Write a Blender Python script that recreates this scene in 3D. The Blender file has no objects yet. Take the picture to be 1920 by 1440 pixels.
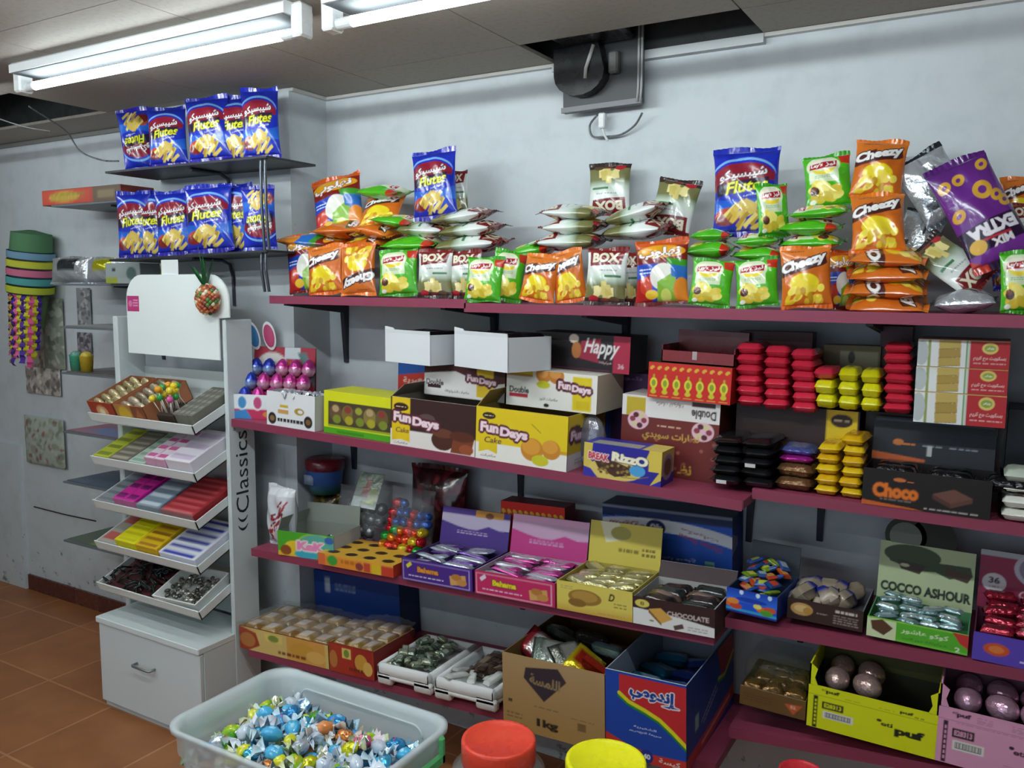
import bpy, math, random
import numpy as np
from mathutils import Matrix, Vector
random.seed(7)
S = bpy.context.scene
COL = S.collection
R_ = np.random.RandomState(11)
# ------------------------------------------------------------------ camera
F, YAW, PIT, ROL = 1573.4, math.radians(-30.45), math.radians(-6.40), math.radians(0.37)
CAM = np.array([0.0, -2.638, 1.734])
WD = np.array([math.sin(YAW)*math.cos(PIT), math.cos(YAW)*math.cos(PIT), math.sin(PIT)])
RT = np.array([math.cos(YAW), -math.sin(YAW), 0.0])
UP = np.cross(RT, WD)
RT, UP = math.cos(ROL)*RT+math.sin(ROL)*UP, -math.sin(ROL)*RT+math.cos(ROL)*UP
cd = bpy.data.cameras.new('camera'); cam = bpy.data.objects.new('camera', cd); COL.objects.link(cam)
cd.sensor_width = 36; cd.lens = F/1920*36; cd.clip_start = .02
cam.matrix_world = Matrix(((RT[0], UP[0], -WD[0], CAM[0]), (RT[1], UP[1], -WD[1], CAM[1]), (RT[2], UP[2], -WD[2], CAM[2]), (0, 0, 0, 1)))
S.camera = cam
# ------------------------------------------------------------------ world, daylight, exposure
w = bpy.data.worlds.new('world'); S.world = w; w.use_nodes = True
w.node_tree.nodes['Background'].inputs[0].default_value = (.62, .78, .95, 1)
w.node_tree.nodes['Background'].inputs[1].default_value = .25
ad = bpy.data.lights.new('shopfront_daylight', 'AREA'); ad.shape = 'RECTANGLE'; ad.size = 3.2; ad.size_y = 1.9
ad.energy = 3; ad.color = (.80, .92, 1.0)
ao = bpy.data.objects.new('shopfront_daylight', ad); COL.objects.link(ao); ao.location = (-.8, -4.25, 1.45); ao.rotation_euler = (math.radians(90), 0, 0)
TUBE_POWER = 8.5
vs = S.view_settings
S.display_settings.display_device = 'sRGB'
vs.view_transform = 'Standard'; vs.look = 'None'; vs.gamma = 1; vs.use_curve_mapping = False
vs.exposure = 1.52
S.cycles.use_denoising = True
S.cycles.max_bounces = 8; S.cycles.transparent_max_bounces = 16
S.cycles.caustics_reflective = False; S.cycles.caustics_refractive = False
S.cycles.sample_clamp_indirect = 4

# ------------------------------------------------------------------ measuring helpers
def ray(px, py): return WD*F+RT*(px-960)+UP*(720-py)
def atY(px, py, Y): d = ray(px, py); return CAM+d*((Y-CAM[1])/d[1])
def atZ(px, py, Z): d = ray(px, py); return CAM+d*((Z-CAM[2])/d[2])
def atX(px, py, X): d = ray(px, py); return CAM+d*((X-CAM[0])/d[0])
def pj(P):
    d = np.asarray(P, float)-CAM; z = d@WD
    return np.array([960+F*(d@RT)/z, 720-F*(d@UP)/z])
def ppm(P, ax):                                    # pixels per metre at P along a direction
    return np.linalg.norm(pj(P+ax*.01)-pj(P-ax*.01))/.02

def lin(c):
    if isinstance(c, str):
        c = c.lstrip('#'); c = [int(c[i:i+2], 16)/255 for i in (0, 2, 4)]
    c = np.asarray(c, float)
    return np.where(c <= .04045, c/12.92, ((c+.055)/1.055)**2.4)

# ------------------------------------------------------------------ materials (all node based)
def newmat(name):
    m = bpy.data.materials.new(name); m.use_nodes = True
    return m, m.node_tree.nodes, m.node_tree.links, m.node_tree.nodes['Principled BSDF']
def printed(name, rough, metal=0., bump=0., bscale=60., coat=0., spec=.5, alpha=1., trans=0., rvar=.08, detail=2., sheen=0):
    m, N, L, b = newmat(name)
    a = N.new('ShaderNodeAttribute'); a.attribute_name = 'Col'
    t = N.new('ShaderNodeTexCoord'); n = N.new('ShaderNodeTexNoise'); n.inputs['Scale'].default_value = bscale; n.inputs['Detail'].default_value = detail
    L.new(t.outputs['Object'], n.inputs['Vector'])
    L.new(a.outputs['Color'], b.inputs['Base Color'])
    r = N.new('ShaderNodeMapRange'); r.inputs['To Min'].default_value = max(rough-rvar, .02); r.inputs['To Max'].default_value = rough+rvar
    L.new(n.outputs['Fac'], r.inputs['Value']); L.new(r.outputs['Result'], b.inputs['Roughness'])
    b.inputs['Metallic'].default_value = metal; b.inputs['Specular IOR Level'].default_value = spec
    if coat: b.inputs['Coat Weight'].default_value = coat; b.inputs['Coat Roughness'].default_value = .08
    if bump:
        bp = N.new('ShaderNodeBump'); bp.inputs['Strength'].default_value = bump; bp.inputs['Distance'].default_value = .004
        L.new(n.outputs['Fac'], bp.inputs['Height']); L.new(bp.outputs['Normal'], b.inputs['Normal'])
    if alpha < 1: b.inputs['Alpha'].default_value = alpha
    if trans: b.inputs['Transmission Weight'].default_value = trans
    return m
CARD = printed('printed_card', .46, bump=.03, bscale=180, spec=.4)
FILM = printed('printed_film', .2, bump=.25, bscale=45, spec=.6, coat=.3)
FOIL = printed('crinkled_foil', .2, metal=.55, bump=.8, bscale=70, spec=.7)
GLOSS = printed('glossy_plastic', .28, bscale=30, spec=.5)
MATTE = printed('matte_surface', .75, bump=.1, bscale=250, spec=.25)
METAL = printed('bare_metal', .35, metal=.8, bscale=90)
PAINT = printed('painted_metal', .42, bump=.05, bscale=130, spec=.4)
CLEAR = printed('clear_film', .12, bump=.9, bscale=55, spec=1., alpha=.13)
TUB = printed('frosted_plastic', .32, bump=.03, bscale=25, spec=.5, alpha=.55)
GLASS = printed('clear_jar_plastic', .06, spec=.7, alpha=.18)

# ------------------------------------------------------------------ mesh builder
class MB:
    def __init__(s): s.v = []; s.f = []; s.c = []; s.n = 0
    def add(s, v, f, c):
        v = np.asarray(v, float).reshape(-1, 3)
        c = lin(c) if isinstance(c, str) else np.asarray(c, float)
        if c.ndim == 1: c = np.tile(c, (len(v), 1))
        s.v.append(v); s.c.append(c)
        if isinstance(f, np.ndarray): s.f.append(f+s.n)
        else:
            by = {}
            for q in f: by.setdefault(len(q), []).append(q)
            for k in by: s.f.append(np.array(by[k], int)+s.n)
        s.n += len(v); return s
    def sheet(s, o, du, dv, img):                       # img row 0 = bottom
        img = np.asarray(img) if not isinstance(img, str) else np.tile(lin(img), (2, 2, 1))
        if img.ndim == 1: img = np.tile(img, (2, 2, 1))
        h, w = img.shape[:2]
        U, Vv = np.meshgrid(np.linspace(0, 1, w), np.linspace(0, 1, h))
        o, du, dv = map(lambda q: np.asarray(q, float), (o, du, dv))
        P = o+U[..., None]*du+Vv[..., None]*dv
        return s.add(P.reshape(-1, 3), gridf(w, h), img.reshape(-1, 3))
    def box(s, lo, hi, c):
        (a, b, d), (x, y, z) = lo, hi
        v = [(a, b, d), (x, b, d), (x, y, d), (a, y, d), (a, b, z), (x, b, z), (x, y, z), (a, y, z)]
        return s.add(v, np.array([(0, 3, 2, 1), (4, 5, 6, 7), (0, 1, 5, 4), (1, 2, 6, 5), (2, 3, 7, 6), (3, 0, 4, 7)]), c)
    def bbox(s, lo, hi, c, r=.004):                      # bevelled box
        lo, hi = np.array(lo, float), np.array(hi, float); r = min(r, .45*(hi-lo).min())
        bm_v = []; idx = {}
        for k in range(8):
            cs = np.array([(k >> i) & 1 for i in range(3)])
            for a in range(3):
                p = np.where(cs, hi-r, lo+r); p[a] = hi[a] if cs[a] else lo[a]
                idx[(k, a)] = len(bm_v); bm_v.append(p)
        f = []
        for a in range(3):
            b, d = (a+1) % 3, (a+2) % 3
            for sgn in (0, 1):
                ks = [(sgn << a) | (i << b) | (j << d) for i, j in ((0, 0), (1, 0), (1, 1), (0, 1))]
                q = [idx[(k, a)] for k in ks]; f.append(q if sgn else q[::-1])
            for i in (0, 1):
                for j in (0, 1):
                    k0 = (i << b) | (j << d); k1 = k0 | (1 << a)
                    q = [idx[(k0, b)], idx[(k1, b)], idx[(k1, d)], idx[(k0, d)]]
                    f.append(q if (i ^ j) else q[::-1])
        for k in range(8):
            q = [idx[(k, 0)], idx[(k, 1)], idx[(k, 2)]]
            par = bin(k).count('1') % 2
            f.append(q if par else q[::-1])
        return s.add(bm_v, f, c)
    def tube(s, pts, r, c, n=8, cap=True):
        pts = np.asarray(pts, float); m = len(pts)
        r = np.full(m, r) if np.isscalar(r) else np.asarray(r)
        T = np.gradient(pts, axis=0); T /= np.linalg.norm(T, axis=1)[:, None]+1e-9
        ref = np.array([0, 0, 1.]) if abs(T[0][2]) < .9 else np.array([1., 0, 0])
        V = []; a = np.linspace(0, 2*np.pi, n, endpoint=False); N0 = None
        for i in range(m):
            N0 = (ref if N0 is None else N0); N0 = N0-T[i]*(N0@T[i]); N0 /= np.linalg.norm(N0)+1e-9
            B = np.cross(T[i], N0); V.append(pts[i]+r[i]*(np.cos(a)[:, None]*N0+np.sin(a)[:, None]*B))
        f = [(i*n+j, i*n+(j+1) % n, (i+1)*n+(j+1) % n, (i+1)*n+j) for i in range(m-1) for j in range(n)]
        if cap: f += [tuple(range(n))[::-1], tuple((m-1)*n+j for j in range(n))]
        return s.add(np.concatenate(V), f, c)
    def lathe(s, prof, c, n=32, at=(0, 0, 0)):           # prof: (r, z) bottom to top; c one colour or one per ring
        prof = np.asarray(prof, float); m = len(prof); a = np.linspace(0, 2*np.pi, n, endpoint=False)
        V = np.concatenate([np.stack([r*np.cos(a), r*np.sin(a), np.full(n, z)], 1) for r, z in prof])+np.asarray(at)
        f = np.array([(i*n+j, i*n+(j+1) % n, (i+1)*n+(j+1) % n, (i+1)*n+j) for i in range(m-1) for j in range(n)])
        cc = c
        if isinstance(c, list): cc = np.repeat(np.array([lin(q) for q in c]), n, axis=0)
        return s.add(V, f, cc)
    def ell(s, at, r, c, n=12, m=8, rot=None):
        th = np.linspace(0, np.pi, m+1); a = np.linspace(0, 2*np.pi, n, endpoint=False)
        V = np.concatenate([np.stack([np.sin(t)*np.cos(a), np.sin(t)*np.sin(a), np.full(n, -np.cos(t))], 1) for t in th])*np.asarray(r, float)
        if rot is not None: V = V@np.asarray(rot).T
        f = np.array([(i*n+j, i*n+(j+1) % n, (i+1)*n+(j+1) % n, (i+1)*n+j) for i in range(m) for j in range(n)])
        return s.add(V+np.asarray(at), f, c)
    def prism(s, poly, z0, z1, c, ax=2):                 # polygon extruded along axis ax
        n = len(poly); P = np.asarray(poly, float)
        def mk(z):
            q = np.zeros((n, 3)); o = [i for i in range(3) if i != ax]; q[:, o[0]] = P[:, 0]; q[:, o[1]] = P[:, 1]; q[:, ax] = z; return q
        f = [tuple(range(n))[::-1], tuple(range(n, 2*n))]+[(i, (i+1) % n, n+(i+1) % n, n+i) for i in range(n)]
        if ax == 1: f = [q[::-1] for q in f]
        return s.add(np.concatenate([mk(z0), mk(z1)]), f, c)
    def mesh(s, name, mat, smooth=False):
        me = bpy.data.meshes.new(name); V = np.concatenate(s.v); Cc = np.concatenate(s.c)
        loops = np.concatenate([q.ravel() for q in s.f]); tot = np.concatenate([np.full(len(q), q.shape[1]) for q in s.f])
        st = np.concatenate([[0], np.cumsum(tot)[:-1]])
        me.vertices.add(len(V)); me.vertices.foreach_set('co', V.astype(np.float32).ravel())
        me.loops.add(len(loops)); me.loops.foreach_set('vertex_index', loops.astype(np.int32))
        me.polygons.add(len(tot)); me.polygons.foreach_set('loop_start', st.astype(np.int32))
        try: me.polygons.foreach_set('loop_total', tot.astype(np.int32))
        except Exception: pass
        me.polygons.foreach_set('use_smooth', np.full(len(tot), bool(smooth)))
        ca = me.color_attributes.new('Col', 'FLOAT_COLOR', 'POINT')
        ca.data.foreach_set('color', np.concatenate([Cc, np.ones((len(Cc), 1))], 1).astype(np.float32).ravel())
        me.update(calc_edges=True); me.validate(); me.materials.append(mat)
        return me
    def obj(s, name, mat, parent=None, smooth=False):
        return put(s.mesh(name, mat, smooth), name, parent)
def gridf(w, h):
    i = np.arange(w*h).reshape(h, w)
    return np.stack([i[:-1, :-1], i[:-1, 1:], i[1:, 1:], i[1:, :-1]], -1).reshape(-1, 4)
def put(me, name, parent=None):
    o = bpy.data.objects.new(name, me); COL.objects.link(o)
    if parent is not None: o.parent = parent
    return o
def tag(o, label, cat, group=None, kind=None):
    if label: o['label'] = label
    if cat: o['category'] = cat
    if group: o['group'] = group
    if kind: o['kind'] = kind
    return o
def thing(name, label, cat, loc=(0, 0, 0), rot=None, group=None):
    o = bpy.data.objects.new(name, None); COL.objects.link(o); o.empty_display_size = .02
    pose(o, loc, rot); return tag(o, label, cat, group)
def pose(o, loc, rot=None, scale=(1, 1, 1)):
    M = np.eye(3) if rot is None else np.asarray(rot)
    M = M@np.diag(scale)
    o.matrix_world = Matrix([[*M[0], loc[0]], [*M[1], loc[1]], [*M[2], loc[2]], [0, 0, 0, 1]])
    return o
def struct(o): o['kind'] = 'structure'; return o
def rx(a): c, s = math.cos(a), math.sin(a); return np.array([[1, 0, 0], [0, c, -s], [0, s, c]])
def ry(a): c, s = math.cos(a), math.sin(a); return np.array([[c, 0, s], [0, 1, 0], [-s, 0, c]])
def rz(a): c, s = math.cos(a), math.sin(a); return np.array([[c, -s, 0], [s, c, 0], [0, 0, 1]])

# ------------------------------------------------------------------ printing: artwork rastered onto mesh vertices
_tc = {}
_AR = {'ا': 'FE8D FE8E', 'ب': 'FE8F FE90 FE91 FE92', 'ت': 'FE95 FE96 FE97 FE98', 'ة': 'FE93 FE94', 'ج': 'FE9D FE9E FE9F FEA0', 'د': 'FEA9 FEAA', 'ر': 'FEAD FEAE', 'ز': 'FEAF FEB0',
 'س': 'FEB1 FEB2 FEB3 FEB4', 'ش': 'FEB5 FEB6 FEB7 FEB8', 'ظ': 'FEC5 FEC6 FEC7 FEC8', 'ع': 'FEC9 FECA FECB FECC', 'ف': 'FED1 FED2 FED3 FED4', 'ق': 'FED5 FED6 FED7 FED8', 'ك': 'FED9 FEDA FEDB FEDC', 'ل': 'FEDD FEDE FEDF FEE0',
 'م': 'FEE1 FEE2 FEE3 FEE4', 'ن': 'FEE5 FEE6 FEE7 FEE8', 'ه': 'FEE9 FEEA FEEB FEEC', 'و': 'FEED FEEE', 'ي': 'FEF1 FEF2 FEF3 FEF4', 'إ': 'FE87 FE88', 'ح': 'FEA1 FEA2 FEA3 FEA4', 'ص': 'FEB9 FEBA FEBB FEBC', 'ط': 'FEC1 FEC2 FEC3 FEC4'}
def arab(s):
    if not any(ch in _AR for ch in s): return s
    out = []
    for wd in s.split(' '):
        r = ''
        for i, ch in enumerate(wd):
            if ch not in _AR: r += ch; continue
            fm = _AR[ch].split(); pv = i > 0 and wd[i-1] in _AR and len(_AR[wd[i-1]].split()) == 4; nx = i < len(wd)-1 and wd[i+1] in _AR and len(fm) == 4
            r += chr(int(fm[(3 if nx else 1) if pv else (2 if nx else 0)], 16))
        out.append(r[::-1])
    return ' '.join(out[::-1])
def texttris(s, bold=0., shear=0.):
    k = (s, bold, shear)
    if k not in _tc:
        cu = bpy.data.curves.new('lettering', 'FONT'); cu.body = s; cu.size = 1; cu.offset = bold; cu.shear = shear; cu.resolution_u = 3
        ob = bpy.data.objects.new('lettering', cu); COL.objects.link(ob)
        dg = bpy.context.evaluated_depsgraph_get(); me = bpy.data.meshes.new_from_object(ob.evaluated_get(dg)); me.calc_loop_triangles()
        V = np.array([v.co[:2] for v in me.vertices]).reshape(-1, 2); T = np.array([t.vertices[:] for t in me.loop_triangles], int).reshape(-1, 3)
        bpy.data.objects.remove(ob); bpy.data.curves.remove(cu); bpy.data.meshes.remove(me)
        lo, hi = V.min(0), V.max(0); _tc[k] = ((V-(lo+hi)/2)/(hi-lo), T)
    return _tc[k]
class Art:
    SS = 3
    def __init__(s, w, h, bg, nx=None, ppmm=None):       # w,h metres (aspect), nx columns of vertices
        s.a = w/h; s.nx = nx or 80; s.ny = max(4, int(round(s.nx/s.a))); s.W, s.H = s.nx*s.SS, s.ny*s.SS
        s.X, s.Y = np.meshgrid((np.arange(s.W)+.5)/s.W, (np.arange(s.H)+.5)/s.H)
        s.p = np.tile(lin(bg), (s.H, s.W, 1))
    def put(s, m, c): s.p[m] = lin(c); return s
    def rect(s, x0, y0, x1, y1, c): return s.put((s.X >= x0) & (s.X <= x1) & (s.Y >= y0) & (s.Y <= y1), c)
    def ell(s, cx, cy, rx_, ry_, c, rot=0):
        dx, dy = (s.X-cx)*s.a, s.Y-cy; t = math.radians(rot); u, v = dx*math.cos(t)+dy*math.sin(t), -dx*math.sin(t)+dy*math.cos(t)
        return s.put((u/(rx_*s.a))**2+(v/ry_)**2 <= 1, c)
    def poly(s, P, c):
        P = np.asarray(P, float); m = np.zeros(s.X.shape, bool); n = len(P)
        for i in range(n):
            (x0, y0), (x1, y1) = P[i], P[(i+1) % n]
            if y0 == y1: continue
            m ^= ((s.Y > min(y0, y1)) & (s.Y <= max(y0, y1)) & (s.X < x0+(s.Y-y0)*(x1-x0)/(y1-y0)))
        return s.put(m, c)
    def bar(s, cx, cy, w, h, c, rot=0):
        dx, dy = (s.X-cx)*s.a, s.Y-cy; t = math.radians(rot); u, v = dx*math.cos(t)+dy*math.sin(t), -dx*math.sin(t)+dy*math.cos(t)
        return s.put((abs(u) <= w*s.a/2) & (abs(v) <= h/2), c)
    def line(s, P, wd, c):
        for (x0, y0), (x1, y1) in zip(P[:-1], P[1:]):
            ax, ay = (x1-x0)*s.a, y1-y0; L2 = ax*ax+ay*ay+1e-12
            dx, dy = (s.X-x0)*s.a, s.Y-y0; t = np.clip((dx*ax+dy*ay)/L2, 0, 1)
            s.put((dx-t*ax)**2+(dy-t*ay)**2 <= wd*wd/4, c)
        return s
    def mask(s, txt, cx, cy, w, h, rot=0, bold=.015, shear=0., flip=False):
        V, T = texttris(arab(txt), bold, shear); t = math.radians(rot)
        x, y = V[:, 0]*w*s.a, V[:, 1]*h
        if flip: x, y = -x, -y
        u, v = x*math.cos(t)-y*math.sin(t), x*math.sin(t)+y*math.cos(t)
        P = np.stack([(cx+u/s.a)*s.W-.5, (cy+v)*s.H-.5], 1); m = np.zeros((s.H, s.W), bool)
        for a, b, c in P[T]:
            x0, x1 = int(max(0, math.floor(min(a[0], b[0], c[0])))), int(min(s.W-1, math.ceil(max(a[0], b[0], c[0]))))
            y0, y1 = int(max(0, math.floor(min(a[1], b[1], c[1])))), int(min(s.H-1, math.ceil(max(a[1], b[1], c[1]))))
            if x1 < x0 or y1 < y0: continue
            gx, gy = np.meshgrid(np.arange(x0, x1+1), np.arange(y0, y1+1))
            d = (b[0]-a[0])*(c[1]-a[1])-(c[0]-a[0])*(b[1]-a[1])
            if abs(d) < 1e-9: continue
            l1 = ((b[0]-gx)*(c[1]-gy)-(c[0]-gx)*(b[1]-gy))/d; l2 = ((c[0]-gx)*(a[1]-gy)-(a[0]-gx)*(c[1]-gy))/d
            m[y0:y1+1, x0:x1+1] |= (l1 >= -.02) & (l2 >= -.02) & (1-l1-l2 >= -.02)
        return m
    def text(s, txt, cx, cy, w, h, c, rot=0, out=None, ow=1, bold=.015, shear=0., flip=False):
        m = s.mask(txt, cx, cy, w, h, rot, bold, shear, flip)
        if out:
            k = m.copy()
            for _ in range(int(ow*s.SS)):
                q = k.copy(); q[1:] |= k[:-1]; q[:-1] |= k[1:]; q[:, 1:] |= k[:, :-1]; q[:, :-1] |= k[:, 1:]; k = q
            s.put(k, out)
        return s.put(m, c)
    def grad(s, x0, y0, x1, y1, c0, c1):                 # printed two-tone blend, bottom to top
        m = (s.X >= x0) & (s.X <= x1) & (s.Y >= y0) & (s.Y <= y1); t = ((s.Y-y0)/(y1-y0))[m][:, None]
        s.p[m] = lin(c0)*(1-t)+lin(c1)*t; return s
    def lines(s, x0, y0, x1, y1, n, c, th=.4):           # small print
        for i in range(n):
            y = y1-(i+.5)*(y1-y0)/n; hh = th*(y1-y0)/n/2; x = x0
            rr = random.Random(int(x0*999+i*31))
            while x < x1:
                q = min(x1, x+rr.uniform(.02, .07)); s.rect(x, y-hh, q, y+hh, c); x = q+rr.uniform(.008, .02)
        return s
    def img(s, flip=False):
        q = s.p.reshape(s.ny, s.SS, s.nx, s.SS, 3).mean((1, 3))
        return q[::-1, ::-1] if flip else q
# ================================================================== the room
SKX = atY(57, 1100, 0)[0]
XL, XR, YB, H = -5.4, 1.7, -4.4, 2.5
def wallmat(name, base, dirt, dscale, low=None):
    m, N, L, b = newmat(name)
    t = N.new('ShaderNodeTexCoord'); n = N.new('ShaderNodeTexNoise'); n.inputs['Scale'].default_value = dscale; n.inputs['Detail'].default_value = 6; n.inputs['Roughness'].default_value = .62
    L.new(t.outputs['Object'], n.inputs['Vector'])
    r = N.new('ShaderNodeValToRGB'); r.color_ramp.elements[0].position = .30; r.color_ramp.elements[0].color = (*lin(dirt), 1); r.color_ramp.elements[1].position = .52; r.color_ramp.elements[1].color = (*lin(base), 1)
    L.new(n.outputs['Fac'], r.inputs['Fac']); out = r.outputs['Color']
    if low:                                              # scuffs and stains along the foot of the wall
        sx = N.new('ShaderNodeSeparateXYZ'); L.new(t.outputs['Object'], sx.inputs[0])
        n2 = N.new('ShaderNodeTexNoise'); n2.inputs['Scale'].default_value = 17; n2.inputs['Detail'].default_value = 8; n2.inputs['Roughness'].default_value = .7
        L.new(t.outputs['Object'], n2.inputs['Vector'])
        mr = N.new('ShaderNodeMapRange'); mr.inputs['From Min'].default_value = .75; mr.inputs['From Max'].default_value = .1; mr.inputs['To Min'].default_value = 0; mr.inputs['To Max'].default_value = .13
        L.new(sx.outputs['Z'], mr.inputs['Value'])
        ad_ = N.new('ShaderNodeMath'); ad_.operation = 'ADD'; L.new(n2.outputs['Fac'], ad_.inputs[0]); L.new(mr.outputs['Result'], ad_.inputs[1])
        st = N.new('ShaderNodeMapRange'); st.inputs['From Min'].default_value = .70; st.inputs['From Max'].default_value = .78
        L.new(ad_.outputs[0], st.inputs['Value'])
        mx = N.new('ShaderNodeMix'); mx.data_type = 'RGBA'; L.new(st.outputs['Result'], mx.inputs['Factor']); L.new(out, mx.inputs['A']); mx.inputs['B'].default_value = (*lin(low), 1); out = mx.outputs['Result']
    L.new(out, b.inputs['Base Color']); b.inputs['Roughness'].default_value = .6; b.inputs['Specular IOR Level'].default_value = .3
    bp = N.new('ShaderNodeBump'); bp.inputs['Strength'].default_value = .12; bp.inputs['Distance'].default_value = .003; L.new(n.outputs['Fac'], bp.inputs['Height']); L.new(bp.outputs['Normal'], b.inputs['Normal'])
    return m
WALL = wallmat('white_plaster', '#c5cdd1', '#bbc4c8', 9, '#5e6a6a')
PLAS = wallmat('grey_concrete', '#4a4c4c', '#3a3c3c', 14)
CEIL = wallmat('ceiling_board', '#9b958c', '#8f8a82', 60)
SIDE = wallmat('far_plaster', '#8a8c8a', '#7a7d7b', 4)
def floormat():
    m, N, L, b = newmat('terracotta_tile')
    t = N.new('ShaderNodeTexCoord'); mp = N.new('ShaderNodeMapping'); mp.inputs['Location'].default_value = (3.113+.0, .184, 0)
    L.new(t.outputs['Object'], mp.inputs['Vector'])
    k = N.new('ShaderNodeTexBrick'); k.offset = 0; k.squash = 1
    for a, v in (('Scale', 1), ('Mortar Size', .0055), ('Mortar Smooth', .2), ('Brick Width', .45), ('Row Height', .43), ('Bias', 0)): k.inputs[a].default_value = v
    k.inputs['Color1'].default_value = (*lin('#a8764f'), 1); k.inputs['Color2'].default_value = (*lin('#9c6e4a'), 1); k.inputs['Mortar'].default_value = (*lin('#b58c6a'), 1)
    L.new(mp.outputs['Vector'], k.inputs['Vector'])
    n = N.new('ShaderNodeTexNoise'); n.inputs['Scale'].default_value = 6; n.inputs['Detail'].default_value = 7; L.new(t.outputs['Object'], n.inputs['Vector'])
    r = N.new('ShaderNodeValToRGB'); r.color_ramp.elements[0].color = (*lin('#8f6a48'), 1); r.color_ramp.elements[0].position = .35; r.color_ramp.elements[1].color = (*lin('#c8a880'), 1); r.color_ramp.elements[1].position = .7
    L.new(n.outputs['Fac'], r.inputs['Fac'])
    mx = N.new('ShaderNodeMix'); mx.data_type = 'RGBA'; mx.blend_type = 'SOFT_LIGHT'; mx.inputs['Factor'].default_value = .55; L.new(k.outputs['Color'], mx.inputs['A']); L.new(r.outputs['Color'], mx.inputs['B'])
    L.new(mx.outputs['Result'], b.inputs['Base Color']); b.inputs['Roughness'].default_value = .42; b.inputs['Specular IOR Level'].default_value = .35
    bp = N.new('ShaderNodeBump'); bp.inputs['Strength'].default_value = .3; bp.inputs['Distance'].default_value = .004; L.new(k.outputs['Fac'], bp.inputs['Height']); bp.invert = True; L.new(bp.outputs['Normal'], b.inputs['Normal'])
    return m
W0 = '#d8d8d8'
struct(MB().box((XL, YB, -.1), (XR, .12, 0), W0).obj('floor', floormat()))
struct(MB().box((XL, 0, 0), (XR, .12, 2.5), W0).obj('wall_back', WALL))
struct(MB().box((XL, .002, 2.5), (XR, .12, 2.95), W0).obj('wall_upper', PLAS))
struct(MB().box((XL-.12, YB, 0), (XL, .12, 2.95), W0).obj('wall_left', SIDE))
struct(MB().box((XR, YB, 0), (XR+.12, .12, 2.95), W0).obj('wall_right', SIDE))
fr = MB(); fr.box((XL, YB-.12, 0), (-2.6, YB, 2.95), W0); fr.box((1.0, YB-.12, 0), (XR, YB, 2.95), W0); fr.box((-2.6, YB-.12, 2.5), (1.0, YB, 2.95), W0); fr.box((-2.6, YB-.12, 0), (1.0, YB, .4), W0)
struct(fr.obj('wall_front', SIDE))
PX0, PX1, PY = -3.206, -2.434, -.206
struct(MB().box((PX0, PY, 0), (PX1, .01, 2.5), W0).obj('wall_pillar', WALL))
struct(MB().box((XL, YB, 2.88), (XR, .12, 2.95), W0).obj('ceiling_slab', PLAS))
# suspended boards with two open holes
cb = MB(); xs = [XR, .02, -.68, -1.38, -2.08, -2.78, -3.48, -4.18, -4.88, XL]; g = .002
for i in range(len(xs)-1):
    x1, x0 = xs[i]-g, xs[i+1]+g
    rows = [(-.02, -.262), (-.262, -1.15), (-1.15, -2.3), (-2.3, -3.4), (-3.4, YB)]
    if abs(xs[i]+.68) < .01: rows = rows[1:]
    if abs(xs[i]+3.48) < .01: rows[1] = (-.68, -1.15)
    if abs(xs[i]+4.18) < .01: rows[1] = (-.62, -1.15)
    for a, b_ in rows: cb.box((x0, b_+g, 2.5), (x1, a-g, 2.512), W0)
struct(cb.obj('ceiling', CEIL))
TR = printed('angle_paint', .5)
t = MB(); t.box((PX1, -.022, 2.488), (-.0+XR, 0, 2.499), '#c9c9c4'); t.box((PX1, PY, 2.488), (PX1+.022, -.022, 2.499), '#c9c9c4'); t.box((XL, -.022, 2.482), (PX0, 0, 2.499), '#8b8d8a')
t.box((-1.385, -.03, 2.47), (-.675, -.0005, 2.497), '#b9bfc0')
struct(t.obj('trim_1', TR))
sk = MB(); x = SKX
for wd_ in (.22, .235, .2, .25, .25, .25, .25): sk.box((x+.003, -.012, 0), (x+wd_-.003, 0, .088), ['#5e342e', '#5a312c', '#65382f'][int(wd_*1000) % 3]); x += wd_
sk.box((SKX, -.009, 0), (x, 0, .086), '#a58c80')
struct(sk.obj('baseboard_back', GLOSS))
# plaster patch that runs down to the floor left of the tile skirting
struct(MB().box((XL, -.02, 0), (SKX-.01, 0, .84), W0).obj('wall_patch', WALL))

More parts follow.
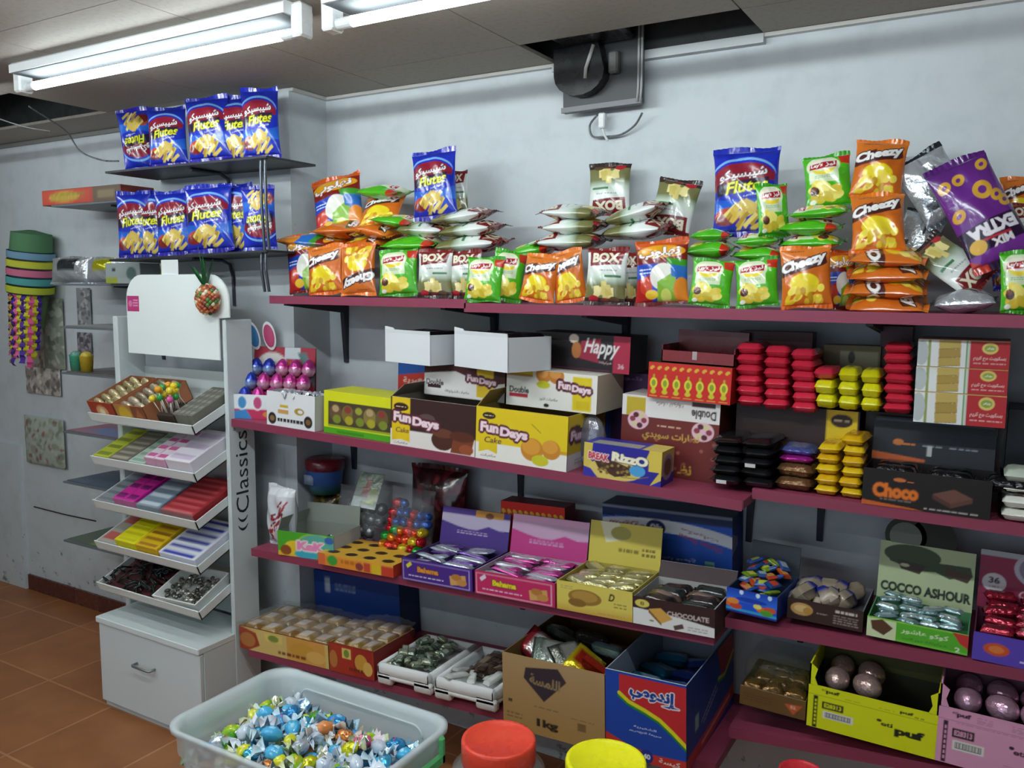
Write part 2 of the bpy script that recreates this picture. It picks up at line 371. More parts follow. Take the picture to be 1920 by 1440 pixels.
# ------------------------------------------------------------------ fluorescent fittings
def emitmat():
    m, N, L, b = newmat('lit_tube'); b.inputs['Base Color'].default_value = (.9, .95, 1, 1)
    n = N.new('ShaderNodeTexNoise'); n.inputs['Scale'].default_value = 3
    b.inputs['Emission Color'].default_value = (.90, .98, 1, 1); b.inputs['Emission Strength'].default_value = TUBE_POWER
    return m
LIT = emitmat()
LIT2 = LIT.copy(); LIT2.name = 'lit_tube_fill'; LIT2.node_tree.nodes['Principled BSDF'].inputs['Emission Strength'].default_value = TUBE_POWER*4  # stronger emission for the added, out-of-view fill fittings
def fitting(x0, x1, y, label, lit=None, group=None):
    z = 2.5; o = thing('fluorescent_fitting', label, 'ceiling light', ((x0+x1)/2, y, z)); L_ = (x1-x0)/2
    h = MB(); h.prism([(-.045, 0), (.045, 0), (.055, -.008), (.055, -.034), (-.055, -.034), (-.055, -.008)], -L_+.012, L_-.012, '#e4e9ea', ax=0)
    hb_ = h.obj('housing', PAINT, o); MB().box((-L_+.02, -.05, -.0365), (L_-.02, .05, -.0342), '#63686b').obj('underside', MATTE, hb_)  # dark-coloured slab stands in for the shaded gap above the tube
    hs = {}
    for sx in (-1, 1): hs[sx] = MB().bbox((sx*L_-.02, -.026, -.09), (sx*L_+.02, .026, .0), '#eef2f2', .006).obj('tube_holder', GLOSS, o)
    for sx in (-1, 1): MB().tube([(sx*(L_-.02), 0, -.072), (sx*(L_-.07), 0, -.072)], .0148, '#dfe6e8', 14).obj('tube_cap', GLOSS, hs[sx])
    MB().tube([(-L_+.07, 0, -.072), (L_-.07, 0, -.072)], .0138, '#ffffff', 16).obj('tube', lit or LIT, o, True)
    return o
fitting(-3.03, -1.70, -.885, 'white fluorescent tube fitting over the shelf of blue crisp bags')
fitting(-1.59, -.29, -.885, 'white fluorescent tube fitting at the top edge, near the ceiling opening')

fitting(-4.62, -3.30, -.885, 'white fluorescent tube fitting over the grey shelves, beyond the left edge', None)
fitting(-1.0, .3, -1.7, 'white fluorescent tube fitting added as fill light above the shop floor, nearer the viewer', LIT2)  # from here on: unseen fittings, added to brighten shelf fronts and floor
fitting(-2.6, -1.3, -1.7, 'white fluorescent tube fitting added as fill light above the shop floor, before the display stand', LIT2)
fitting(-4.5, -3.2, -2.5, 'white fluorescent tube fitting added as fill light above the open floor, far left', LIT2)
fitting(-2.9, -1.6, -3.3, 'white fluorescent tube fitting added as fill light behind the viewer', LIT2)
# ------------------------------------------------------------------ maroon wall shelves
MAR, MARD = '#96405a', '#8a3a52'
def lz(x, a, b): return a[1]+(x-a[0])*(b[1]-a[1])/(b[0]-a[0])
def S1(x): return lz(x, (-2.36, 1.706), (-1.5, 1.7025)) if x < -1.49 else lz(x, (-1.49, 1.691), (.033, 1.683))
def S2(x): return lz(x, (-2.527, 1.238), (-.579, 1.182)) if x < -.57 else lz(x, (-.53, 1.202), (.042, 1.196))
def S3(x): return lz(x, (-2.44, .744), (-.641, .796)) if x < -.6 else lz(x, (-.45, .853), (-.024, .848))
def S4(x): return lz(x, (-2.474, .335), (-1.292, .393)) if x < -.6 else lz(x, (-.569, .585), (-.151, .578))
def shelf(fz, x0, x1, d, label, brackets, th=.024, notch=None, top=MAR):
    zc = fz((x0+x1)/2); sl = (fz(x1-.01)-fz(x0+.01))/(x1-x0-.02); xc = (x0+x1)/2; a, b = x0-xc, x1-xc
    o = thing('wall_shelf', label, 'shelf', (xc, 0, zc), ry(-math.atan(sl)), 'maroon wall shelves')
    P = [(a, -d), (b, -d), (b, -.001), (a, -.001)] if not notch else [(a, -d), (b, -d), (b, -.001), (notch-xc, -.001), (notch-xc, PY-.004), (a, PY-.004)]
    m = MB(); m.prism(P, -th, 0, top); m.box((a+.002, -d-.003, -th-.004), (b-.002, -d, .001), MARD)
    m.obj('board', PAINT, o)
    for (bx, by, ln, dep) in brackets:
        q = MB(); q.prism([(by-.0, -th-.001), (-dep, -th-.001), (-dep, -th-.012), (by-.03, -th-.045), (by-.012, -th-ln), (by, -th-ln)], bx-xc-.009, bx-xc+.009, '#3a3a44', ax=0)
        q.prism([(-.014+bx-xc, -th-.001), (.014+bx-xc, -th-.001), (.007+bx-xc, -th-ln), (-.007+bx-xc, -th-ln)], by-.007, by-.001, '#41414b', ax=1)
        q.obj('bracket', PAINT, o)
    return o
shelf(S1, -2.36, -1.485, .40, 'upper maroon shelf, short left board carrying piled crisp bags', [(-2.40+.06, 0, .25, .34), (-1.62, 0, .25, .34)])
shelf(S1, -1.495, .75, .40, 'upper maroon shelf, long right board carrying piled crisp bags', [(-1.1, 0, .2, .34), (-.3, 0, .2, .34)])
shelf(S2, -2.527, -.572, .45, 'second maroon shelf down, deep left board under the cake cartons', [(-2.3, 0, .22, .4), (-1.5, 0, .22, .4), (-.66, 0, .22, .4)], notch=PX1+.002)
shelf(S2, -.568, .8, .38, 'second maroon shelf down, right board under the black chocolate carton', [(-.45, 0, .2, .33), (.3, 0, .2, .33)])
shelf(S3, -2.44, -.636, .45, 'third maroon shelf down, left board under the biscuit cartons', [(-2.3, 0, .2, .4), (-1.5, 0, .2, .4), (-.72, 0, .2, .4)], notch=PX1+.002)
shelf(S3, -.63, .8, .38, 'third maroon shelf down, right board under the green coconut carton', [(-.5, 0, .16, .33), (.3, 0, .16, .33)])
shelf(S4, -2.474, -.62, .45, 'lowest maroon shelf, left board under the foam trays', [(-2.3, 0, .2, .4), (-1.5, 0, .2, .4)], notch=PX1+.002)
shelf(S4, -.612, .8, .38, 'lowest maroon shelf, right board under the yellow and pink cartons', [(-.49, 0, .16, .33), (.3, 0, .16, .33)])

# ------------------------------------------------------------------ dark shelves with crisp bags on the pillar
def BS1(x): return lz(x, (-3.232, 2.206), (-2.277, 2.203))
def BS2(x): return lz(x, (-3.261, 1.848), (-2.299, 1.872))
for fz, x1, rl, lab in ((BS1, -2.30, .335, 'upper thin black shelf of blue crisp bags on the pillar'), (BS2, -2.31, .15, 'lower thin black shelf of blue crisp bags above the white display')):
    x0 = -3.225; xc = (x0+x1)/2; sl = (fz(x1)-fz(x0))/(x1-x0); o = thing('wall_shelf', lab, 'shelf', (xc, PY, fz(xc)), ry(-math.atan(sl)))
    MB().box((x0-xc, -.25, -.008), (x1-xc, -.002, 0), '#2b2d33').obj('board', PAINT, o)
    q = MB(); bx = -.0
    q.tube([(bx, -.2, -.015), (bx, -.06, -.015), (bx, -.02, -.03), (bx, -.006, -.08), (bx, -.006, -.2)], .007, '#3c4048', 8); q.obj('bracket', PAINT, o)
    e = MB(); ex = x1-xc-.012
    for dx in (-.022, .0):
        e.tube([(ex+dx, -.235, -.006), (ex+dx, -.243, -.018), (ex+dx, -.245, -.045), (ex+dx, -.245, -rl*.5), (ex+dx, -.235, -rl)], .0055, '#565c64', 8)
    e.obj('hanger_rod', METAL, o)
# ------------------------------------------------------------------ grey shelves on the back wall left of the pillar
LW = []
for (pl, yl, yr, lab) in ((96, 385, 383, 'topmost thin grey shelf left of the pillar, holding a red sweet box'), (100, 532, 530, 'second thin grey shelf left of the pillar, holding foil bags'), (112, 612, 620, 'third thin grey shelf left of the pillar, nearly empty'),
                          (116, 698, 711, 'fourth thin grey shelf left of the pillar, holding small cups'), (117, 808, 836, 'fifth thin grey shelf left of the pillar, red and blue underside papers'), (118, 902, 938, 'sixth thin grey shelf left of the pillar, bare dark board'), (119, 1012, 1042, 'lowest thin grey shelf left of the pillar, with green papers')):
    A = atY(pl, yl, -.3); z = A[2]; x0, x1 = A[0], PX0-.004
    o = thing('wall_shelf', lab, 'shelf', ((x0+x1)/2, 0, z), None, 'thin grey shelves on the left wall'); hw = (x1-x0)/2
    MB().box((-hw, -.3, -.008), (hw, -.001, 0), '#6b7278').obj('board', PAINT, o)
    q = MB(); q.prism([(0, -.008), (-.24, -.008), (-.24, -.016), (-.03, -.03), (-.01, -.16), (0, -.16)], hw*.1-.007, hw*.1+.007, '#55595f', ax=0); q.obj('bracket', PAINT, o)
    LW.append((x0, x1, z))
# ================================================================== crisp bags
def pouch_grid(w, h, t, img, seed, sl=.055):
    ny, nx = img.shape[:2]; rs = np.random.RandomState(seed); m = MB()
    k0, k1 = int(round(sl*ny)), ny-int(round(sl*ny)); sub = img[k0:k1]; n = len(sub)
    U, Vv = np.meshgrid(np.linspace(0, 1, nx), np.linspace(0, 1, n))
    pr = (1-abs(2*Vv-1)**2.4)**.6; pu = np.maximum(1-abs(2*U-1)**2.2, 0)**.62
    low = sum(rs.uniform(-.05, .05)*np.sin(2*np.pi*(U*a+Vv*b)+rs.uniform(0, 6)) for a, b in ((1, .5), (.6, 1.4), (1.7, .8), (2.3, 2.1)))
    wr = (np.exp(-Vv/.13)+np.exp(-(1-Vv)/.13))*(.10*np.sin(U*rs.uniform(16, 22)+rs.uniform(0, 6))+.07*np.sin(U*rs.uniform(28, 36)+rs.uniform(0, 6)))
    dent = -.12*np.exp(-(((U-rs.uniform(.2, .8))*3+(Vv-rs.uniform(.3, .8))*rs.uniform(-2, 2))/.35)**2)
    for sg in (-1, 1):
        th = t/2*np.maximum(pr*pu*(1+low*2+dent)+wr*pu*pr**.3*.5, 0)
        x = (U-.5)*w*(1-.075*pr); y = sg*th; z = (sl+(1-2*sl)*Vv)*h+.012*h*np.sin(3*U+seed)*0
        P = np.stack([x, y, z], -1)
        if sg > 0: P, c = P[:, ::-1], sub[:, ::-1]
        else: c = sub
        m.add(P.reshape(-1, 3), gridf(nx, n), c.reshape(-1, 3))
    out = [m]
    for a, b, cc in ((0, sl, img[max(k0//2, 0)]), (1-sl, 1, img[ny-1-k0//2])):
        q = MB(); u = np.linspace(0, 1, 49); rows = []
        ph = rs.uniform(0, 6)
        for r in np.linspace(a, b, 4):
            e = (r-a)/sl if a == 0 else (b-r)/sl
            am = (.0045*(1-e)+.001)
            rows.append(np.stack([(u-.5)*w, am*np.sin(u*9+ph)+.0016*np.sin(u*70)*(1-e), np.full(49, r*h)+.004*np.sin(u*5+ph)*(1-e)], -1))
        G = np.stack(rows); ci = np.clip((u*(nx-1)).astype(int), 0, nx-1)
        q.add(G.reshape(-1, 3), gridf(49, 4), np.tile(cc[ci], (4, 1))); out.append(q)
    return out
def art_blue(w, h):
    a = Art(w, h, '#1b2fb4', 84); a.grad(0, 0, 1, .3, '#1d1f9a', '#1f45c4'); a.grad(0, .26, 1, .5, '#2a6fd6', '#1e4fc8'); a.rect(0, .88, 1, 1, '#1c2ca6')
    a.ell(.46, .68, .5, .185, '#7fb4ea'); a.ell(.46, .655, .5, .18, '#1b2fb4'); a.ell(.46, .66, .46, .145, '#8c1f34'); a.ell(.46, .5, .6, .12, '#1b2fb4')
    a.poly([(.0, .62), (.95, .70), (.95, .6), (.0, .5)], '#8c1f34'); a.poly([(.05, .57), (.86, .63), (.86, .5), (.05, .44)], '#2a2038')
    a.text('شيبسيكو', .46, .67, .74, .13, '#f2f2f2', rot=5, out='#5a1424', ow=1, bold=.02)
    a.text('Flutes', .52, .535, .66, .13, '#e8e83a', rot=5, out='#2c3a18', ow=1, bold=.02, shear=.25)
    a.text('فلوتس', .62, .44, .3, .03, '#f2f2f2', rot=5)
    a.rect(0, .1, 1, .4, '#2a6fd6') if 0 else None
    a.ell(.22, .22, .2, .09, '#c0503a'); a.ell(.2, .19, .17, .07, '#7a2420')
    r = random.Random(3)
    for i in range(16):
        x, y = .48+r.uniform(-.2, .28), .2+r.uniform(-.1, .12); a.bar(x, y, .26, .045, ['#e0c562', '#d8b850', '#f0dc84', '#b8963c'][i % 4], r.uniform(25, 60))
    a.poly([(.38, .3), (.52, .40), (.72, .32), (.62, .24)], '#d9bd5c'); a.rect(0, 0, 1, .07, '#241f96'); a.rect(.8, .5, .9, .53, '#1b2fb4')
    return a
def art_orange(w, h):
    a = Art(w, h, '#d26c20', 84); a.grad(0, .55, 1, 1, '#cc661c', '#d87c30'); a.rect(0, .93, 1, 1, '#e07a24')
    a.poly([(0, .62), (.9, .86), (.94, .70), (.86, .66), (0, .50)], '#4a2420'); a.poly([(.03, .7), (.4, .8), (.4, .58), (.03, .5)], '#5a2a24')
    a.text('Cheezy', .47, .705, .94, .2, '#f4f0ee', rot=14, out='#3a1c20', ow=2, bold=.05, shear=.2)
    a.ell(.47, .4, .3, .15, '#e8c81e'); a.ell(.47, .41, .27, .13, '#f2da2c')
    r = random.Random(5)
    for i in range(18): a.ell(.45+r.uniform(-.36, .36), .22+r.uniform(-.12, .12), r.uniform(.06, .12), r.uniform(.035, .06), ['#efd23a', '#e6c22c', '#f7e25a', '#c99a24'][i % 4], r.uniform(0, 90))
    a.rect(0, 0, 1, .07, '#d8661a'); a.lines(.15, .88, .5, .92, 1, '#7a3418')
    return a
def art_green(w, h):
    a = Art(w, h, '#4fb521', 84); a.grad(0, 0, 1, .3, '#3a9c18', '#54bb24'); a.ell(.42, .75, .36, .2, '#dbe8c0'); a.rect(.1, .45, .74, .72, '#d4e4bc'); a.ell(.42, .69, .24, .1, '#f0d83a')
    a.ell(.42, .77, .3, .11, '#f0ead8'); a.poly([(.14, .80), (.72, .84), (.7, .71), (.12, .70)], '#a81e2c'); a.text("Lay's", .28, .765, .26, .085, '#f6f2f0', rot=3, bold=.03, shear=.2); a.text('ليز', .57, .775, .22, .10, '#f6f2f0', rot=3, bold=.03)
    a.poly([(.72, .98), (1, .98), (1, .76), (.8, .78)], '#c4321e'); a.lines(.22, .52, .62, .58, 2, '#8aa67a')
    r = random.Random(8)
    for i in range(14): a.ell(.42+r.uniform(-.26, .26), .3+r.uniform(-.14, .12), .14, .075, ['#e9d654', '#ddc743', '#f3e578', '#d3bb3a'][i % 4], r.uniform(-40, 40))
    a.ell(.2, .3, .1, .075, '#4b2b28'); a.ell(.18, .34, .07, .05, '#6e3f2c'); a.ell(.16, .12, .07, .04, '#e8f2e0'); a.rect(0, 0, 1, .06, '#36921a'); a.rect(0, .95, 1, 1, '#3f9f22')
    return a
def art_white(w, h):
    a = Art(w, h, '#dfe4e0', 84); a.grad(0, .46, 1, .6, '#c4d4c4', '#e2e7e3'); a.rect(0, .9, 1, 1, '#7a2422'); a.poly([(.08, .93), (.93, .96), (.88, .70), (.1, .66)], '#7c1f22')
    a.text('BOX', .49, .81, .66, .17, '#e8dcc4', rot=2, out='#4c1414', ow=1, bold=.05); a.rect(.5, .47, .9, .51, '#4a7a56'); a.lines(.3, .56, .8, .62, 1, '#9aa8a0')
    a.rect(0, 0, 1, .4, '#76764a'); a.grad(0, .33, 1, .46, '#6d7446', '#c4d4c4'); a.rect(0, 0, 1, .12, '#3a302c')
    r = random.Random(9)
    for i in range(9): a.bar(.5+r.uniform(-.22, .22), .25+r.uniform(-.05, .08), .14, .17, ['#d8c97c', '#cdbb66', '#e4d894'][i % 3], r.uniform(-25, 25))
    a.ell(.24, .1, .12, .06, '#b42c38'); a.ell(.75, .1, .12, .05, '#5a4a34'); a.ell(.52, .08, .1, .04, '#7a3a34')
    return a
def art_multi(w, h):
    a = Art(w, h, '#2347b8', 84); a.rect(0, .62, 1, 1, '#7d2018'); a.poly([(0, .98), (1, .98), (1, .9), (0, .86)], '#c9561c'); a.ell(.5, .8, .46, .1, '#e0a01e')
    a.text('نهلوب', .47, .78, .8, .17, '#f4f2ec', rot=4, out='#7d2018', ow=1, bold=.04); a.poly([(0, .38), (.3, .45), (.34, 0), (0, 0)], '#b02222'); a.ell(.22, .28, .12, .12, '#c84028')
    a.ell(.55, .42, .25, .2, '#e6e6dc'); a.poly([(.45, .34), (.8, .5), (.82, 0), (.42, 0)], '#86b83a'); a.poly([(.7, .66), (1, .6), (1, .34), (.72, .42)], '#2f6fc4'); a.poly([(.62, .7), (1, .66), (.98, .56), (.66, .6)], '#3f9a2e')
    a.ell(.9, .2, .15, .2, '#e2892c'); a.lines(.08, .46, .32, .56, 2, '#cfe0f4'); a.ell(.33, .16, .12, .07, '#e8c23a'); a.ell(.6, .14, .1, .1, '#c8d86a'); a.rect(0, 0, 1, .05, '#6a1a18')
    return a
def art_purple(w, h):
    a = Art(w, h, '#6b2a86', 90); a.grad(0, .0, 1, .4, '#53206e', '#713090'); a.ell(.45, .9, .5, .12, '#7a3596')
    for x, y in ((.1, .5), (.18, .44), (.86, .5), (.16, .14), (.6, .2), (.85, .22)): a.ell(x, y, .11, .05, '#d7a43a', 30); a.ell(x, y, .045, .018, '#6b2a86', 30)
    a.poly([(0, .6), (1, .64), (1, .86), (0, .82)], '#2c1838'); a.text('EXTRA', .48, .69, .78, .11, '#eee8f0', rot=2, bold=.06, out='#1c0e26'); a.text('MIX', .42, .81, .34, .065, '#f0e8ea', rot=2, bold=.05); a.rect(.25, .755, .7, .775, '#c03040'); a.ell(.8, .8, .13, .06, '#e0b03c')
    a.rect(0, .955, 1, 1, '#2a1838'); a.ell(.35, .36, .16, .08, '#d7a43a', 20); a.ell(.35, .36, .07, .035, '#6b2a86', 20); a.poly([(.72, .98), (1, .98), (1, .88)], '#b8382c')
    return a
def art_foil(w, h):
    a = Art(w, h, '#c9cfd4', 60); a.rect(.46, .02, .5, .98, '#9aa2a8'); a.rect(.58, .42, .64, .7, '#4c5258'); a.rect(.14, .2, .34, .3, '#5e6468'); a.lines(.14, .32, .4, .5, 5, '#8b9298'); a.rect(0, .95, 1, 1, '#3c4248'); a.rect(0, 0, 1, .05, '#6f777d')
    return a
BAG = {}
def bagmesh(kind, var):
    k = (kind, var)
    if k not in BAG:
        w, h, t, fn, mt = {'blue': (.19, .245, .075, art_blue, FILM), 'orange': (.16, .185, .06, art_orange, FILM), 'green': (.145, .18, .055, art_green, FILM), 'white': (.125, .185, .05, art_white, FILM),
                           'multi': (.17, .2, .06, art_multi, FILM), 'purple': (.17, .29, .07, art_purple, FILM), 'foil': (.16, .2, .07, art_foil, FOIL)}[kind]
        if ('art', kind) not in BAG: BAG[('art', kind)] = fn(w, h).img()
        ms = pouch_grid(w, h, t, BAG[('art', kind)], 17*var+len(kind)*3)
        BAG[k] = (w, h, t, [q.mesh(n, mt, sm) for q, n, sm in zip(ms, ('pouch', 'seal', 'seal'), (True, True, True))])
    return BAG[k]
def bag(kind, label, px, py, Y, wp, hp, roll=0, yaw=-14, lean=6, var=0, base=None, lie=False, group=None, tp=None, flipx=False):
    """wp/hp: apparent pixel size along the bag's own width and height; lie: on its side, hp = length along the shelf, wp ignored, tp = thickness"""
    w, h, t, ms = bagmesh(kind, var); P = atY(px, py, Y)
    if not lie: yaw = -yaw*.8+(12 if px < 540 else 0)
    if lie:
        r, yw = math.radians(roll), math.radians(yaw)
        zl = np.array([math.cos(r)*math.cos(yw), math.cos(r)*math.sin(yw), math.sin(r)]); up_ = np.array([-math.sin(r)*math.cos(yw), -math.sin(r)*math.sin(yw), math.cos(r)])
        tip = math.radians(lean); n = np.cross(zl, up_); up_ = up_*math.cos(tip)+n*math.sin(tip); yl = -up_; xl = np.cross(yl, zl)
        M = np.stack([xl, yl, zl], 1); sh = hp/ppm(P, zl)/h; st = tp/ppm(P, np.array([0, 0, 1.]))/t; sw = min(max(sh, .75), 1.1)
        sc = (sw, st, sh)
        if flipx: M = M@np.diag([-1, 1, -1]);
    else:
        M = rz(math.radians(yaw))@rx(math.radians(-lean))@ry(math.radians(-roll)); sw, sh = wp/ppm(P, M[:, 0])/w, hp/ppm(P, M[:, 2])/h; sw = min(sw, 1.2*sh); sc = (sw, min(sw, sh), sh)
    O = P-M[:, 2]*h*sc[2]/2
    if base is not None:
        c = [(M@np.array([a*w*sc[0]/2*.96, 0, b*h*sc[2]]))[2] for a in (-1, 1) for b in (0, 1)]
        d = base(P[0])-(O[2]+min(c)); 
        if abs(d) < .06: O[2] += d+.001
    o = thing('crisp_bag', label, 'crisp bag', group=group)
    pose(o, O, M, sc)
    for me in ms: put(me, me.name.split('.')[0], o)
    return o
G1 = 'blue crisp bags on the pillar shelves'
bag('blue', 'blue crisp bag at far left of the upper pillar shelf, upside down', 256, 256, -.36, 62, 118, 188, -30, 4, 0, BS1)
bag('blue', 'blue crisp bag second from left on the upper pillar shelf', 314, 244, -.39, 74, 112, 4, -18, 6, 1, BS1)
bag('blue', 'blue crisp bag third from left on the upper pillar shelf, frontmost', 391, 236, -.40, 82, 122, 5, -16, 5, 0, BS1)
bag('blue', 'blue crisp bag half hidden, fourth on the upper pillar shelf', 445, 238, -.345, 74, 126, 3, -8, 4, 2, BS1)
bag('blue', 'blue crisp bag at right end of the upper pillar shelf', 489, 234, -.37, 72, 134, 3, -24, 5, 1, BS1)
bag('blue', 'blue crisp bag at far left of the lower pillar shelf', 252, 416, -.38, 66, 126, 3, -22, 5, 1, BS2)
bag('blue', 'blue crisp bag turned edge on, second on the lower pillar shelf', 285, 414, -.34, 66, 128, 0, -2, 6, 2, BS2)
bag('blue', 'blue crisp bag with bright highlight, third on the lower pillar shelf', 329, 412, -.385, 74, 122, 4, -16, 5, 0, BS2)
bag('blue', 'blue crisp bag at centre of the lower pillar shelf, frontmost', 393, 411, -.40, 90, 128, 4, -14, 6, 2, BS2)
bag('blue', 'blue crisp bag tucked behind, fifth on the lower pillar shelf', 443, 408, -.33, 66, 132, 2, -10, 3, 1, BS2)
bag('blue', 'blue crisp bag at right end of the lower pillar shelf, upside down', 486, 408, -.385, 64, 122, 183, -22, 5, 0, BS2)

# --- upper maroon shelf: front row
Fy = -.335
bag('multi', 'red and blue crisp bag leaning at the far left of the front row', 575, 508, Fy+.05, 74, 110, 10, -20, 12, 0, S1)
bag('orange', 'orange crisp bag, leftmost upright one in the front row', 611, 510, Fy-.01, 68, 92, 6, -12, 8, 0, S1)
bag('orange', 'orange crisp bag standing upside down beside the leftmost one', 672, 508, Fy, 66, 98, 184, -14, 8, 1, S1)
bag('green', 'green crisp bag right of the upside down orange bag', 747, 514, Fy, 74, 88, 4, -12, 8, 0, S1)
bag('white', 'white crisp bag with dark red plate, first in the front row', 816, 512, Fy, 66, 92, 1, -12, 6, 0, S1)
bag('white', 'white crisp bag half hidden behind a green bag', 872, 512, Fy+.03, 62, 90, 2, -14, 6, 1, S1)
bag('green', 'green crisp bag leaning left in front of the white bag', 908, 524, Fy-.04, 70, 86, -2, -10, 10, 1, S1)
bag('green', 'green crisp bag seen from its side, left of the shelf middle', 953, 518, Fy+.0, 62, 96, -8, -44, 6, 0, S1)
bag('orange', 'orange crisp bag tilted left near the shelf middle', 1013, 524, Fy-.03, 66, 90, -8, -8, 8, 2, S1)
bag('orange', 'orange crisp bag tilted right near the shelf middle', 1066, 522, Fy-.005, 62, 98, 10, -16, 8, 0, S1)
bag('white', 'white crisp bag with dark red plate, second full one in front row', 1137, 514, Fy-.02, 78, 108, -2, -10, 6, 1, S1)
bag('white', 'white crisp bag showing only its edge beside the red and blue bag', 1178, 512, Fy+.05, 56, 100, 3, -30, 5, 0, S1)
bag('multi', 'red and blue crisp bag standing upright in the front row', 1241, 510, Fy-.01, 102, 124, 3, -10, 7, 1, S1)
bag('green', 'green crisp bag right of the upright red and blue bag', 1334, 528, Fy-.02, 80, 90, -4, -8, 9, 0, S1)
bag('green', 'green crisp bag left of the large upright orange bag', 1419, 529, Fy-.02, 82, 92, 5, -8, 9, 1, S1)
bag('orange', 'large orange crisp bag upright left of the flat orange stack', 1511, 519, Fy-.03, 98, 118, 4, -12, 6, 1, S1)
bag('multi', 'dark red crisp bag wedged edge on behind the flat orange stack', 1576, 522, Fy+.09, 60, 112, 2, -40, 5, 0, S1)
# --- flat stacks
def lay(kind, lab, px, py, L, T, roll=0, Y=-.24, var=0, yaw=3, lean=8, flipx=False): return bag(kind, lab, px, py, Y, 0, L, roll, yaw, lean, var, None, True, None, T, flipx)
for i, (py, T, r, L) in enumerate(((567, 40, 0, 150), (537, 38, -1, 152), (509, 34, 1, 150), (480, 34, -3, 148))):
    lay('orange', 'orange crisp bag lying flat, %s of the orange stack' % ('bottom', 'second from bottom', 'third from bottom', 'top')[i], 1664, py, L, T, r, -.27, i % 3, 4, 14, i % 2 == 1)
bag('orange', 'orange crisp bag leaning on top of the flat orange stack', 1646, 418, -.27, 104, 112, 2, -14, 24, 2)
bag('orange', 'orange crisp bag highest of all, leaning back against the wall', 1648, 318, -.17, 100, 112, -6, -16, 14, 0)
bag('purple', 'purple crisp bag tilted upside down near the right edge', 1836, 396, -.25, 128, 218, 205, -12, 16, 0)
bag('foil', 'silver back of a crisp bag leaning on the wall by the purple bag', 1752, 350, -.14, 112, 140, 30, -14, 16, 0)
bag('white', 'white crisp bag sliding sideways under the purple bag', 1786, 496, -.25, 78, 142, 228, -16, 30, 1)
lay('foil', 'silver crisp bag lying flat at the right end of the shelf', 1808, 564, 126, 42, 4, -.28, 1)
bag('blue', 'small blue crisp bag end behind the silver flat bag', 1878, 500, -.2, 46, 90, 10, -20, 6, 1)
bag('green', 'green crisp bag cut off by the right edge of the shelf', 1916, 520, -.33, 84, 118, 3, -12, 6, 2, S1)
bag('white', 'white crisp bag above the green one at the right edge', 1914, 430, -.2, 70, 100, 4, -12, 10, 0)
bag('orange', 'orange crisp bag leaning at the top right edge', 1912, 378, -.13, 70, 96, 5, -12, 10, 1)
bag('foil', 'silver crisp bag wedged behind the leaning orange bags', 1722, 440, -.15, 80, 90, -20, -14, 20, 1)
bag('multi', 'red crisp bag pressed behind the purple bag', 1722, 440, -.08, 80, 70, 12, -14, 10, 1)
# left pile
bag('multi', 'brown and red crisp bag leaning on the left pile', 634, 386, -.2, 96, 112, 14, -14, 16, 0)
bag('orange', 'orange crisp bag leaning back on the left pile beneath green bags', 716, 396, -.2, 92, 62, 2, -14, 38, 1)
lay('green', 'green crisp bag lying on top of the leaning orange bag', 722, 360, 78, 26, -4, -.17, 1)
bag('blue', 'large blue crisp bag standing upright on the left pile', 815, 346, -.24, 84, 130, 5, -16, 8, 0)
bag('white', 'white crisp bag hidden behind the blue bag on the left pile', 856, 362, -.12, 44, 84, 4, -14, 6, 0)
for nm, k, px, py, L, T, r, v in (('highest of the left pile, under the leaning one', 'orange', 652, 430, 96, 30, 0, 0), ('tilted right, beside the green flat bag', 'orange', 714, 432, 74, 30, -12, 2), ('over the left end of the shelf', 'multi', 598, 452, 124, 30, -4, 1), ('above the upside down orange bag', 'orange', 692, 458, 78, 30, 2, 1),
    ('below the standing blue bag', 'green', 748, 414, 78, 24, -8, 0), ('topmost of the pile right of the blue bag', 'white', 868, 406, 112, 26, 6, 0), ('left one of the middle layer by the blue bag', 'white', 802, 430, 100, 28, -3, 1), ('right one of the middle layer by the blue bag', 'white', 884, 430, 114, 28, 4, 0),
    ('left one of the bottom layer above the white front bags', 'green', 782, 458, 104, 34, 0, 1), ('right one of the bottom layer above the white front bags', 'white', 884, 458, 132, 34, 3, 1)):
    lay(k, {'orange': 'orange', 'green': 'green', 'white': 'white', 'multi': 'red and white'}[k]+' crisp bag lying flat, '+nm, px, py, L, T, r, -.22, v)
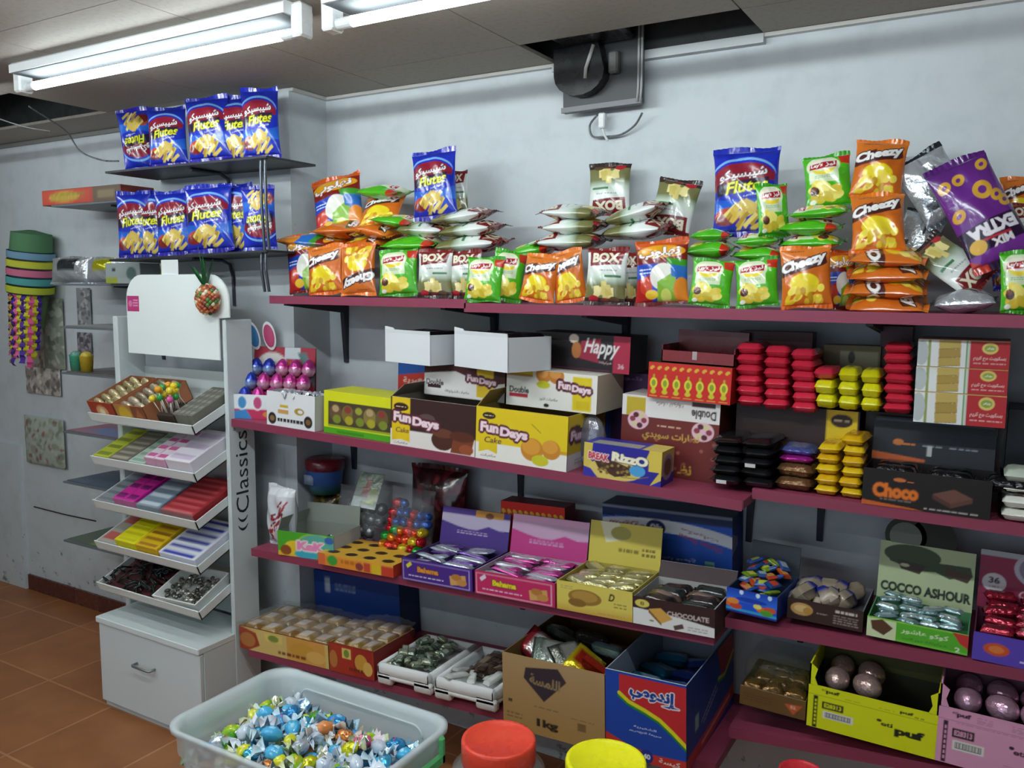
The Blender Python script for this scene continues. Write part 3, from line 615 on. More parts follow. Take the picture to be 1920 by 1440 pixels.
# middle pile
bag('white', 'white crisp bag standing upside down, left of two against the wall', 1143, 356, -.1, 80, 100, 181, -14, 8, 0)
bag('white', 'white crisp bag standing upside down and tilted, right of two against the wall', 1264, 388, -.14, 82, 108, 168, -14, 12, 1)
for nm, k, px, py, L, T, r, v, fx in (('topmost at the left of the middle pile', 'white', 1078, 398, 112, 30, -3, 0, 1), ('second from top at the left of the middle pile', 'white', 1080, 424, 116, 32, 0, 1, 1), ('lowest at the left of the middle pile', 'white', 1074, 452, 124, 36, 0, 0, 1), ('topmost at the right of the middle pile, tilted', 'white', 1192, 400, 118, 32, 14, 1, 0),
    ('lower at the right of the middle pile', 'white', 1194, 432, 126, 36, 4, 0, 0), ('left of the middle white pile', 'green', 1003, 468, 80, 32, 8, 0, 0), ('upper one beneath the large blue bag', 'green', 1338, 440, 80, 24, 0, 1, 0), ('lower one beneath the large blue bag', 'green', 1332, 468, 92, 36, 2, 0, 0), ('upper one above the green front bag', 'green', 1424, 450, 90, 28, 2, 1, 1), ('lower one above the green front bag', 'green', 1424, 476, 96, 30, 0, 2, 0),
    ('top of the stack under the leaning green bag', 'green', 1538, 398, 118, 28, 3, 0, 1), ('middle of the stack under the leaning green bag', 'green', 1520, 426, 120, 30, 0, 1, 0), ('bottom of the stack under the leaning green bag', 'green', 1524, 454, 118, 32, 0, 2, 1)):
    lay(k, k+' crisp bag lying flat, '+nm, px, py, L, T, r, -.23, v, flipx=bool(fx))
bag('blue', 'large blue crisp bag standing upright right of the middle pile', 1399, 360, -.22, 128, 166, 2, -12, 8, 2)
bag('green', 'green crisp bag standing edge on against the large blue bag', 1449, 394, -.27, 60, 100, 4, -48, 6, 0)
bag('green', 'green crisp bag leaning back against the wall, highest green one', 1552, 340, -.18, 92, 100, 6, -14, 14, 1)
# ================================================================== white slanted-tray display
DX0, DX1, DYF = -3.18, -2.528, -.60
st = thing('display_stand', 'white slanted tray display stand with blank rounded header board', 'display stand', ((DX0+DX1)/2, -.4, 0))
CX = (DX0+DX1)/2
def loc_(x, y, z): return (x-CX, y+.4, z)
WH, WH2 = '#dde5e4', '#cfd9da'
for (a, b_, nm) in ((DX1-.02, DX1, 'side_panel'), (-3.21, -3.18, 'side_panel')):
    MB().bbox(loc_(a, -.465, 0), loc_(b_, -.335, 1.615), WH2, .004).obj(nm, PAINT, st)
MB().box(loc_(DX0, -.343, .4), loc_(DX1-.02, -.336, 1.40), '#c3cccb').obj('back_board', PAINT, st)
hb = [(-3.10, 1.468), (-2.556, 1.462), (-2.556, 1.62), (-2.497, 1.625)]+[(-2.597+.10*math.cos(t), 1.685+.10*math.sin(t)) for t in np.linspace(0, math.pi/2, 8)]+[(-3.00+.10*math.cos(t), 1.685+.10*math.sin(t)) for t in np.linspace(math.pi/2, math.pi, 8)]+[(-3.10, 1.62)]
hd = MB().prism([(x-CX, z) for x, z in hb], -.472+.4, -.466+.4, '#eaf3f1', ax=1).obj('header_board', PAINT, st)
MB().bbox(loc_(-2.885, -.4655, 1.5), loc_(-2.785, -.4605, 1.842), '#e2e9e8', .002).obj('header_post', PAINT, st)
ta = Art(.075, .06, '#c03a7c', 30); ta.ell(.28, .5, .16, .2, '#d87aa8'); ta.lines(.5, .3, .9, .8, 3, '#e8b8d0')
MB().sheet(loc_(-3.095, -.4728, 1.638), (.075, 0, 0), (0, 0, .062), ta.img()).obj('price_tag', CARD, hd)
TRAYS = []
for k, zf in enumerate((1.194, 1.016, .834, .662, .486)):
    o = MB(); w2 = (DX1-.024-DX0)/2-.001; dpt = .275
    o.box((-w2, 0, 0), (w2, dpt, .004), WH); o.box((-w2, 0, 0), (w2, .005, .04), WH); o.box((-w2, 0, 0), (-w2+.005, dpt-.05, .036), WH); o.box((w2-.005, 0, 0), (w2, dpt-.05, .036), WH)
    t = o.obj('tray', PAINT, st); xc = (DX0+DX1-.02)/2; Rt = rx(math.radians(23)); L0 = np.array([xc, DYF, zf])
    t.parent = st; t.matrix_local = Matrix([[*Rt[0], L0[0]-CX], [*Rt[1], L0[1]+.4], [*Rt[2], L0[2]], [0, 0, 0, 1]])
    TRAYS.append((L0, Rt, w2))
bc = MB(); bc.box(loc_(DX0+.03, -.612, .0), loc_(DX1-.001, -.4655, .365), '#cdd9dc'); bc.box(loc_(DX0+.03, -.4655, .0), loc_(DX1-.022, -.345, .365), '#cdd9dc')
bc.obj('base_cabinet', PAINT, st)
MB().bbox(loc_(DX0+.024, -.64, .365), loc_(DX1, -.4655, .39), '#d8e2e2', .003).box(loc_(DX0+.024, -.4655, .366), loc_(DX1-.022, -.345, .39), '#d8e2e2').obj('cabinet_top', PAINT, st)
df = MB().bbox(loc_(DX0+.033, -.632, .03), loc_(DX1-.004, -.613, .36), '#d2dcdf', .003).obj('drawer', PAINT, st)
hx, hz = -2.85, .245
MB().tube([loc_(hx-.055, -.632, hz), loc_(hx-.055, -.655, hz), loc_(hx-.045, -.66, hz), loc_(hx+.045, -.66, hz), loc_(hx+.055, -.655, hz), loc_(hx+.055, -.632, hz)], .005, '#9aa4a8', 10).obj('handle', METAL, df, True)
lt = MB()
for s_, z0, z1, y0, y1 in (('Classics', .862, 1.185, -.438, -.376), ('((', .79, .85, -.432, -.384), ('°', 1.19, 1.2, -.442, -.432)):
    V_, T_ = texttris(s_, .0)
    lt.add(np.stack([np.full(len(V_), DX1+.0006-CX), (y0+y1)/2+.4-V_[:, 1]*(y1-y0), (z0+z1)/2+V_[:, 0]*(z1-z0)], 1), T_, '#2a2e30')
tag(lt.obj('lettering', CARD, st), 'black lettering running up the side panel', None)

# ---- goods on the trays: small printed packs lying on the slope
def packbox(m, lo, hi, top, side, img=None, r=.002):
    m.bbox(lo, hi, side, r)
    if img is not None: m.sheet((lo[0]+r, lo[1]+r, hi[2]+.0004), (hi[0]-lo[0]-2*r, 0, 0), (0, hi[1]-lo[1]-2*r, 0), img)
    return m
def striped(w, h, bg, fg, n, nx=24, word=None, wc='#ffffff'):
    a = Art(w, h, bg, nx)
    for i in range(n): a.rect(.08, (i+.2)/n, .92, (i+.62)/n, fg)
    if word: a.text(word, .5, .5, .8, .4, wc)
    return a.img()
def ontray(k, x0, x1, y0, y1, h, name, label, cat, bg, fg, n, side=None, word=None, group=None, mat=CARD, lift=.0045):
    L0, Rt, w2 = TRAYS[k]; X0 = -w2+.007+x0*(2*w2-.014); X1 = -w2+.007+x1*(2*w2-.014)
    c = np.array([(X0+X1)/2, (y0+y1)/2, lift]); h = h*1.35+.006; o = MB(); a, b_ = (X1-X0)/2, (y1-y0)/2
    packbox(o, (-a, -b_, 0), (a, b_, h), bg, side or bg, striped(2*a, 2*b_, bg, fg, n, 28, word))
    me = o.obj(name, mat); pose(me, L0+Rt@c, Rt); return tag(me, label, cat, group)
# top tray: two open sweet cartons, lollipops, wrapped packs
def opentray(k, x0, x1, y0, y1, h, label, art, fill, flabel, fc, rows):
    L0, Rt, w2 = TRAYS[k]; X0 = -w2+.007+x0*(2*w2-.014); X1 = -w2+.007+x1*(2*w2-.014); a, b_ = (X1-X0)/2, (y1-y0)/2
    T0 = L0+Rt@np.array([(X0+X1)/2, (y0+y1)/2, .0045]); o = MB()
    o.box((-a, -b_, 0), (a, b_, .003), '#b08a60'); o.box((-a, -b_, 0), (-a+.002, b_, h), '#a86a48'); o.box((a-.002, -b_, 0), (a, b_, h), '#a86a48'); o.box((-a, b_-.002, 0), (a, b_, h), '#a86a48'); o.box((-a, -b_, 0), (a, -b_+.002, h), '#b8604a'); o.sheet((-a, -b_-.0005, 0), (2*a, 0, 0), (0, 0, h), art)
    t = o.obj('sweet_carton', CARD); pose(t, T0, Rt); tag(t, label, 'carton')
    nx_, ny_ = rows
    for i in range(nx_):
        for j in range(ny_):
            q = MB(); ww, dd = (2*a-.006)/nx_/2, (2*b_-.006)/ny_/2
            q.ell((0, 0, h*.55), (ww*.92, dd*.92, h*.5), fc[(i+j) % len(fc)], 10, 6)
            u = q.obj('wrapped_sweet', FOIL, None, True); pose(u, T0+Rt@np.array([-a+.003+ww*(2*i+1), -b_+.003+dd*(2*j+1), .003]), Rt); tag(u, flabel, 'sweet', flabel.split(' in ')[-1]+' sweets')
aa = Art(.16, .05, '#a5432f', 40); aa.ell(.5, .5, .22, .3, '#d9a36a'); aa.ell(.5, .5, .1, .16, '#f2e2c4'); aa.rect(0, 0, 1, .12, '#7a2a20')
opentray(0, .01, .27, .01, .23, .085, 'red brown sweet carton at left of the top tray', aa.img(), 0, 'pale gold wrapped sweet in the red brown carton', ['#c7b78e', '#b5a67c', '#d8c99a'], (2, 6))
ab = Art(.16, .05, '#b98a4a', 40); ab.ell(.3, .5, .2, .4, '#d8b43c'); ab.rect(.55, 0, 1, 1, '#8a5238'); ab.poly([(.6, .2), (.95, .2), (.78, .9)], '#b06a48')
opentray(0, .29, .58, .01, .23, .085, 'tan and brown sweet carton in the middle of the top tray', ab.img(), 0, 'pale wrapped sweet in the tan carton', ['#b7a890', '#c8bba0', '#a09078'], (2, 6))
L0, Rt, w2 = TRAYS[0]
hol = MB(); hol.bbox((.10, .02, .0045), (.195, .12, .06), '#3a2b22', .003); ho = hol.obj('lollipop_box', CARD); pose(ho, L0, Rt); tag(ho, 'dark box holding coloured ball lollipops on the top tray', 'box')
rr = random.Random(4); lc = ['#e6cf2a', '#e2c02c', '#2f9a44', '#e0a028', '#d85aa0', '#e6d63a', '#38a050', '#e4c83a', '#e8e06a']
ln = {'#2f9a44': 'green', '#38a050': 'green', '#d85aa0': 'pink', '#e0a028': 'orange'}
for i in range(17):
    bx, by = .113+.07*(i % 6)/5.+rr.uniform(-.006, .006), .035+.07*(i//6)/2.; tx, ty, tz = bx+rr.uniform(-.02, .012), by+rr.uniform(-.02, .01)-.012, .115+rr.uniform(-.02, .03)
    c = lc[i % 9]; q = MB(); q.tube([(0, 0, 0), (tx-bx, ty-by, tz-.055)], .0018, '#e8e4da', 6); q.ell((tx-bx, ty-by, tz-.05), (.0135,)*3, c, 12, 8)
    u = q.obj('lollipop', GLOSS, None, True); pose(u, L0+Rt@np.array([bx, by, .0605]), np.eye(3)); nm = ln.get(c, 'yellow'); tag(u, nm+' ball lollipop in the dark box on the top tray', 'lollipop', nm+' ball lollipops')
for i in range(4): ontray(0, .80+.046*i, .845+.046*i, .03, .24, .04, 'snack_pack', 'dull grey wrapped pack standing %s at right of the top tray' % ('first', 'second', 'third', 'last')[i], 'pack', '#6e6e66', '#8f8d80', 5, '#77766c')
# second tray
for i, (a, b_, bg, fg, n, wd_, lab) in enumerate(((.0, .16, '#b9bf3a', '#7c8a2a', 4, None, 'yellow green gum box at left end of the second tray'), (.17, .36, '#7c756a', '#a8a292', 6, None, 'grey brown pack with shiny seams on the second tray'), (.37, .53, '#b8cdbc', '#8aa89a', 5, None, 'pale green flat box on the second tray'))): ontray(1, a, b_, .01, .22, .022, 'gum_box', lab, 'box', bg, fg, n)
for i in range(2): ontray(1, .55+.1*i, .645+.1*i, .012, .23, .045, 'gum_box', '%s pink and white gum box on the second tray' % ('left', 'right')[i], 'box', '#e4d8e2', '#c65a92', 4, '#d9a8c2')
ontray(1, .76, .99, .012, .23, .05, 'gum_box', 'white wide gum box at right end of the second tray', 'box', '#e2dde6', '#c8b8d0', 3, '#dfdbe4')
# third tray
ontray(2, .0, .2, .01, .22, .02, 'gum_box', 'clear and grey flat box at left of the third tray', 'box', '#8d979c', '#6d777c', 5)
for i in range(2): ontray(2, .21+.11*i, .315+.11*i, .01, .21, .04, 'gum_box', '%s magenta gum box on the third tray' % ('left', 'right')[i], 'box', '#d2289a', '#7c1a6a', 3, '#c8249a')
ontray(2, .44, .66, .01, .22, .034, 'gum_box', 'slate blue gum box in the middle of the third tray', 'box', '#7f95a4', '#c2d0d8', 4, '#6f8594')
ontray(2, .68, .99, .01, .24, .034, 'gum_box', 'dark red wide gum box at right of the third tray', 'box', '#a8323a', '#c9585c', 7, '#98282f')
pl = MB().box((-w2+.008, -.0025, .042), (w2-.008, -.0005, .075), '#cfe0e4').obj('plastic_lip', CLEAR); pose(pl, TRAYS[2][0]+TRAYS[2][1]@np.array([0, .006, -.002]), TRAYS[2][1]); tag(pl, 'clear plastic guard strip along the front of the third tray', 'guard strip')
# fourth tray
ontray(3, .0, .20, .01, .22, .02, 'gum_box', 'clear box with red ring print at left of the fourth tray', 'box', '#a9a49a', '#c0605c', 2, '#a9aaa4')
for i in range(2): ontray(3, .21+.215*i, .42+.215*i, .01, .2-.01*i, .042, 'gum_box', '%s yellow gum box on the fourth tray' % ('plain bright', 'printed deeper')[i], 'box', ('#e8e018', '#e2bc1c')[i], ('#c9c414', '#a8741c')[i], 5, ('#dcd614', '#d8b018')[i])
ontray(3, .65, .99, .01, .24, .036, 'gum_box', 'white gum box with blue stripes at right of the fourth tray', 'box', '#dfe3ee', '#3a45a8', 6, '#d8dcea')
# lowest tray: dark twisted sweets and a white tub
L0, Rt, w2 = TRAYS[4]; lo = thing('liquorice_tray', 'shallow pack of tangled black liquorice on the lowest tray', 'sweets', L0+Rt@np.array([-w2+.19, .13, .0045]), Rt)
MB().bbox((-.175, -.118, 0), (.175, .118, .012), '#5a2f34', .003).obj('base', CARD, lo)
lq = MB()
for i in range(90):
    x, y = rr.uniform(-.165, .165), rr.uniform(-.11, .11); an = rr.uniform(0, 3.14); ll = rr.uniform(.02, .045)
    p = [(x+math.cos(an)*ll*s_-.0, y+math.sin(an)*ll*s_, .018+.016*rr.random()+.012*math.cos(s_*1.5)) for s_ in (-1, -.4, .3, 1)]
    p = [(min(max(a, -.172), .172), min(max(b, -.115), .115), c) for a, b, c in p]; lq.tube(p, .0045, ['#14191a', '#1e2626', '#26302e'][i % 3], 6)
tag(lq.obj('liquorice', GLOSS, lo, True), None, None, None, 'stuff')
tb = thing('sweet_tub', 'white open tub of silvery sweets on the lowest tray', 'tub', L0+Rt@np.array([.17, .10, .0045]), Rt@rz(.05))
q = MB(); P_ = [(-.12, -.095), (.12, -.095), (.12, .095), (-.12, .095)]
for (a, b_) in ((0, 1), (1, 2), (2, 3), (3, 0)):
    (x0, y0), (x1, y1) = P_[a], P_[b_]; k_ = .86
    q.add([(x0*k_, y0*k_, 0), (x1*k_, y1*k_, 0), (x1, y1, .055), (x0, y0, .055), (x0*k_*.96, y0*k_*.96, .004), (x1*k_*.96, y1*k_*.96, .004), (x1*.95, y1*.95, .055), (x0*.95, y0*.95, .055)], [(0, 1, 2, 3), (5, 4, 7, 6), (3, 2, 6, 7)], '#e6eae8')
q.add([(x*.86, y*.86, .002) for x, y in P_], [(0, 1, 2, 3)], '#dfe3e0'); q.obj('tub', PAINT, tb)
q = MB()
for i in range(70): q.ell((rr.uniform(-.095, .095), rr.uniform(-.07, .07), .03+rr.uniform(0, .012)), (.014, .009, .008), ['#8e8c86', '#6d6a64', '#b5b3ac', '#54504c'][i % 4], 7, 5, rz(rr.uniform(0, 3)))
tag(q.obj('sweets', FOIL, tb, True), None, None, None, 'stuff')
# pineapple ornament hanging from the black shelf
po = atY(386, 545, -.50); pn = thing('pineapple_ornament', 'foil pineapple ornament with green leaves hanging over the header board', 'ornament', po, rz(-.3)@ry(-.35))
q = MB(); nv = 13
for i in range(nv):
    v = -1+2*(i+.5)/nv; rr_ = math.sqrt(max(1-v*v, .05)); n_ = max(5, int(13*rr_))
    for j in range(n_):
        a = 2*math.pi*(j+.5*(i % 2))/n_; q.ell((.05*rr_*math.cos(a), .036*rr_*math.sin(a), -.035+.052*v), (.011, .009, .009), ['#b5583c', '#d8cfae', '#8d4632', '#c77a4a', '#4c7a3a'][(i*3+j*2) % 5], 7, 5)
q.ell((0, 0, -.035), (.048, .034, .05), '#8d4f38', 14, 9); q.obj('fruit_body', GLOSS, pn, True)
for i in range(9):
    a = i*2.4; sp = .02+.022*(i % 3); q = MB(); n0 = np.array([math.cos(a)*sp, math.sin(a)*sp*.6, 0])
    P_ = [np.array([0, 0, .012])+n0*t_*1.3+np.array([0, 0, .115-.012*(i % 3)])*t_ for t_ in np.linspace(0, 1, 5)]; wv = np.array([-math.sin(a), math.cos(a), 0])
    V_ = [p+wv*s_*.012*(1-t_)*(.6+t_) for p, t_ in zip(P_, np.linspace(0, .98, 5)) for s_ in (-1, 1)]
    q.add(V_, [(2*k_, 2*k_+1, 2*k_+3, 2*k_+2) for k_ in range(4)], ['#1f6a3a', '#2f8a48', '#174a2c'][i % 3]); q.obj('leaf', GLOSS, pn)
top_ = np.array(po)+rz(-.3)@ry(-.35)@np.array([0, 0, .12]); MB().tube([(0, 0, .10), (.0, .0, .175)], .0012, '#3a5a40', 5).obj('string', MATTE, pn)

# ================================================================== left wall goods
P = atY(58, 492, -.12); ws = thing('paper_streamer', 'striped paper windsock with hanging purple, yellow and pink streamers', 'streamer', P, ry(math.radians(8)))
q = MB(); prof = [(.085, .17), (.112, .165), (.112, .07)]; q.lathe([(.095, .15), (.1, .06)][::-1], '#4f7a56', 28); q.lathe([(.09, .15), (.02, .165)], '#47704e', 28); q.obj('green_top', MATTE, ws, True)
for i, c in enumerate(('#6d93ac', '#b9bd3e', '#c06a86', '#4f9a9a', '#aebb38')):
    z1 = .06-.044*i; q = MB(); q.lathe([(.112, z1-.038), (.113, z1-.004)], c, 28); q.lathe([(.108, z1-.044), (.109, z1-.036)], '#2c3a44', 28); q.obj('band', MATTE, ws, True)
q = MB().lathe([(.07, -.34), (.085, -.2), (.09, -.12)], '#58704a', 18); q.obj('paper_core', MATTE, ws, True)
for i in range(16):
    a = -math.pi*(.02+.96*i/15); x, y = .095*math.cos(a), .095*math.sin(a); c = ['#4a2f8e', '#c3bd2a', '#d95a94', '#c9c62e', '#53359a', '#cfca3a', '#e06a9c'][i % 7]; Ln = .30+.09*((i*7) % 5)/4; wv = np.array([-math.sin(a), math.cos(a), 0])
    q = MB(); n = 26; V_ = []
    for k_ in range(n):
        t_ = k_/(n-1); zz = -.15-Ln*t_; out_ = np.array([x, y, 0])*(1-.12*t_)+np.array([math.cos(a), math.sin(a), 0])*.008*math.sin(k_*1.9+i); wd_ = .011+.004*(k_ % 2)
        V_ += [out_+np.array([0, 0, zz])-wv*wd_, out_+np.array([0, 0, zz])+wv*wd_]
    q.add(V_, [(2*k_, 2*k_+1, 2*k_+3, 2*k_+2) for k_ in range(n-1)], c); tag(q.obj('streamer', MATTE, ws), {'#4a2f8e': 'purple', '#53359a': 'purple', '#d95a94': 'pink', '#e06a9c': 'pink'}.get(c, 'yellow')+' streamer', None)
def wallpaperbag(label, x0, y0, x1, y1, cat, fn, name, mat=CARD, Y=-.012, dp=.01, seed=0):
    A, B = atY(x0, y1, Y), atY(x1, y0, Y); W_, H_ = B[0]-A[0], B[2]-A[2]; o = MB(); im = fn(W_, H_)
    n0, n1 = im.shape[1], im.shape[0]; U, Vv = np.meshgrid(np.linspace(0, 1, n0), np.linspace(0, 1, n1)); b_ = dp*np.sin(np.pi*U)**.5*np.sin(np.pi*Vv)**.5
    G = np.stack([(U-.5)*W_, -b_+.0*U, Vv*H_], -1); o.add(G.reshape(-1, 3), gridf(n0, n1), im.reshape(-1, 3)); o.box((-W_/2, 0, 0), (W_/2, .002, H_), '#8a9090')
    t_ = o.obj(name, mat, None, True); pose(t_, ((A[0]+B[0])/2, Y, A[2])); return tag(t_, label, cat)
def speck(bg, cols, n, rs, sd):
    def f(w, h):
        a = Art(w, h, bg, 44); r = random.Random(sd)
        for i in range(n): a.ell(r.random(), r.random(), rs*r.uniform(.5, 1.4), rs*r.uniform(.4, 1.2)*w/h, cols[r.randrange(len(cols))], r.uniform(0, 180))
        return a.img()
    return f
wallpaperbag('grey patterned picture card on the wall below the streamers', 50, 692, 112, 736, 'card', speck('#b7b2ac', ['#6d6764', '#8d8783', '#d6d2cc'], 90, .05, 1), 'picture_card', dp=.003)
wallpaperbag('grey mottled card just under the streamer ends', 52, 652, 114, 688, 'card', speck('#a8a49e', ['#7d7470', '#c4bfb8', '#9a7a74'], 90, .05, 2), 'picture_card', dp=.003)
wallpaperbag('clear packet of green and red herbs hanging on the left wall', 50, 788, 118, 866, 'packet', speck('#aab3ac', ['#8e9a80', '#9a9c88', '#8a6a62', '#b0b4a8', '#7c8a74', '#b8bab2', '#9aa898'], 130, .045, 3), 'herb_packet', FILM, Y=-.02, dp=.02)
wallpaperbag('long clear plastic sleeve hanging behind the streamers', 84, 560, 116, 690, 'sleeve', speck('#8d9488', ['#a9b0a4', '#6f786c', '#7d8a78'], 60, .12, 4), 'plastic_sleeve', FILM, Y=-.016, dp=.012)
# goods on those grey shelves
def onshelf(k, px0, px1, h, y0, y1, label, cat, name, art=None, col='#888', mat=CARD):
    x0, x1, z = LW[k]; A, B = atY(px0, 500, y0)[0], atY(px1, 500, y0)[0]; B = min(B, x1-.002); w_ = B-A; o = MB(); o.bbox((-w_/2, y0, 0), (w_/2, y1, h), col, .002)
    if art: o.sheet((-w_/2+.002, y0-.0006, .002), (w_-.004, 0, 0), (0, 0, h-.004), art(w_, h))
    t_ = o.obj(name, mat); pose(t_, ((A+B)/2, 0, z+.0005)); return tag(t_, label, cat)
def a_sweet(w, h):
    a = Art(w, h, '#b34a3c', 60); a.rect(.0, .1, .62, .9, '#c0503e'); a.ell(.3, .5, .2, .3, '#c7a24a'); a.lines(.14, .3, .56, .75, 2, '#7a8a2a'); a.rect(.66, 0, 1, 1, '#6a5a4a'); a.rect(.72, .3, .92, .7, '#8a7a60'); return a.img()
onshelf(0, 86, 232, .07, -.29, -.12, 'flat red sweet box on the topmost grey shelf', 'box', 'sweet_box', a_sweet, '#8f4438')
def foilpk(px0, px1, k, h, label, cols, y=-.26, sd=1, name='foil_pack'):
    x0, x1, z = LW[k]; A, B = atY(px0, 500, y)[0], min(atY(px1, 500, y)[0], x1-.004); w_ = B-A; a = Art(w_, h, cols[0], 40)
    if len(cols) > 1: a.rect(.25, .5, .75, .95, cols[1])
    if len(cols) > 2: a.rect(0, .0, 1, .3, cols[2])
    ms = pouch_grid(w_, h, .06, a.img(), sd); t_ = thing(name, label, 'pack', ((A+B)/2, y, z+.001), rx(-.1), None)
    for q, n in zip(ms, ('pouch', 'seal', 'seal')): q.obj(n, FOIL, t_, True)
foilpk(94, 165, 1, .125, 'silver foil pack with dark patch on the second grey shelf', ['#b8bcc0', '#3c3f44'], sd=2)
foilpk(160, 232, 1, .12, 'silver foil pack with yellow label on the second grey shelf', ['#b9bdc2', '#c9c61e'], sd=3)
wb = MB().bbox((-.12, -.05, 0), (.12, .05, .09), '#8b9696', .002); wb.sheet((-.118, -.0508, .002), (.236, 0, 0), (0, 0, .086), (lambda a: (a.ell(.75, .5, .14, .3, '#55706a'), a.rect(0, 0, .35, .3, '#9aa23a'), a.rect(.2, .6, .3, .75, '#3c4444'), a)[-1])(Art(.236, .086, '#99a4a2', 40)).img())
o = wb.obj('grey_box', CARD); A = atY(262, 500, -.27); pose(o, (PX0-.13, -.27, LW[1][2]+.0005)); tag(o, 'grey box with dark oval at right end of the second grey shelf', 'box')
o = MB().ell((0, 0, .055), (.075, .05, .055), '#b4b42c', 16, 10).ell((0, -.01, .075), (.06, .045, .04), '#8f8f78', 14, 8).obj('sponge_pack', FILM, None, True); A = atY(204, 470, -.12)
pose(o, (PX0-.1, -.1, LW[1][2]+.0)); tag(o, 'yellow green pack behind the foil packs on the second grey shelf', 'pack')
for i, (px, c, nm) in enumerate(((144, '#3f9a7a', 'green'), (163, '#b59a2a', 'amber'))):
    x0, x1, z = LW[3]; A = atY(px, 690, -.24); q = MB(); q.lathe([(.0, 0), (.026, 0), (.031, .075), (.033, .08), (.028, .078), (.024, .01)], c, 18); q.ell((0, 0, .08), (.026, .026, .02), ['#6a9a8a', '#d0b848'][i], 12, 7)
    o = q.obj('sweet_cup', GLOSS, None, True); pose(o, (A[0], -.24, z+.0005)); tag(o, '%s plastic cup of sweets on the fourth grey shelf' % nm, 'cup')
for k, c, nm, nc in ((4, '#8d6a78', 'pink and blue printed sheet lying on the fifth grey shelf', ['#6d7fae', '#b06a78', '#9a7a8a']), (6, '#6f7d68', 'green printed sheet lying on the lowest grey shelf', ['#7f9a3c', '#5a6a5a', '#9aa88a']), (5, '#5a6678', 'dark blue sheet lying on the sixth grey shelf', ['#49586e', '#7a8a9c']), (2, '#8a8a88', 'grey sheet lying on the third grey shelf', ['#a8a8a6', '#6f6f70']), (3, '#76706e', 'grey magazine lying on the fourth grey shelf', ['#9a9696', '#5c5050', '#b4485c'])):
    x0, x1, z = LW[k]; im = speck(c, nc, 26, .16, k)((x1-x0), .25); o = MB(); hw = (x1-x0)/2-.012; o.box((-hw, -.285, 0), (hw, -.04, .004), c); o.sheet((-hw, -.285, .0045), (2*hw, 0, 0), (0, .245, 0), im)
    o = o.obj('printed_sheet', CARD); pose(o, ((x0+x1)/2, 0, z+.0005)); tag(o, nm, 'sheet')
wallpaperbag('grey paper strip hanging between the second and third grey shelves', 146, 540, 168, 612, 'paper strip', speck('#8f9194', ['#6b6d70', '#b0b2b4'], 40, .1, 7), 'paper_strip', dp=.004)
wallpaperbag('dark paper strip hanging below the third grey shelf', 146, 624, 170, 662, 'paper strip', speck('#77747a', ['#55525a', '#9a979c'], 40, .1, 8), 'paper_strip', dp=.004)
# cables
def cable(pts, r, c, label, name='loose_cable', cat='cable', mat=GLOSS):
    p = np.array([np.array(q, float) for q in pts]); t = np.linspace(0, len(p)-1, 8*(len(p)-1)+1); i = np.clip(t.astype(int), 0, len(p)-2); f = (t-i)[:, None]
    g = lambda k: p[np.clip(k, 0, len(p)-1)]
    c4 = .5*((2*g(i))+(g(i+1)-g(i-1))*f+(2*g(i-1)-5*g(i)+4*g(i+1)-g(i+2))*f*f+(3*g(i)-g(i-1)-3*g(i+1)+g(i+2))*f**3)
    o = MB().tube(c4, r, c, 8).obj(name, mat, None, True); return tag(o, label, cat)
cable([(-3.75, -.45, 2.52), atY(122, 245, -.25), atY(150, 283, -.2), atY(190, 300, -.18), atY(222, 302, -.21)], .004, '#6b7072', 'grey cable drooping from the ceiling opening at far left')
cable([(-4.1, -.5, 2.53), atY(40, 236, -.40), atY(95, 246, -.34)], .003, '#8a8f90', 'thinner pale cable beside the drooping one at far left')
o = MB(); A = atY(64, 950, -.002); B = atY(180, 977, -.002); o.tube([A, (A+B)/2+np.array([0, 0, -.004]), B], .0035, '#3c2a28', 6); tag(o.obj('wall_crack_strip', MATTE, None, True), 'thin dark strip running across the left wall under the shelves', 'strip')
# ================================================================== extractor unit hanging from the ceiling opening
E0 = atY(1055, 212, -.06); E1 = atY(1204, 214, -.06); ez0, ez1 = E0[2]+.0, 2.49; ew = (E1[0]-E0[0])
un = thing('extractor_unit', 'dark grey extractor unit hanging from the open ceiling panel', 'extractor', ((E0[0]+E1[0])/2, -.06, ez0), ry(math.radians(-1)))
q = MB(); q.bbox((-ew/2, 0, 0), (ew/2, .02, ez1-ez0+.16), '#3f4042', .004); q.box((-ew/2, -.012, 0), (ew/2, .0, .016), '#77777a'); q.obj('backplate', PAINT, un)
q = MB(); q.prism([(-ew*.42+.09*math.cos(t)+.06, .11+.07*math.sin(t)) for t in np.linspace(-math.pi, 0, 10)]+[(.0+.01, .2), (-ew*.42-.03, .2)], -.05, -.001, '#17181a', ax=1); q.obj('scroll_housing', GLOSS, un)
MB().bbox((-ew*.42, -.16, .2), (ew*.42, -.002, .33), '#1c1d20', .01).obj('motor', GLOSS, un)
MB().bbox((ew*.12, -.03, .10), (ew*.24, -.002, .17), '#5c5c5a', .006).obj('junction_box', PAINT, un)
MB().tube([(-ew*.02, -.05, .19), (-.03, -.055, .12), (-.035, -.05, .09)], .006, '#a8a8a4', 8).obj('pull_cord', MATTE, un, True)
MB().ell((-ew*.36, -.12, .23), (.03, .03, .022), '#8a8a80', 10, 7).obj('connector', GLOSS, un, True)
q = MB()
for dx in (0, .011): q.tube([(ew/2-.02+dx, -.014, .37), (ew/2-.005+dx, -.016, .28), (ew/2-.008+dx, -.016, .05), (ew/2-.012+dx, -.015, .004)], .004, '#9a9c9c', 7)
q.obj('conduit', PAINT, un, True)
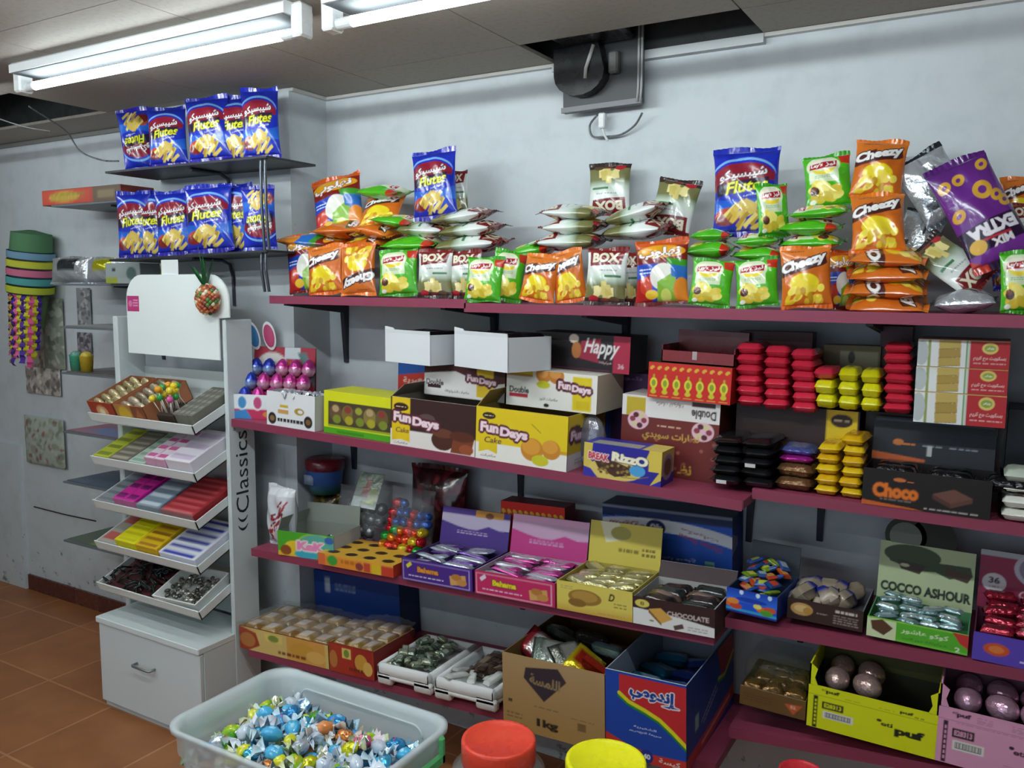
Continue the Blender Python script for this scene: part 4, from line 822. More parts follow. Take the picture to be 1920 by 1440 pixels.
cable([atY(1204, 212, -.05), atY(1190, 235, -.03), atY(1165, 252, -.02), atY(1140, 256, -.02), atY(1112, 256, -.02), atY(1106, 235, -.02), atY(1120, 216, -.04)], .0035, '#5e6464', 'grey cable loop with white plug under the extractor unit')
o = MB().bbox((-.012, -.012, -.05), (.012, .012, .0), '#d6d9d8', .004).tube([(0, 0, -.05), (.01, 0, -.075), (.02, 0, -.09)], .004, '#d0d3d2', 7).obj('power_plug', GLOSS); pose(o, atY(1130, 212, -.035)); tag(o, 'small white power plug dangling under the extractor unit', 'plug')
# ================================================================== cartons on the maroon shelves
INFO = {}
def carton(name, label, xl, xr, yt, Y, base, d, front, side='#888888', top=None, kind='closed', yaw=0., cat='carton', h=None, inner='#8d7a62', fh=1., header=None, hlean=12, flap=None, group=None, tilt=None, edge=None, fmat=CARD, back=None):
    """front-face pixels xl..xr and its top yt at mid width give size; base = shelf height function, height, or a carton below"""
    A = atY(xl, yt, Y); ya = math.radians(yaw); D = np.array([math.cos(ya), math.sin(ya), 0])
    lo_, hi_ = .01, 1.5
    for _ in range(40):
        m = (lo_+hi_)/2
        if pj(A+D*m)[0] < xr: lo_ = m
        else: hi_ = m
    w_ = lo_; C0 = A+D*w_/2
    if callable(base): z0 = base(C0[0])+.0006; sl = (base(C0[0]+.02)-base(C0[0]-.02))/.04
    elif isinstance(base, bpy.types.Object): i = INFO[base.name]; sl = i['sl']; z0 = i['O'][2]+i['h']+(C0[0]-i['O'][0])*sl+.0008
    else: z0, sl = base, 0.
    if tilt is not None: sl = tilt
    if h is None: h = atY((xl+xr)/2, yt, C0[1])[2]-z0
    O = np.array([C0[0], C0[1], z0]); M = ry(-math.atan(sl))@rz(ya)
    o = thing(name, label, cat, O, M, group)
    a, t = w_/2, .0035
    def sheets(mb, hf):
        fi = front if isinstance(front, (np.ndarray, str)) else front(w_, hf).img()
        mb.sheet((-a, 0, 0), (w_, 0, 0), (0, 0, hf), fi)
        si = side if isinstance(side, (np.ndarray, str)) else side(d, h).img()
        mb.sheet((a, 0, 0), (0, d, 0), (0, 0, h), si)
        s2 = si if isinstance(si, str) else si[0, 0]
        mb.sheet((-a, d, 0), (0, -d, 0), (0, 0, h), s2); mb.sheet((a, d, 0), (-w_, 0, 0), (0, 0, h), back or s2); mb.sheet((-a, d, 0), (w_, 0, 0), (0, -d, 0), s2)
    m = MB()
    if kind == 'closed':
        sheets(m, h); m.sheet((-a, 0, h), (w_, 0, 0), (0, d, 0), (top if isinstance(top, (np.ndarray, str)) else top(w_, d).img()) if top is not None else (side if isinstance(side, str) else '#777777')); m.obj('body', fmat, o)
    else:
        hf = h*fh; sheets(m, hf); E_ = edge or inner
        m.box((-a+.0003, .0006, .0005), (a-.0003, d-.0006, .003), inner)
        m.box((-a, .0004, .0005), (a, t, hf), inner); m.box((-a, d-t, .0005), (a, d-.0004, h), inner)
        for s_ in (-1, 1):
            x0, x1 = (a-t, a-.0004) if s_ > 0 else (-a+.0004, -a+t)
            if fh == 1: m.box((x0, 0.0005, .0005), (x1, d-.0005, h), inner)
            else: m.prism([(.0005, .0005), (d-.0005, .0005), (d-.0005, h), (d*.35, h*.5+hf*.5), (.0005, hf)], x0, x1, inner, ax=0)
        m.box((-a, 0, hf-.0002), (a, t, hf+.0006), E_)
        m.obj('body', fmat, o)
        if flap:                                        # open flap folded up along a side: (which, length, colour, outward degrees)
            for wh, ln, c, dg in flap:
                q = MB(); r_ = math.radians(dg)
                if wh in 'LR':
                    s_ = -1 if wh == 'L' else 1; q.prism([(s_*a, h), (s_*(a+math.sin(r_)*ln), h+math.cos(r_)*ln), (s_*(a+math.sin(r_)*ln)+.003, h+math.cos(r_)*ln), (s_*a+.003, h)], .002, d-.002, c, ax=1)
                elif wh == 'B': q.prism([(d, h), (d+math.sin(r_)*ln, h+math.cos(r_)*ln), (d+math.sin(r_)*ln-.003, h+math.cos(r_)*ln), (d-.003, h)], -a+.003, a-.003, c, ax=0)
                else: q.prism([(0, hf), (-math.sin(r_)*ln, hf+math.cos(r_)*ln), (-math.sin(r_)*ln+.003, hf+math.cos(r_)*ln), (.003, hf)], -a+.003, a-.003, c, ax=0)
                q.obj('flap', fmat, o)
        if header:
            hh, art = header; q = MB(); r_ = math.radians(hlean); dy, dz = math.sin(r_)*hh, math.cos(r_)*hh
            im = art if isinstance(art, (np.ndarray, str)) else art(w_, hh).img()
            q.sheet((-a, d-.001, h), (w_, 0, 0), (0, dy, dz), im); q.sheet((a, d+.0025, h), (-w_, 0, 0), (0, dy, dz), inner)
            q.add([(-a, d-.001, h), (-a, d+.0025, h), (-a, d+.0025+dy, h+dz), (-a, d-.001+dy, h+dz), (a, d-.001, h), (a, d+.0025, h), (a, d+.0025+dy, h+dz), (a, d-.001+dy, h+dz)], [(0, 1, 2, 3), (4, 7, 6, 5), (3, 2, 6, 7)], inner)
            q.obj('header_panel', fmat, o)
    INFO[o.name] = dict(O=O, M=M, w=w_, d=d, h=h, sl=sl, hf=h*fh)
    return o
def inside(o, p): i = INFO[o.name]; return i['O']+i['M']@np.array(p, float)
# small wrapped pieces ------------------------------------------------
_PM = {}
def piece(kind, w, h, t, cols, mat, name, seed=0):
    """flow-wrapped packet lying flat: w along x, h along y, t along z; finned ends"""
    k = (kind, round(w, 4), round(h, 4), round(t, 4), tuple(cols), seed, mat.name)
    if k in _PM: return _PM[k]
    m = MB(); nx, ny = 14, 8; rs = np.random.RandomState(seed+5)
    if kind == 'pack':
        cl = lambda n: .5+.5*np.sin(np.pi/2*np.linspace(-1, 1, n)); U, Vv = np.meshgrid(cl(nx), cl(ny)); s = np.clip((U-.07)/.86, 0, 1)
        pr = np.maximum(1-abs(2*s-1)**9, 0)**.38*np.maximum(1-abs(2*Vv-1)**8, 0)**.4*(1+rs.uniform(-.1, .06, U.shape))
        for sg in (1, -1):
            P = np.stack([(U-.5)*w, (Vv-.5)*h*(1-.05*pr), t/2+sg*t/2*pr], -1)
            c = np.tile(lin(cols[0]), (ny, nx, 1))
            if len(cols) > 1: c[(abs(U-.5) < .22) & (abs(Vv-.5) < .33)] = lin(cols[1])
            if len(cols) > 2: c[Vv > .7] = lin(cols[2])
            f = gridf(nx, ny); m.add(P.reshape(-1, 3), f if sg > 0 else f[:, ::-1], c.reshape(-1, 3))
    else:                                               # twist candy
        b0 = m.n; m.ell((0, 0, t/2), (w*.27, h/2, t/2), cols[0], 14, 9); m.v[-1] = m.v[-1]*(1+np.random.RandomState(seed).uniform(-.09, .09, (len(m.v[-1]), 1)))
        if len(cols) > 1: m.ell((0, 0, t/2+.0012), (w*.17, h*.36, t*.5), cols[1], 10, 6)
        for sx in (-1, 1):
            a = np.linspace(-1, 1, 9); r0 = np.stack([np.full(9, sx*w*.27), a*h*.12, t/2+.1*t*np.cos(a*5)], 1); r1 = np.stack([np.full(9, sx*w*.38)+.02*w*np.cos(a*7), a*h*.5, t/2+.3*t*np.cos(a*9+seed)], 1); r2 = np.stack([np.full(9, sx*w*.5)+.03*w*np.sin(a*6), a*h*.8, t/2+.5*t*np.cos(a*8+seed)], 1)
            m.add(np.concatenate([r0, r1, r2]), gridf(9, 3), cols[-1])
    _PM[k] = m.mesh(name, mat, True); return _PM[k]
def drop(me, name, pos, R, label, cat, group=None, scale=1.):
    o = put(me, name); pose(o, pos, R, (scale,)*3); return tag(o, label, cat, group)
# ---- printed fronts
def fd_logo(a, x0, cy, W, hh, rot=-2):
    for bd, ow, c in ((.05, 3, '#5e2434'), (.05, 0, '#f3d7df')):
        a.text('Fun', x0+.2*W, cy+.22*hh, .38*W, hh, c, rot=rot, out='#5e2434' if ow else None, ow=ow, bold=bd); a.text('Days', x0+.7*W, cy-.2*hh, .56*W, hh*1.15, c, rot=rot, out='#5e2434' if ow else None, ow=ow, bold=bd)
def f_brown(w, h):
    a = Art(w, h, '#3a2320', 130); a.rect(0, 0, 1, .34, '#e2ddd8'); a.rect(.02, .16, .24, 1, '#e3c21a'); a.poly([(.02, .16), (.24, .16), (.24, .1), (.13, .14), (.02, .1)], '#e3c21a'); a.ell(.13, .8, .09, .085, '#3a1c18'); a.lines(.07, .78, .19, .82, 1, '#e8d8b0')
    a.ell(.44, .62, .1, .1, '#5d4a48'); a.ell(.63, .24, .13, .2, '#4d2a20'); a.ell(.63, .38, .13, .09, '#6a3d2c'); a.poly([(.72, .02), (.95, .02), (.99, .36), (.76, .36)], '#7a3f26'); a.ell(.85, .36, .14, .1, '#5a2d1e'); a.ell(.9, .12, .08, .1, '#9a5030')
    fd_logo(a, .035, .55, .56, .2); a.text('Cake', .15, .33, .16, .1, '#6a3044', shear=.2); a.text('مكعبات', .13, .07, .17, .05, '#4a4a50'); return a
def f_yellow(w, h):
    a = Art(w, h, '#e0c41c', 140); a.rect(0, 0, 1, .33, '#e8e6dc'); a.poly([(.04, .34), (.25, .34), (.25, .14), (.145, .2), (.04, .14)], '#dfc21c'); a.ell(.15, .84, .075, .065, '#3a2a20'); a.lines(.1, .82, .2, .86, 1, '#e8d8b0'); a.rect(.76, .3, 1, .36, '#c99a2a')
    for x, y, r in ((.63, .32, .12), (.83, .36, .1)): a.ell(x, y, r, r*1.75, '#c9862a'); a.ell(x-.01, y+.05, r*.8, r*1.2, '#d99a3a')
    a.ell(.72, .14, .09, .1, '#c9c42a'); fd_logo(a, .05, .58, .54, .19); a.text('Cake', .2, .39, .19, .11, '#5a3040', shear=.2); a.text('مكعبات', .15, .09, .17, .06, '#8a5a60'); a.line([(.62, .78), (.72, .64)], .01, '#3a3020'); return a
def f_yellow_side(w, h): a = Art(w, h, '#d3b81c', 60); a.rect(0, 0, 1, .3, '#d8d6cc'); a.ell(.22, .75, .1, .05, '#3a2a20'); fd_logo(a, .08, .58, .84, .17); a.lines(.2, .08, .8, .2, 2, '#8a8070'); return a
def f_dblbrown(w, h):
    a = Art(w, h, '#e4e0dc', 120); a.poly([(0, 1), (1, 1), (1, .58), (.72, .42), (.62, .62), (.4, .8), (.2, .74), (0, .66)], '#4b2622'); a.rect(.66, .1, .86, .92, '#dcb92a'); a.text('Double', .14, .42, .22, .17, '#3a2a30', bold=.03); a.rect(.05, .24, .22, .34, '#3b2226'); fd_logo(a, .54, .6, .36, .2); a.text('مكعبات الشوكولاتة', .42, .18, .3, .1, '#4a3a3a'); a.rect(.0, 0, 1, .03, '#b0aaa6'); return a
def f_dblyel(w, h):
    a = Art(w, h, '#e6e3da', 120); a.rect(0, .86, .3, 1, '#d8bf24'); a.rect(.74, .05, .94, .92, '#dcc41e'); a.rect(.0, .8, .3, .86, '#b9862a')
    for x in (.42, .56): a.ell(x, .88, .085, .2, '#c47e30'); a.ell(x-.01, .93, .06, .12, '#d4944a')
    a.ell(.42, .63, .075, .1, '#c4c42a'); a.text('Double', .15, .44, .22, .17, '#33262c', bold=.03); a.rect(.04, .24, .25, .34, '#b5283a'); fd_logo(a, .58, .62, .36, .2); a.text('مكعبات اللوز', .48, .26, .2, .09, '#5a4a44'); a.ell(.46, .1, .03, .05, '#1a1618'); a.rect(.78, .1, .92, .3, '#d2b818'); return a
def f_happy(w, h):
    a = Art(w, h, '#1d1519', 110); a.rect(.83, 0, 1, 1, '#b22848'); a.poly([(0, .78), (.14, .8), (.12, .1), (0, .05)], '#94233c'); a.poly([(.5, .8), (.7, .9), (.68, .25), (.46, .35)], '#9c2740'); a.ell(.27, .6, .17, .36, '#120d10'); a.ell(.13, .3, .05, .12, '#d8d4cc'); a.ell(.42, .85, .05, .12, '#d8c8b8'); a.ell(.45, .55, .05, .22, '#b5723a')
    a.text('Happy', .71, .62, .36, .5, '#ece6e6', rot=-2, shear=.3); a.text('شوكولاتة', .75, .26, .13, .08, '#d0b0b4'); a.text('36', .91, .2, .06, .12, '#e8c8d0'); a.rect(.2, .03, .8, .08, '#4a2030'); return a
def f_letters(w, h):
    a = Art(w, h, '#6e2a26', 120); a.rect(0, .72, 1, 1, '#e2dedb'); a.rect(.05, .72, .25, .97, '#bfa82e'); a.poly([(0, .6), (1, .7), (1, .73), (0, .73)], '#6e2a26')
    for x, y in ((.18, .68), (.84, .62)):
        a.ell(x, y, .11, .12, '#e4b8c4')
        for k in range(6): a.ell(x+.06*math.cos(k), y+.07*math.sin(k), .03, .035, ['#8e3a4c', '#d8c89a', '#5a2430'][k % 3])
    a.text('Double', .84, .83, .24, .11, '#3a2a30', flip=True, bold=.03); a.rect(.72, .92, .95, .98, '#4a3232'); a.text('مكعبات الشوكولاتة', .5, .92, .28, .06, '#4a3a3a', flip=True)
    a.text('نظارات سويدي', .52, .5, .58, .13, '#caa24a', bold=.02); a.lines(.38, .61, .62, .66, 1, '#c9a08c'); a.text('نظ', .68, .12, .14, .13, '#caa03a', bold=.03)
    r = random.Random(2)
    for i in range(14): a.ell(r.random(), r.uniform(.05, .5), .018, .022, '#9a5a4c')
    return a
def f_bottles(w, h):
    a = Art(w, h, '#c9271f', 120); a.rect(0, .93, 1, 1, '#c9271f')
    for i in range(11): a.ell(.05+i*.09, .84, .03, .05, '#d8a83a', 30); a.ell(.07+i*.09, .8, .015, .03, '#c9271f')
    for i in range(7):
        x = .075+i*.14; a.ell(x, .42, .045, .15, '#d9d43a'); a.rect(x-.02, .16, x+.02, .34, '#cfc832'); a.ell(x, .18, .035, .06, '#c6be2c'); a.rect(x-.012, .56, x+.012, .66, '#b8a42a'); a.ell(x, .42, .025, .09, '#8f9a2a'); a.rect(x-.05, .05, x+.05, .08, '#d8a040')
    return a
def f_rizzo(w, h):
    a = Art(w, h, '#d2bc52', 120); a.poly([(.12, 1), (.85, 1), (.8, .72), (1, .5), (.86, .0), (.3, 0), (.1, .5)], '#2a2792'); a.ell(.42, .3, .34, .3, '#d8c268'); a.rect(.84, .4, 1, 1, '#d8c050'); a.poly([(.86, 0), (1, 0), (1, .2)], '#2a2aa0'); a.poly([(0, 0), (.2, 0), (.1, .25), (0, .3)], '#3632a0')
    a.poly([(.14, .52), (.34, .6), (.6, .42), (.62, .2), (.42, .1), (.2, .3)], '#4a3020')
    r = random.Random(1)
    for i in range(26): a.ell(.2+r.random()*.4, .18+r.random()*.32, .02, .04, ['#6a4a2c', '#8d7034', '#3a2418', '#9a8a50'][i % 4])
    a.ell(.7, .36, .1, .16, '#4aa0d8'); a.text('BREAK', .2, .62, .27, .2, '#c23a4c', rot=-3, bold=.05, out='#f0dede'); a.text('RizzO', .6, .66, .46, .27, '#f2eccc', rot=-3, bold=.06, out='#24206a'); a.line([(.5, .12), (.7, .14), (.84, .24)], .02, '#8a6a30'); return a
def f_wafer(w, h):
    a = Art(w, h, '#dcdfdd', 110); a.rect(.12, 0, .15, 1, '#8a9a4a'); a.rect(.58, 0, 1, 1, '#b0242a'); a.rect(.55, 0, .58, 1, '#c8ccc0'); a.rect(.535, 0, .55, 1, '#5a9a5a'); a.ell(.05, .5, .08, .45, '#b5bcbc')
    for i in range(3): a.bar(.36, .2+.31*i, .24, .3, ['#b59a4e', '#a88c42', '#bca456'][i], 3); a.bar(.36, .05+.31*i, .24, .02, '#7a6228', 4)
    a.ell(.79, .72, .085, .2, '#d8c06a'); a.ell(.79, .72, .06, .12, '#8aa03a'); a.text('ويفر', .79, .72, .08, .1, '#f0ece0'); a.text('بسكويت مع كريم', .79, .36, .34, .17, '#e6cfc8'); a.lines(.62, .14, .96, .24, 1, '#d8a8a4'); a.rect(0, .96, 1, 1, '#c8a45a'); return a
def f_choco(w, h):
    a = Art(w, h, '#17110f', 120); a.poly([(0, .14), (0, 0), (.5, 0), (.42, .05)], '#c25a1e'); a.text('Choco', .27, .45, .36, .38, '#d8701c', bold=.05, out='#7a3a14', ow=1); a.ell(.3, .76, .05, .05, '#c06a34'); a.lines(.26, .7, .42, .76, 1, '#c06a34'); a.lines(.15, .18, .4, .24, 1, '#8a8078')
    a.poly([(.56, .5), (.72, .68), (.86, .5), (.7, .3)], '#6a4438'); a.poly([(.56, .5), (.7, .3), (.7, .18), (.56, .38)], '#4c2e26'); a.poly([(.7, .3), (.86, .5), (.86, .38), (.7, .18)], '#5a382c'); a.lines(.5, .06, .92, .13, 1, '#b0a8a4'); return a
def f_chocolid(w, h): a = Art(w, h, '#12141c', 110); a.poly([(0, .2), (.45, .1), (.45, .04), (0, .02)], '#c25a1e'); a.ell(.22, .44, .045, .07, '#c8702e'); a.lines(.18, .36, .36, .46, 1, '#c8702e'); a.lines(.42, .36, .58, .44, 1, '#8a8c94'); a.lines(.64, .36, .86, .44, 1, '#8a8c94'); a.rect(.46, .18, .5, .42, '#b8b8b4'); a.rect(.02, .9, .98, .94, '#4a4e5a'); return a
def f_window(w, h):
    a = Art(w, h, '#d6d91e', 110); a.rect(0, 0, 1, .15, '#4fa51f'); a.rect(.07, .17, .985, .76, '#4a3f2c')
    for i, (x, c) in enumerate(((.18, '#6a5038'), (.36, '#7d6a34'), (.52, '#5a4a34'), (.68, '#8a7a40'), (.85, '#6a5a34'))): a.ell(x, .5, .09, .2, c); a.ell(x, .6, .05, .08, ['#b39a72', '#8a3a34', '#9aa03a'][i % 3]); a.ell(x+.02, .36, .06, .1, ['#7a8a2c', '#a8a02a'][i % 2])
    a.rect(.07, .17, .985, .22, '#8fa02a'); a.rect(.2, .04, .6, .1, '#3c8a18'); return a
def f_white(w, h):
    a = Art(w, h, '#dfe2e4', 90); a.ell(.12, .22, .085, .17, '#2c2624'); a.ell(.86, .24, .085, .17, '#2c2624'); a.ell(.12, .22, .05, .08, '#8a6a44'); a.ell(.86, .24, .05, .08, '#7a5a3c'); a.rect(.28, .56, .45, .64, '#cfae22'); a.rect(.24, .38, .46, .5, '#c89a5a'); a.ell(.68, .5, .1, .1, '#b09038'); a.ell(.7, .5, .05, .05, '#dfe2e4'); a.lines(.23, .14, .76, .26, 1, '#2a2826', .8); return a
def f_eggs(w, h):
    a = Art(w, h, '#c2325c', 60); a.rect(0, .4, 1, 1, '#dfe6ea')
    for i, c in enumerate(('#3f8ac0', '#c04a7c', '#4a9ac8', '#c84a84')): a.ell(.14+.24*i, .66, .085, .3, '#e8eef0'); a.ell(.14+.24*i, .66, .065, .24, c)
    a.poly([(0, 0), (.3, 0), (.2, .4), (0, .3)], '#3a86c4'); a.ell(.66, .22, .2, .16, '#d8903a'); a.ell(.9, .3, .1, .2, '#b02a4a'); return a
def f_kk(w, h):
    a = Art(w, h, '#4ba52a', 70); a.rect(0, 0, 1, .2, '#d8b02a'); a.ell(.7, .5, .36, .52, '#8ac04a'); a.ell(.7, .5, .32, .46, '#5aa89a'); a.ell(.32, .35, .2, .3, '#e2c22e'); a.ell(.15, .25, .1, .2, '#8a4a26'); a.ell(.92, .8, .08, .14, '#3a62b0'); a.ell(.5, .15, .2, .16, '#3aa8c0'); a.text('KeK', .6, .48, .5, .36, '#e88ab8', bold=.08, out='#e8f0e0'); return a
def f_holes(w, h):
    a = Art(w, h, '#de8a2c', 90); a.rect(.72, 0, 1, 1, '#d8b428'); a.rect(.84, 0, 1, 1, '#c4402c'); a.rect(0, .8, 1, 1, '#e0a03c'); a.ell(.2, .5, .07, .4, '#3f9a3a'); a.lines(.32, .35, .52, .75, 1, '#b86a20', .7); a.ell(.56, .4, .05, .3, '#8a3a3c'); a.rect(.62, .1, .7, .8, '#c04a34'); a.rect(0, 0, .1, 1, '#d86a3c'); return a
def t_holes(w, h):
    a = Art(w, h, '#dba832', 80); a.rect(0, .93, 1, 1, '#c8743a')
    for i in range(4):
        for j in range(3): a.ell(.14+.24*i, .18+.31*j, .085, .1, '#d8c05a'); a.ell(.14+.24*i, .17+.31*j, .075, .085, '#3a1e10')
    return a
def f_bah(bg, c2, word):
    def f(w, h):
        a = Art(w, h, bg, 110); a.rect(.02, .06, .96, .09, c2); a.rect(.02, .88, .96, .91, c2); a.rect(.02, .06, .03, .9, c2); a.rect(.95, .06, .962, .9, c2); a.text('Bahama', .38, .58, .3, .24, word, bold=.05, out='#5a1430' if bg[1] == 'c' else '#2c1450'); a.lines(.1, .22, .6, .3, 1, '#d8c8e0', .6)
        a.bar(.8, .4, .22, .4, '#d2a05c', 8); a.ell(.78, .52, .07, .14, '#b5783a'); a.ell(.85, .32, .07, .14, '#c48a48'); a.bar(.11, .72, .08, .16, '#e0d8e4' if bg[1] == 'c' else '#d8d03a', 35); return a
    return f
def h_bah(bg, hi):
    def f(w, h):
        a = Art(w, h, bg, 80); a.rect(0, .45, 1, 1, hi); a.poly([(0, .62), (.25, .5), (.5, .42), (.7, .58), (.86, .5), (1, .52), (1, 0), (0, 0)], bg); a.lines(.25, .3, .7, .42, 2, '#c9b4d4'); a.rect(0, .82, 1, 1, bg if bg[1] != 'c' else '#e0a8cc')
        if bg[1] != 'c': a.rect(.5, .8, .9, 1, '#c4893c'); a.ell(.7, .86, .06, .08, '#6a3a18')
        return a
    return f
def f_date(w, h):
    a = Art(w, h, '#dcc85c', 100); a.grad(0, 0, 1, .3, '#cf9f44', '#dcc85c'); a.ell(.38, .55, .22, .26, '#9a7430'); a.ell(.38, .58, .17, .18, '#b58c40'); a.ell(.28, .34, .12, .14, '#8a6428'); a.text('D', .73, .7, .08, .24, '#2c2414', bold=.03, shear=.3); a.lines(.76, .36, .92, .56, 2, '#8a7430'); a.lines(.06, .74, .22, .88, 2, '#b09a6a'); a.lines(.55, .08, .9, .14, 1, '#a08440'); return a
def h_date(w, h): a = Art(w, h, '#d9c552', 80); a.poly([(.14, 1), (.4, 1), (.5, .6), (.24, .5)], '#e6e2c2'); a.ell(.44, .75, .14, .16, '#a8a04a'); a.lines(.42, .3, .7, .42, 1, '#8a7a2c', .7); a.lines(.74, .26, .92, .48, 2, '#7a6a28', .6); return a
def f_choc(w, h):
    a = Art(w, h, '#e2e0dd', 110); a.poly([(0, 1), (1, 1), (1, .34), (.55, .5), (.3, .56), (0, .6)], '#3a2020'); a.ell(.12, .78, .09, .14, '#d8c860'); a.text('8', .12, .78, .05, .14, '#6a5a20'); a.poly([(.2, .62), (.35, .72), (.5, .4), (.36, .18)], '#d2a04a'); a.poly([(.2, .62), (.36, .18), (.36, .1), (.2, .5)], '#8a5a24'); a.text('CHOCOLATE', .68, .58, .5, .17, '#c9b8b4', bold=.03); a.bar(.57, .16, .12, .16, '#5a4440', 20); a.lines(.68, .08, .92, .26, 2, '#a8a49e'); a.ell(.24, .22, .03, .03, '#8a8a40'); return a
def f_noodle(w, h, up=False):
    a = Art(w, h, '#1f48a8', 150); a.poly([(.18, .97), (1, .97), (1, .34), (.86, .42), (.7, .55), (.45, .62), (.18, .72)], '#c92e34'); 
    c = [(.0+.1, .80), (.18, .70), (.3, .62), (.5, .56), (.68, .49), (.84, .38), (1.02, .24)]; a.line([(x, y+.02) for x, y in c[1:]], .045, '#1f8a2c'); a.line([(x, y+.05) for x, y in c[1:]], .045, '#e6dc28')
    a.text('إندومي', .62, .79, .62, .2, '#1d3f9a', rot=-4, out='#f0ede8', ow=2, bold=.05); a.text('الشعيرية', .5, .40, .28, .03, '#e0e4f0'); a.text('سريعة التحضير', .5, .345, .4, .03, '#e0e4f0'); a.poly([(0, .26), (.3, .16), (.6, .12), (1, .14), (1, 0), (0, 0)], '#c9392f'); a.ell(.52, .08, .08, .08, '#22358a'); a.text('40', .52, .08, .09, .06, '#f0f0f0', bold=.03); a.text('كيسة', .8, .07, .26, .07, '#f0dcd8'); return a
def s_noodle(w, h):
    a = Art(w, h, '#1c3f92', 90); a.poly([(.62, .96), (.96, .96), (.99, .6), (.7, .62)], '#b9302c'); a.line([(.64, .6), (.78, .56), (1, .74)], .035, '#d8d028'); a.line([(.64, .56), (.78, .52), (1, .70)], .03, '#1f8a2c'); a.rect(.17, .34, .24, .52, '#8fb4b8'); a.line([(.3, .36), (.6, .56)], .012, '#c8d0e0'); a.line([(.34, .32), (.62, .5)], .012, '#c8d0e0'); a.poly([(0, .14), (.5, .2), (1, .3), (1, .14), (.5, .04), (0, 0)], '#c0403c'); a.line([(.3, .1), (.9, .2)], .03, '#d8a8a0'); return a
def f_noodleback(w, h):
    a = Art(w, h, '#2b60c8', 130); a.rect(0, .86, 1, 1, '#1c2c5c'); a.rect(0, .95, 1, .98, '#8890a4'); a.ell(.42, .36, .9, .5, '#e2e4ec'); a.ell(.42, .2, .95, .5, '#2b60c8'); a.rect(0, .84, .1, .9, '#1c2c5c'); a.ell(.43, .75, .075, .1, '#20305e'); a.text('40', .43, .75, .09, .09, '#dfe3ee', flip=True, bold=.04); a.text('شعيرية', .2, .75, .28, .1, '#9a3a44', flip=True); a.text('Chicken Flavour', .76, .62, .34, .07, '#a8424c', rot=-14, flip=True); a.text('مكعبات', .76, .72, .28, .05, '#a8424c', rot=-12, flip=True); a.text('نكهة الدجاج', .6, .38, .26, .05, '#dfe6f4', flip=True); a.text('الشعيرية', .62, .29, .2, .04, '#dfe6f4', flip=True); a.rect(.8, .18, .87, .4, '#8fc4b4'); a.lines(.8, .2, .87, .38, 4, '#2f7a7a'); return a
def f_navy(w, h): a = Art(w, h, '#1c3f8a', 60); a.rect(.14, .62, .2, .88, '#aebcd0'); a.lines(.26, .66, .5, .82, 2, '#8fa4c8'); return a
def f_bluered(w, h): a = Art(w, h, '#2454a4', 60); a.poly([(0, .5), (1, .66), (1, .84), (0, .7)], '#c4392f'); a.text('ريمة شعيرية', .5, .67, .8, .1, '#e8d8c8', rot=6); a.rect(.25, .12, .45, .36, '#8fc4c0'); return a
def f_jelly(w, h):
    a = Art(w, h, '#1f4fc8', 70); a.grad(0, .5, 1, 1, '#2a6fe0', '#1c3fb0'); a.rect(0, 0, 1, .1, '#2a2a90'); a.rect(0, .1, 1, .2, '#2aa0d0')
    for x in (.3, .62, .85): a.ell(x, .9, .04, .1, '#cfe4f4')
    for x, y, c in ((.1, .35, '#d86a2c'), (.2, .28, '#c8482c'), (.72, .34, '#d8762a'), (.86, .4, '#c8542c'), (.8, .24, '#4f9a2c'), (.14, .48, '#e08a3c')): a.ell(x, y, .12, .12, c)
    a.ell(.62, .44, .08, .1, '#e8d86a'); a.ell(.5, .62, .3, .1, '#1a3aa8'); return a
def f_cookie(w, h): a = Art(w, h, '#38241f', 90); a.ell(.2, .55, .15, .3, '#c49a5a'); a.ell(.2, .58, .1, .16, '#d9b87c'); a.ell(.28, .5, .06, .18, '#b5883e'); a.lines(.4, .44, .54, .56, 2, '#a89a90'); a.lines(.64, .68, .92, .84, 1, '#c9bfb8', .8); a.lines(.62, .15, .94, .6, 4, '#a09088'); return a
def f_coco(w, h): a = Art(w, h, '#57b02c', 120); a.rect(0, 0, .3, 1, '#cfdcae'); a.poly([(.04, .8), (.16, .95), (.27, .6), (.18, .18), (.06, .4)], '#5a3a26'); a.rect(0, .94, 1, 1, '#8acb4a'); a.text('كوكو عاشور', .58, .6, .46, .28, '#dff0c8', bold=.02); a.text('شوكولاتة جوز الهند', .58, .25, .44, .14, '#2f7a1c'); a.poly([(.84, 1), (1, .98), (1, .3), (.92, .5)], '#c43434'); a.text('2', .9, .2, .05, .22, '#e8f4d8'); a.rect(.3, .06, 1, .1, '#8acb4a'); return a
def h_coco(w, h):
    a = Art(w, h, '#b9c79a', 110); a.text('COCCO ASHOUR', .51, .22, .94, .17, '#1e2a1c', bold=.05)
    a.ell(.35, .8, .3, .18, '#3c4a2a'); a.poly([(.1, .72), (.95, .75), (.98, .6), (.75, .5), (.6, .58), (.4, .55), (.12, .66)], '#33482a'); a.poly([(.2, .7), (.5, .66), (.44, .5), (.24, .55)], '#3a2a1c'); a.poly([(.7, .7), (.98, .62), (.93, .48), (.7, .55)], '#4a3422'); a.ell(.28, .62, .05, .03, '#c8c8a0'); return a
def f_purp(w, h): a = Art(w, h, '#5a44b0', 80); a.ell(.28, .5, .15, .22, '#c8502c'); a.ell(.28, .5, .09, .13, '#d87a3c'); a.text('شوكو', .8, .55, .3, .24, '#b8a0d8'); a.lines(.55, .15, .95, .32, 1, '#c8c0e8'); return a
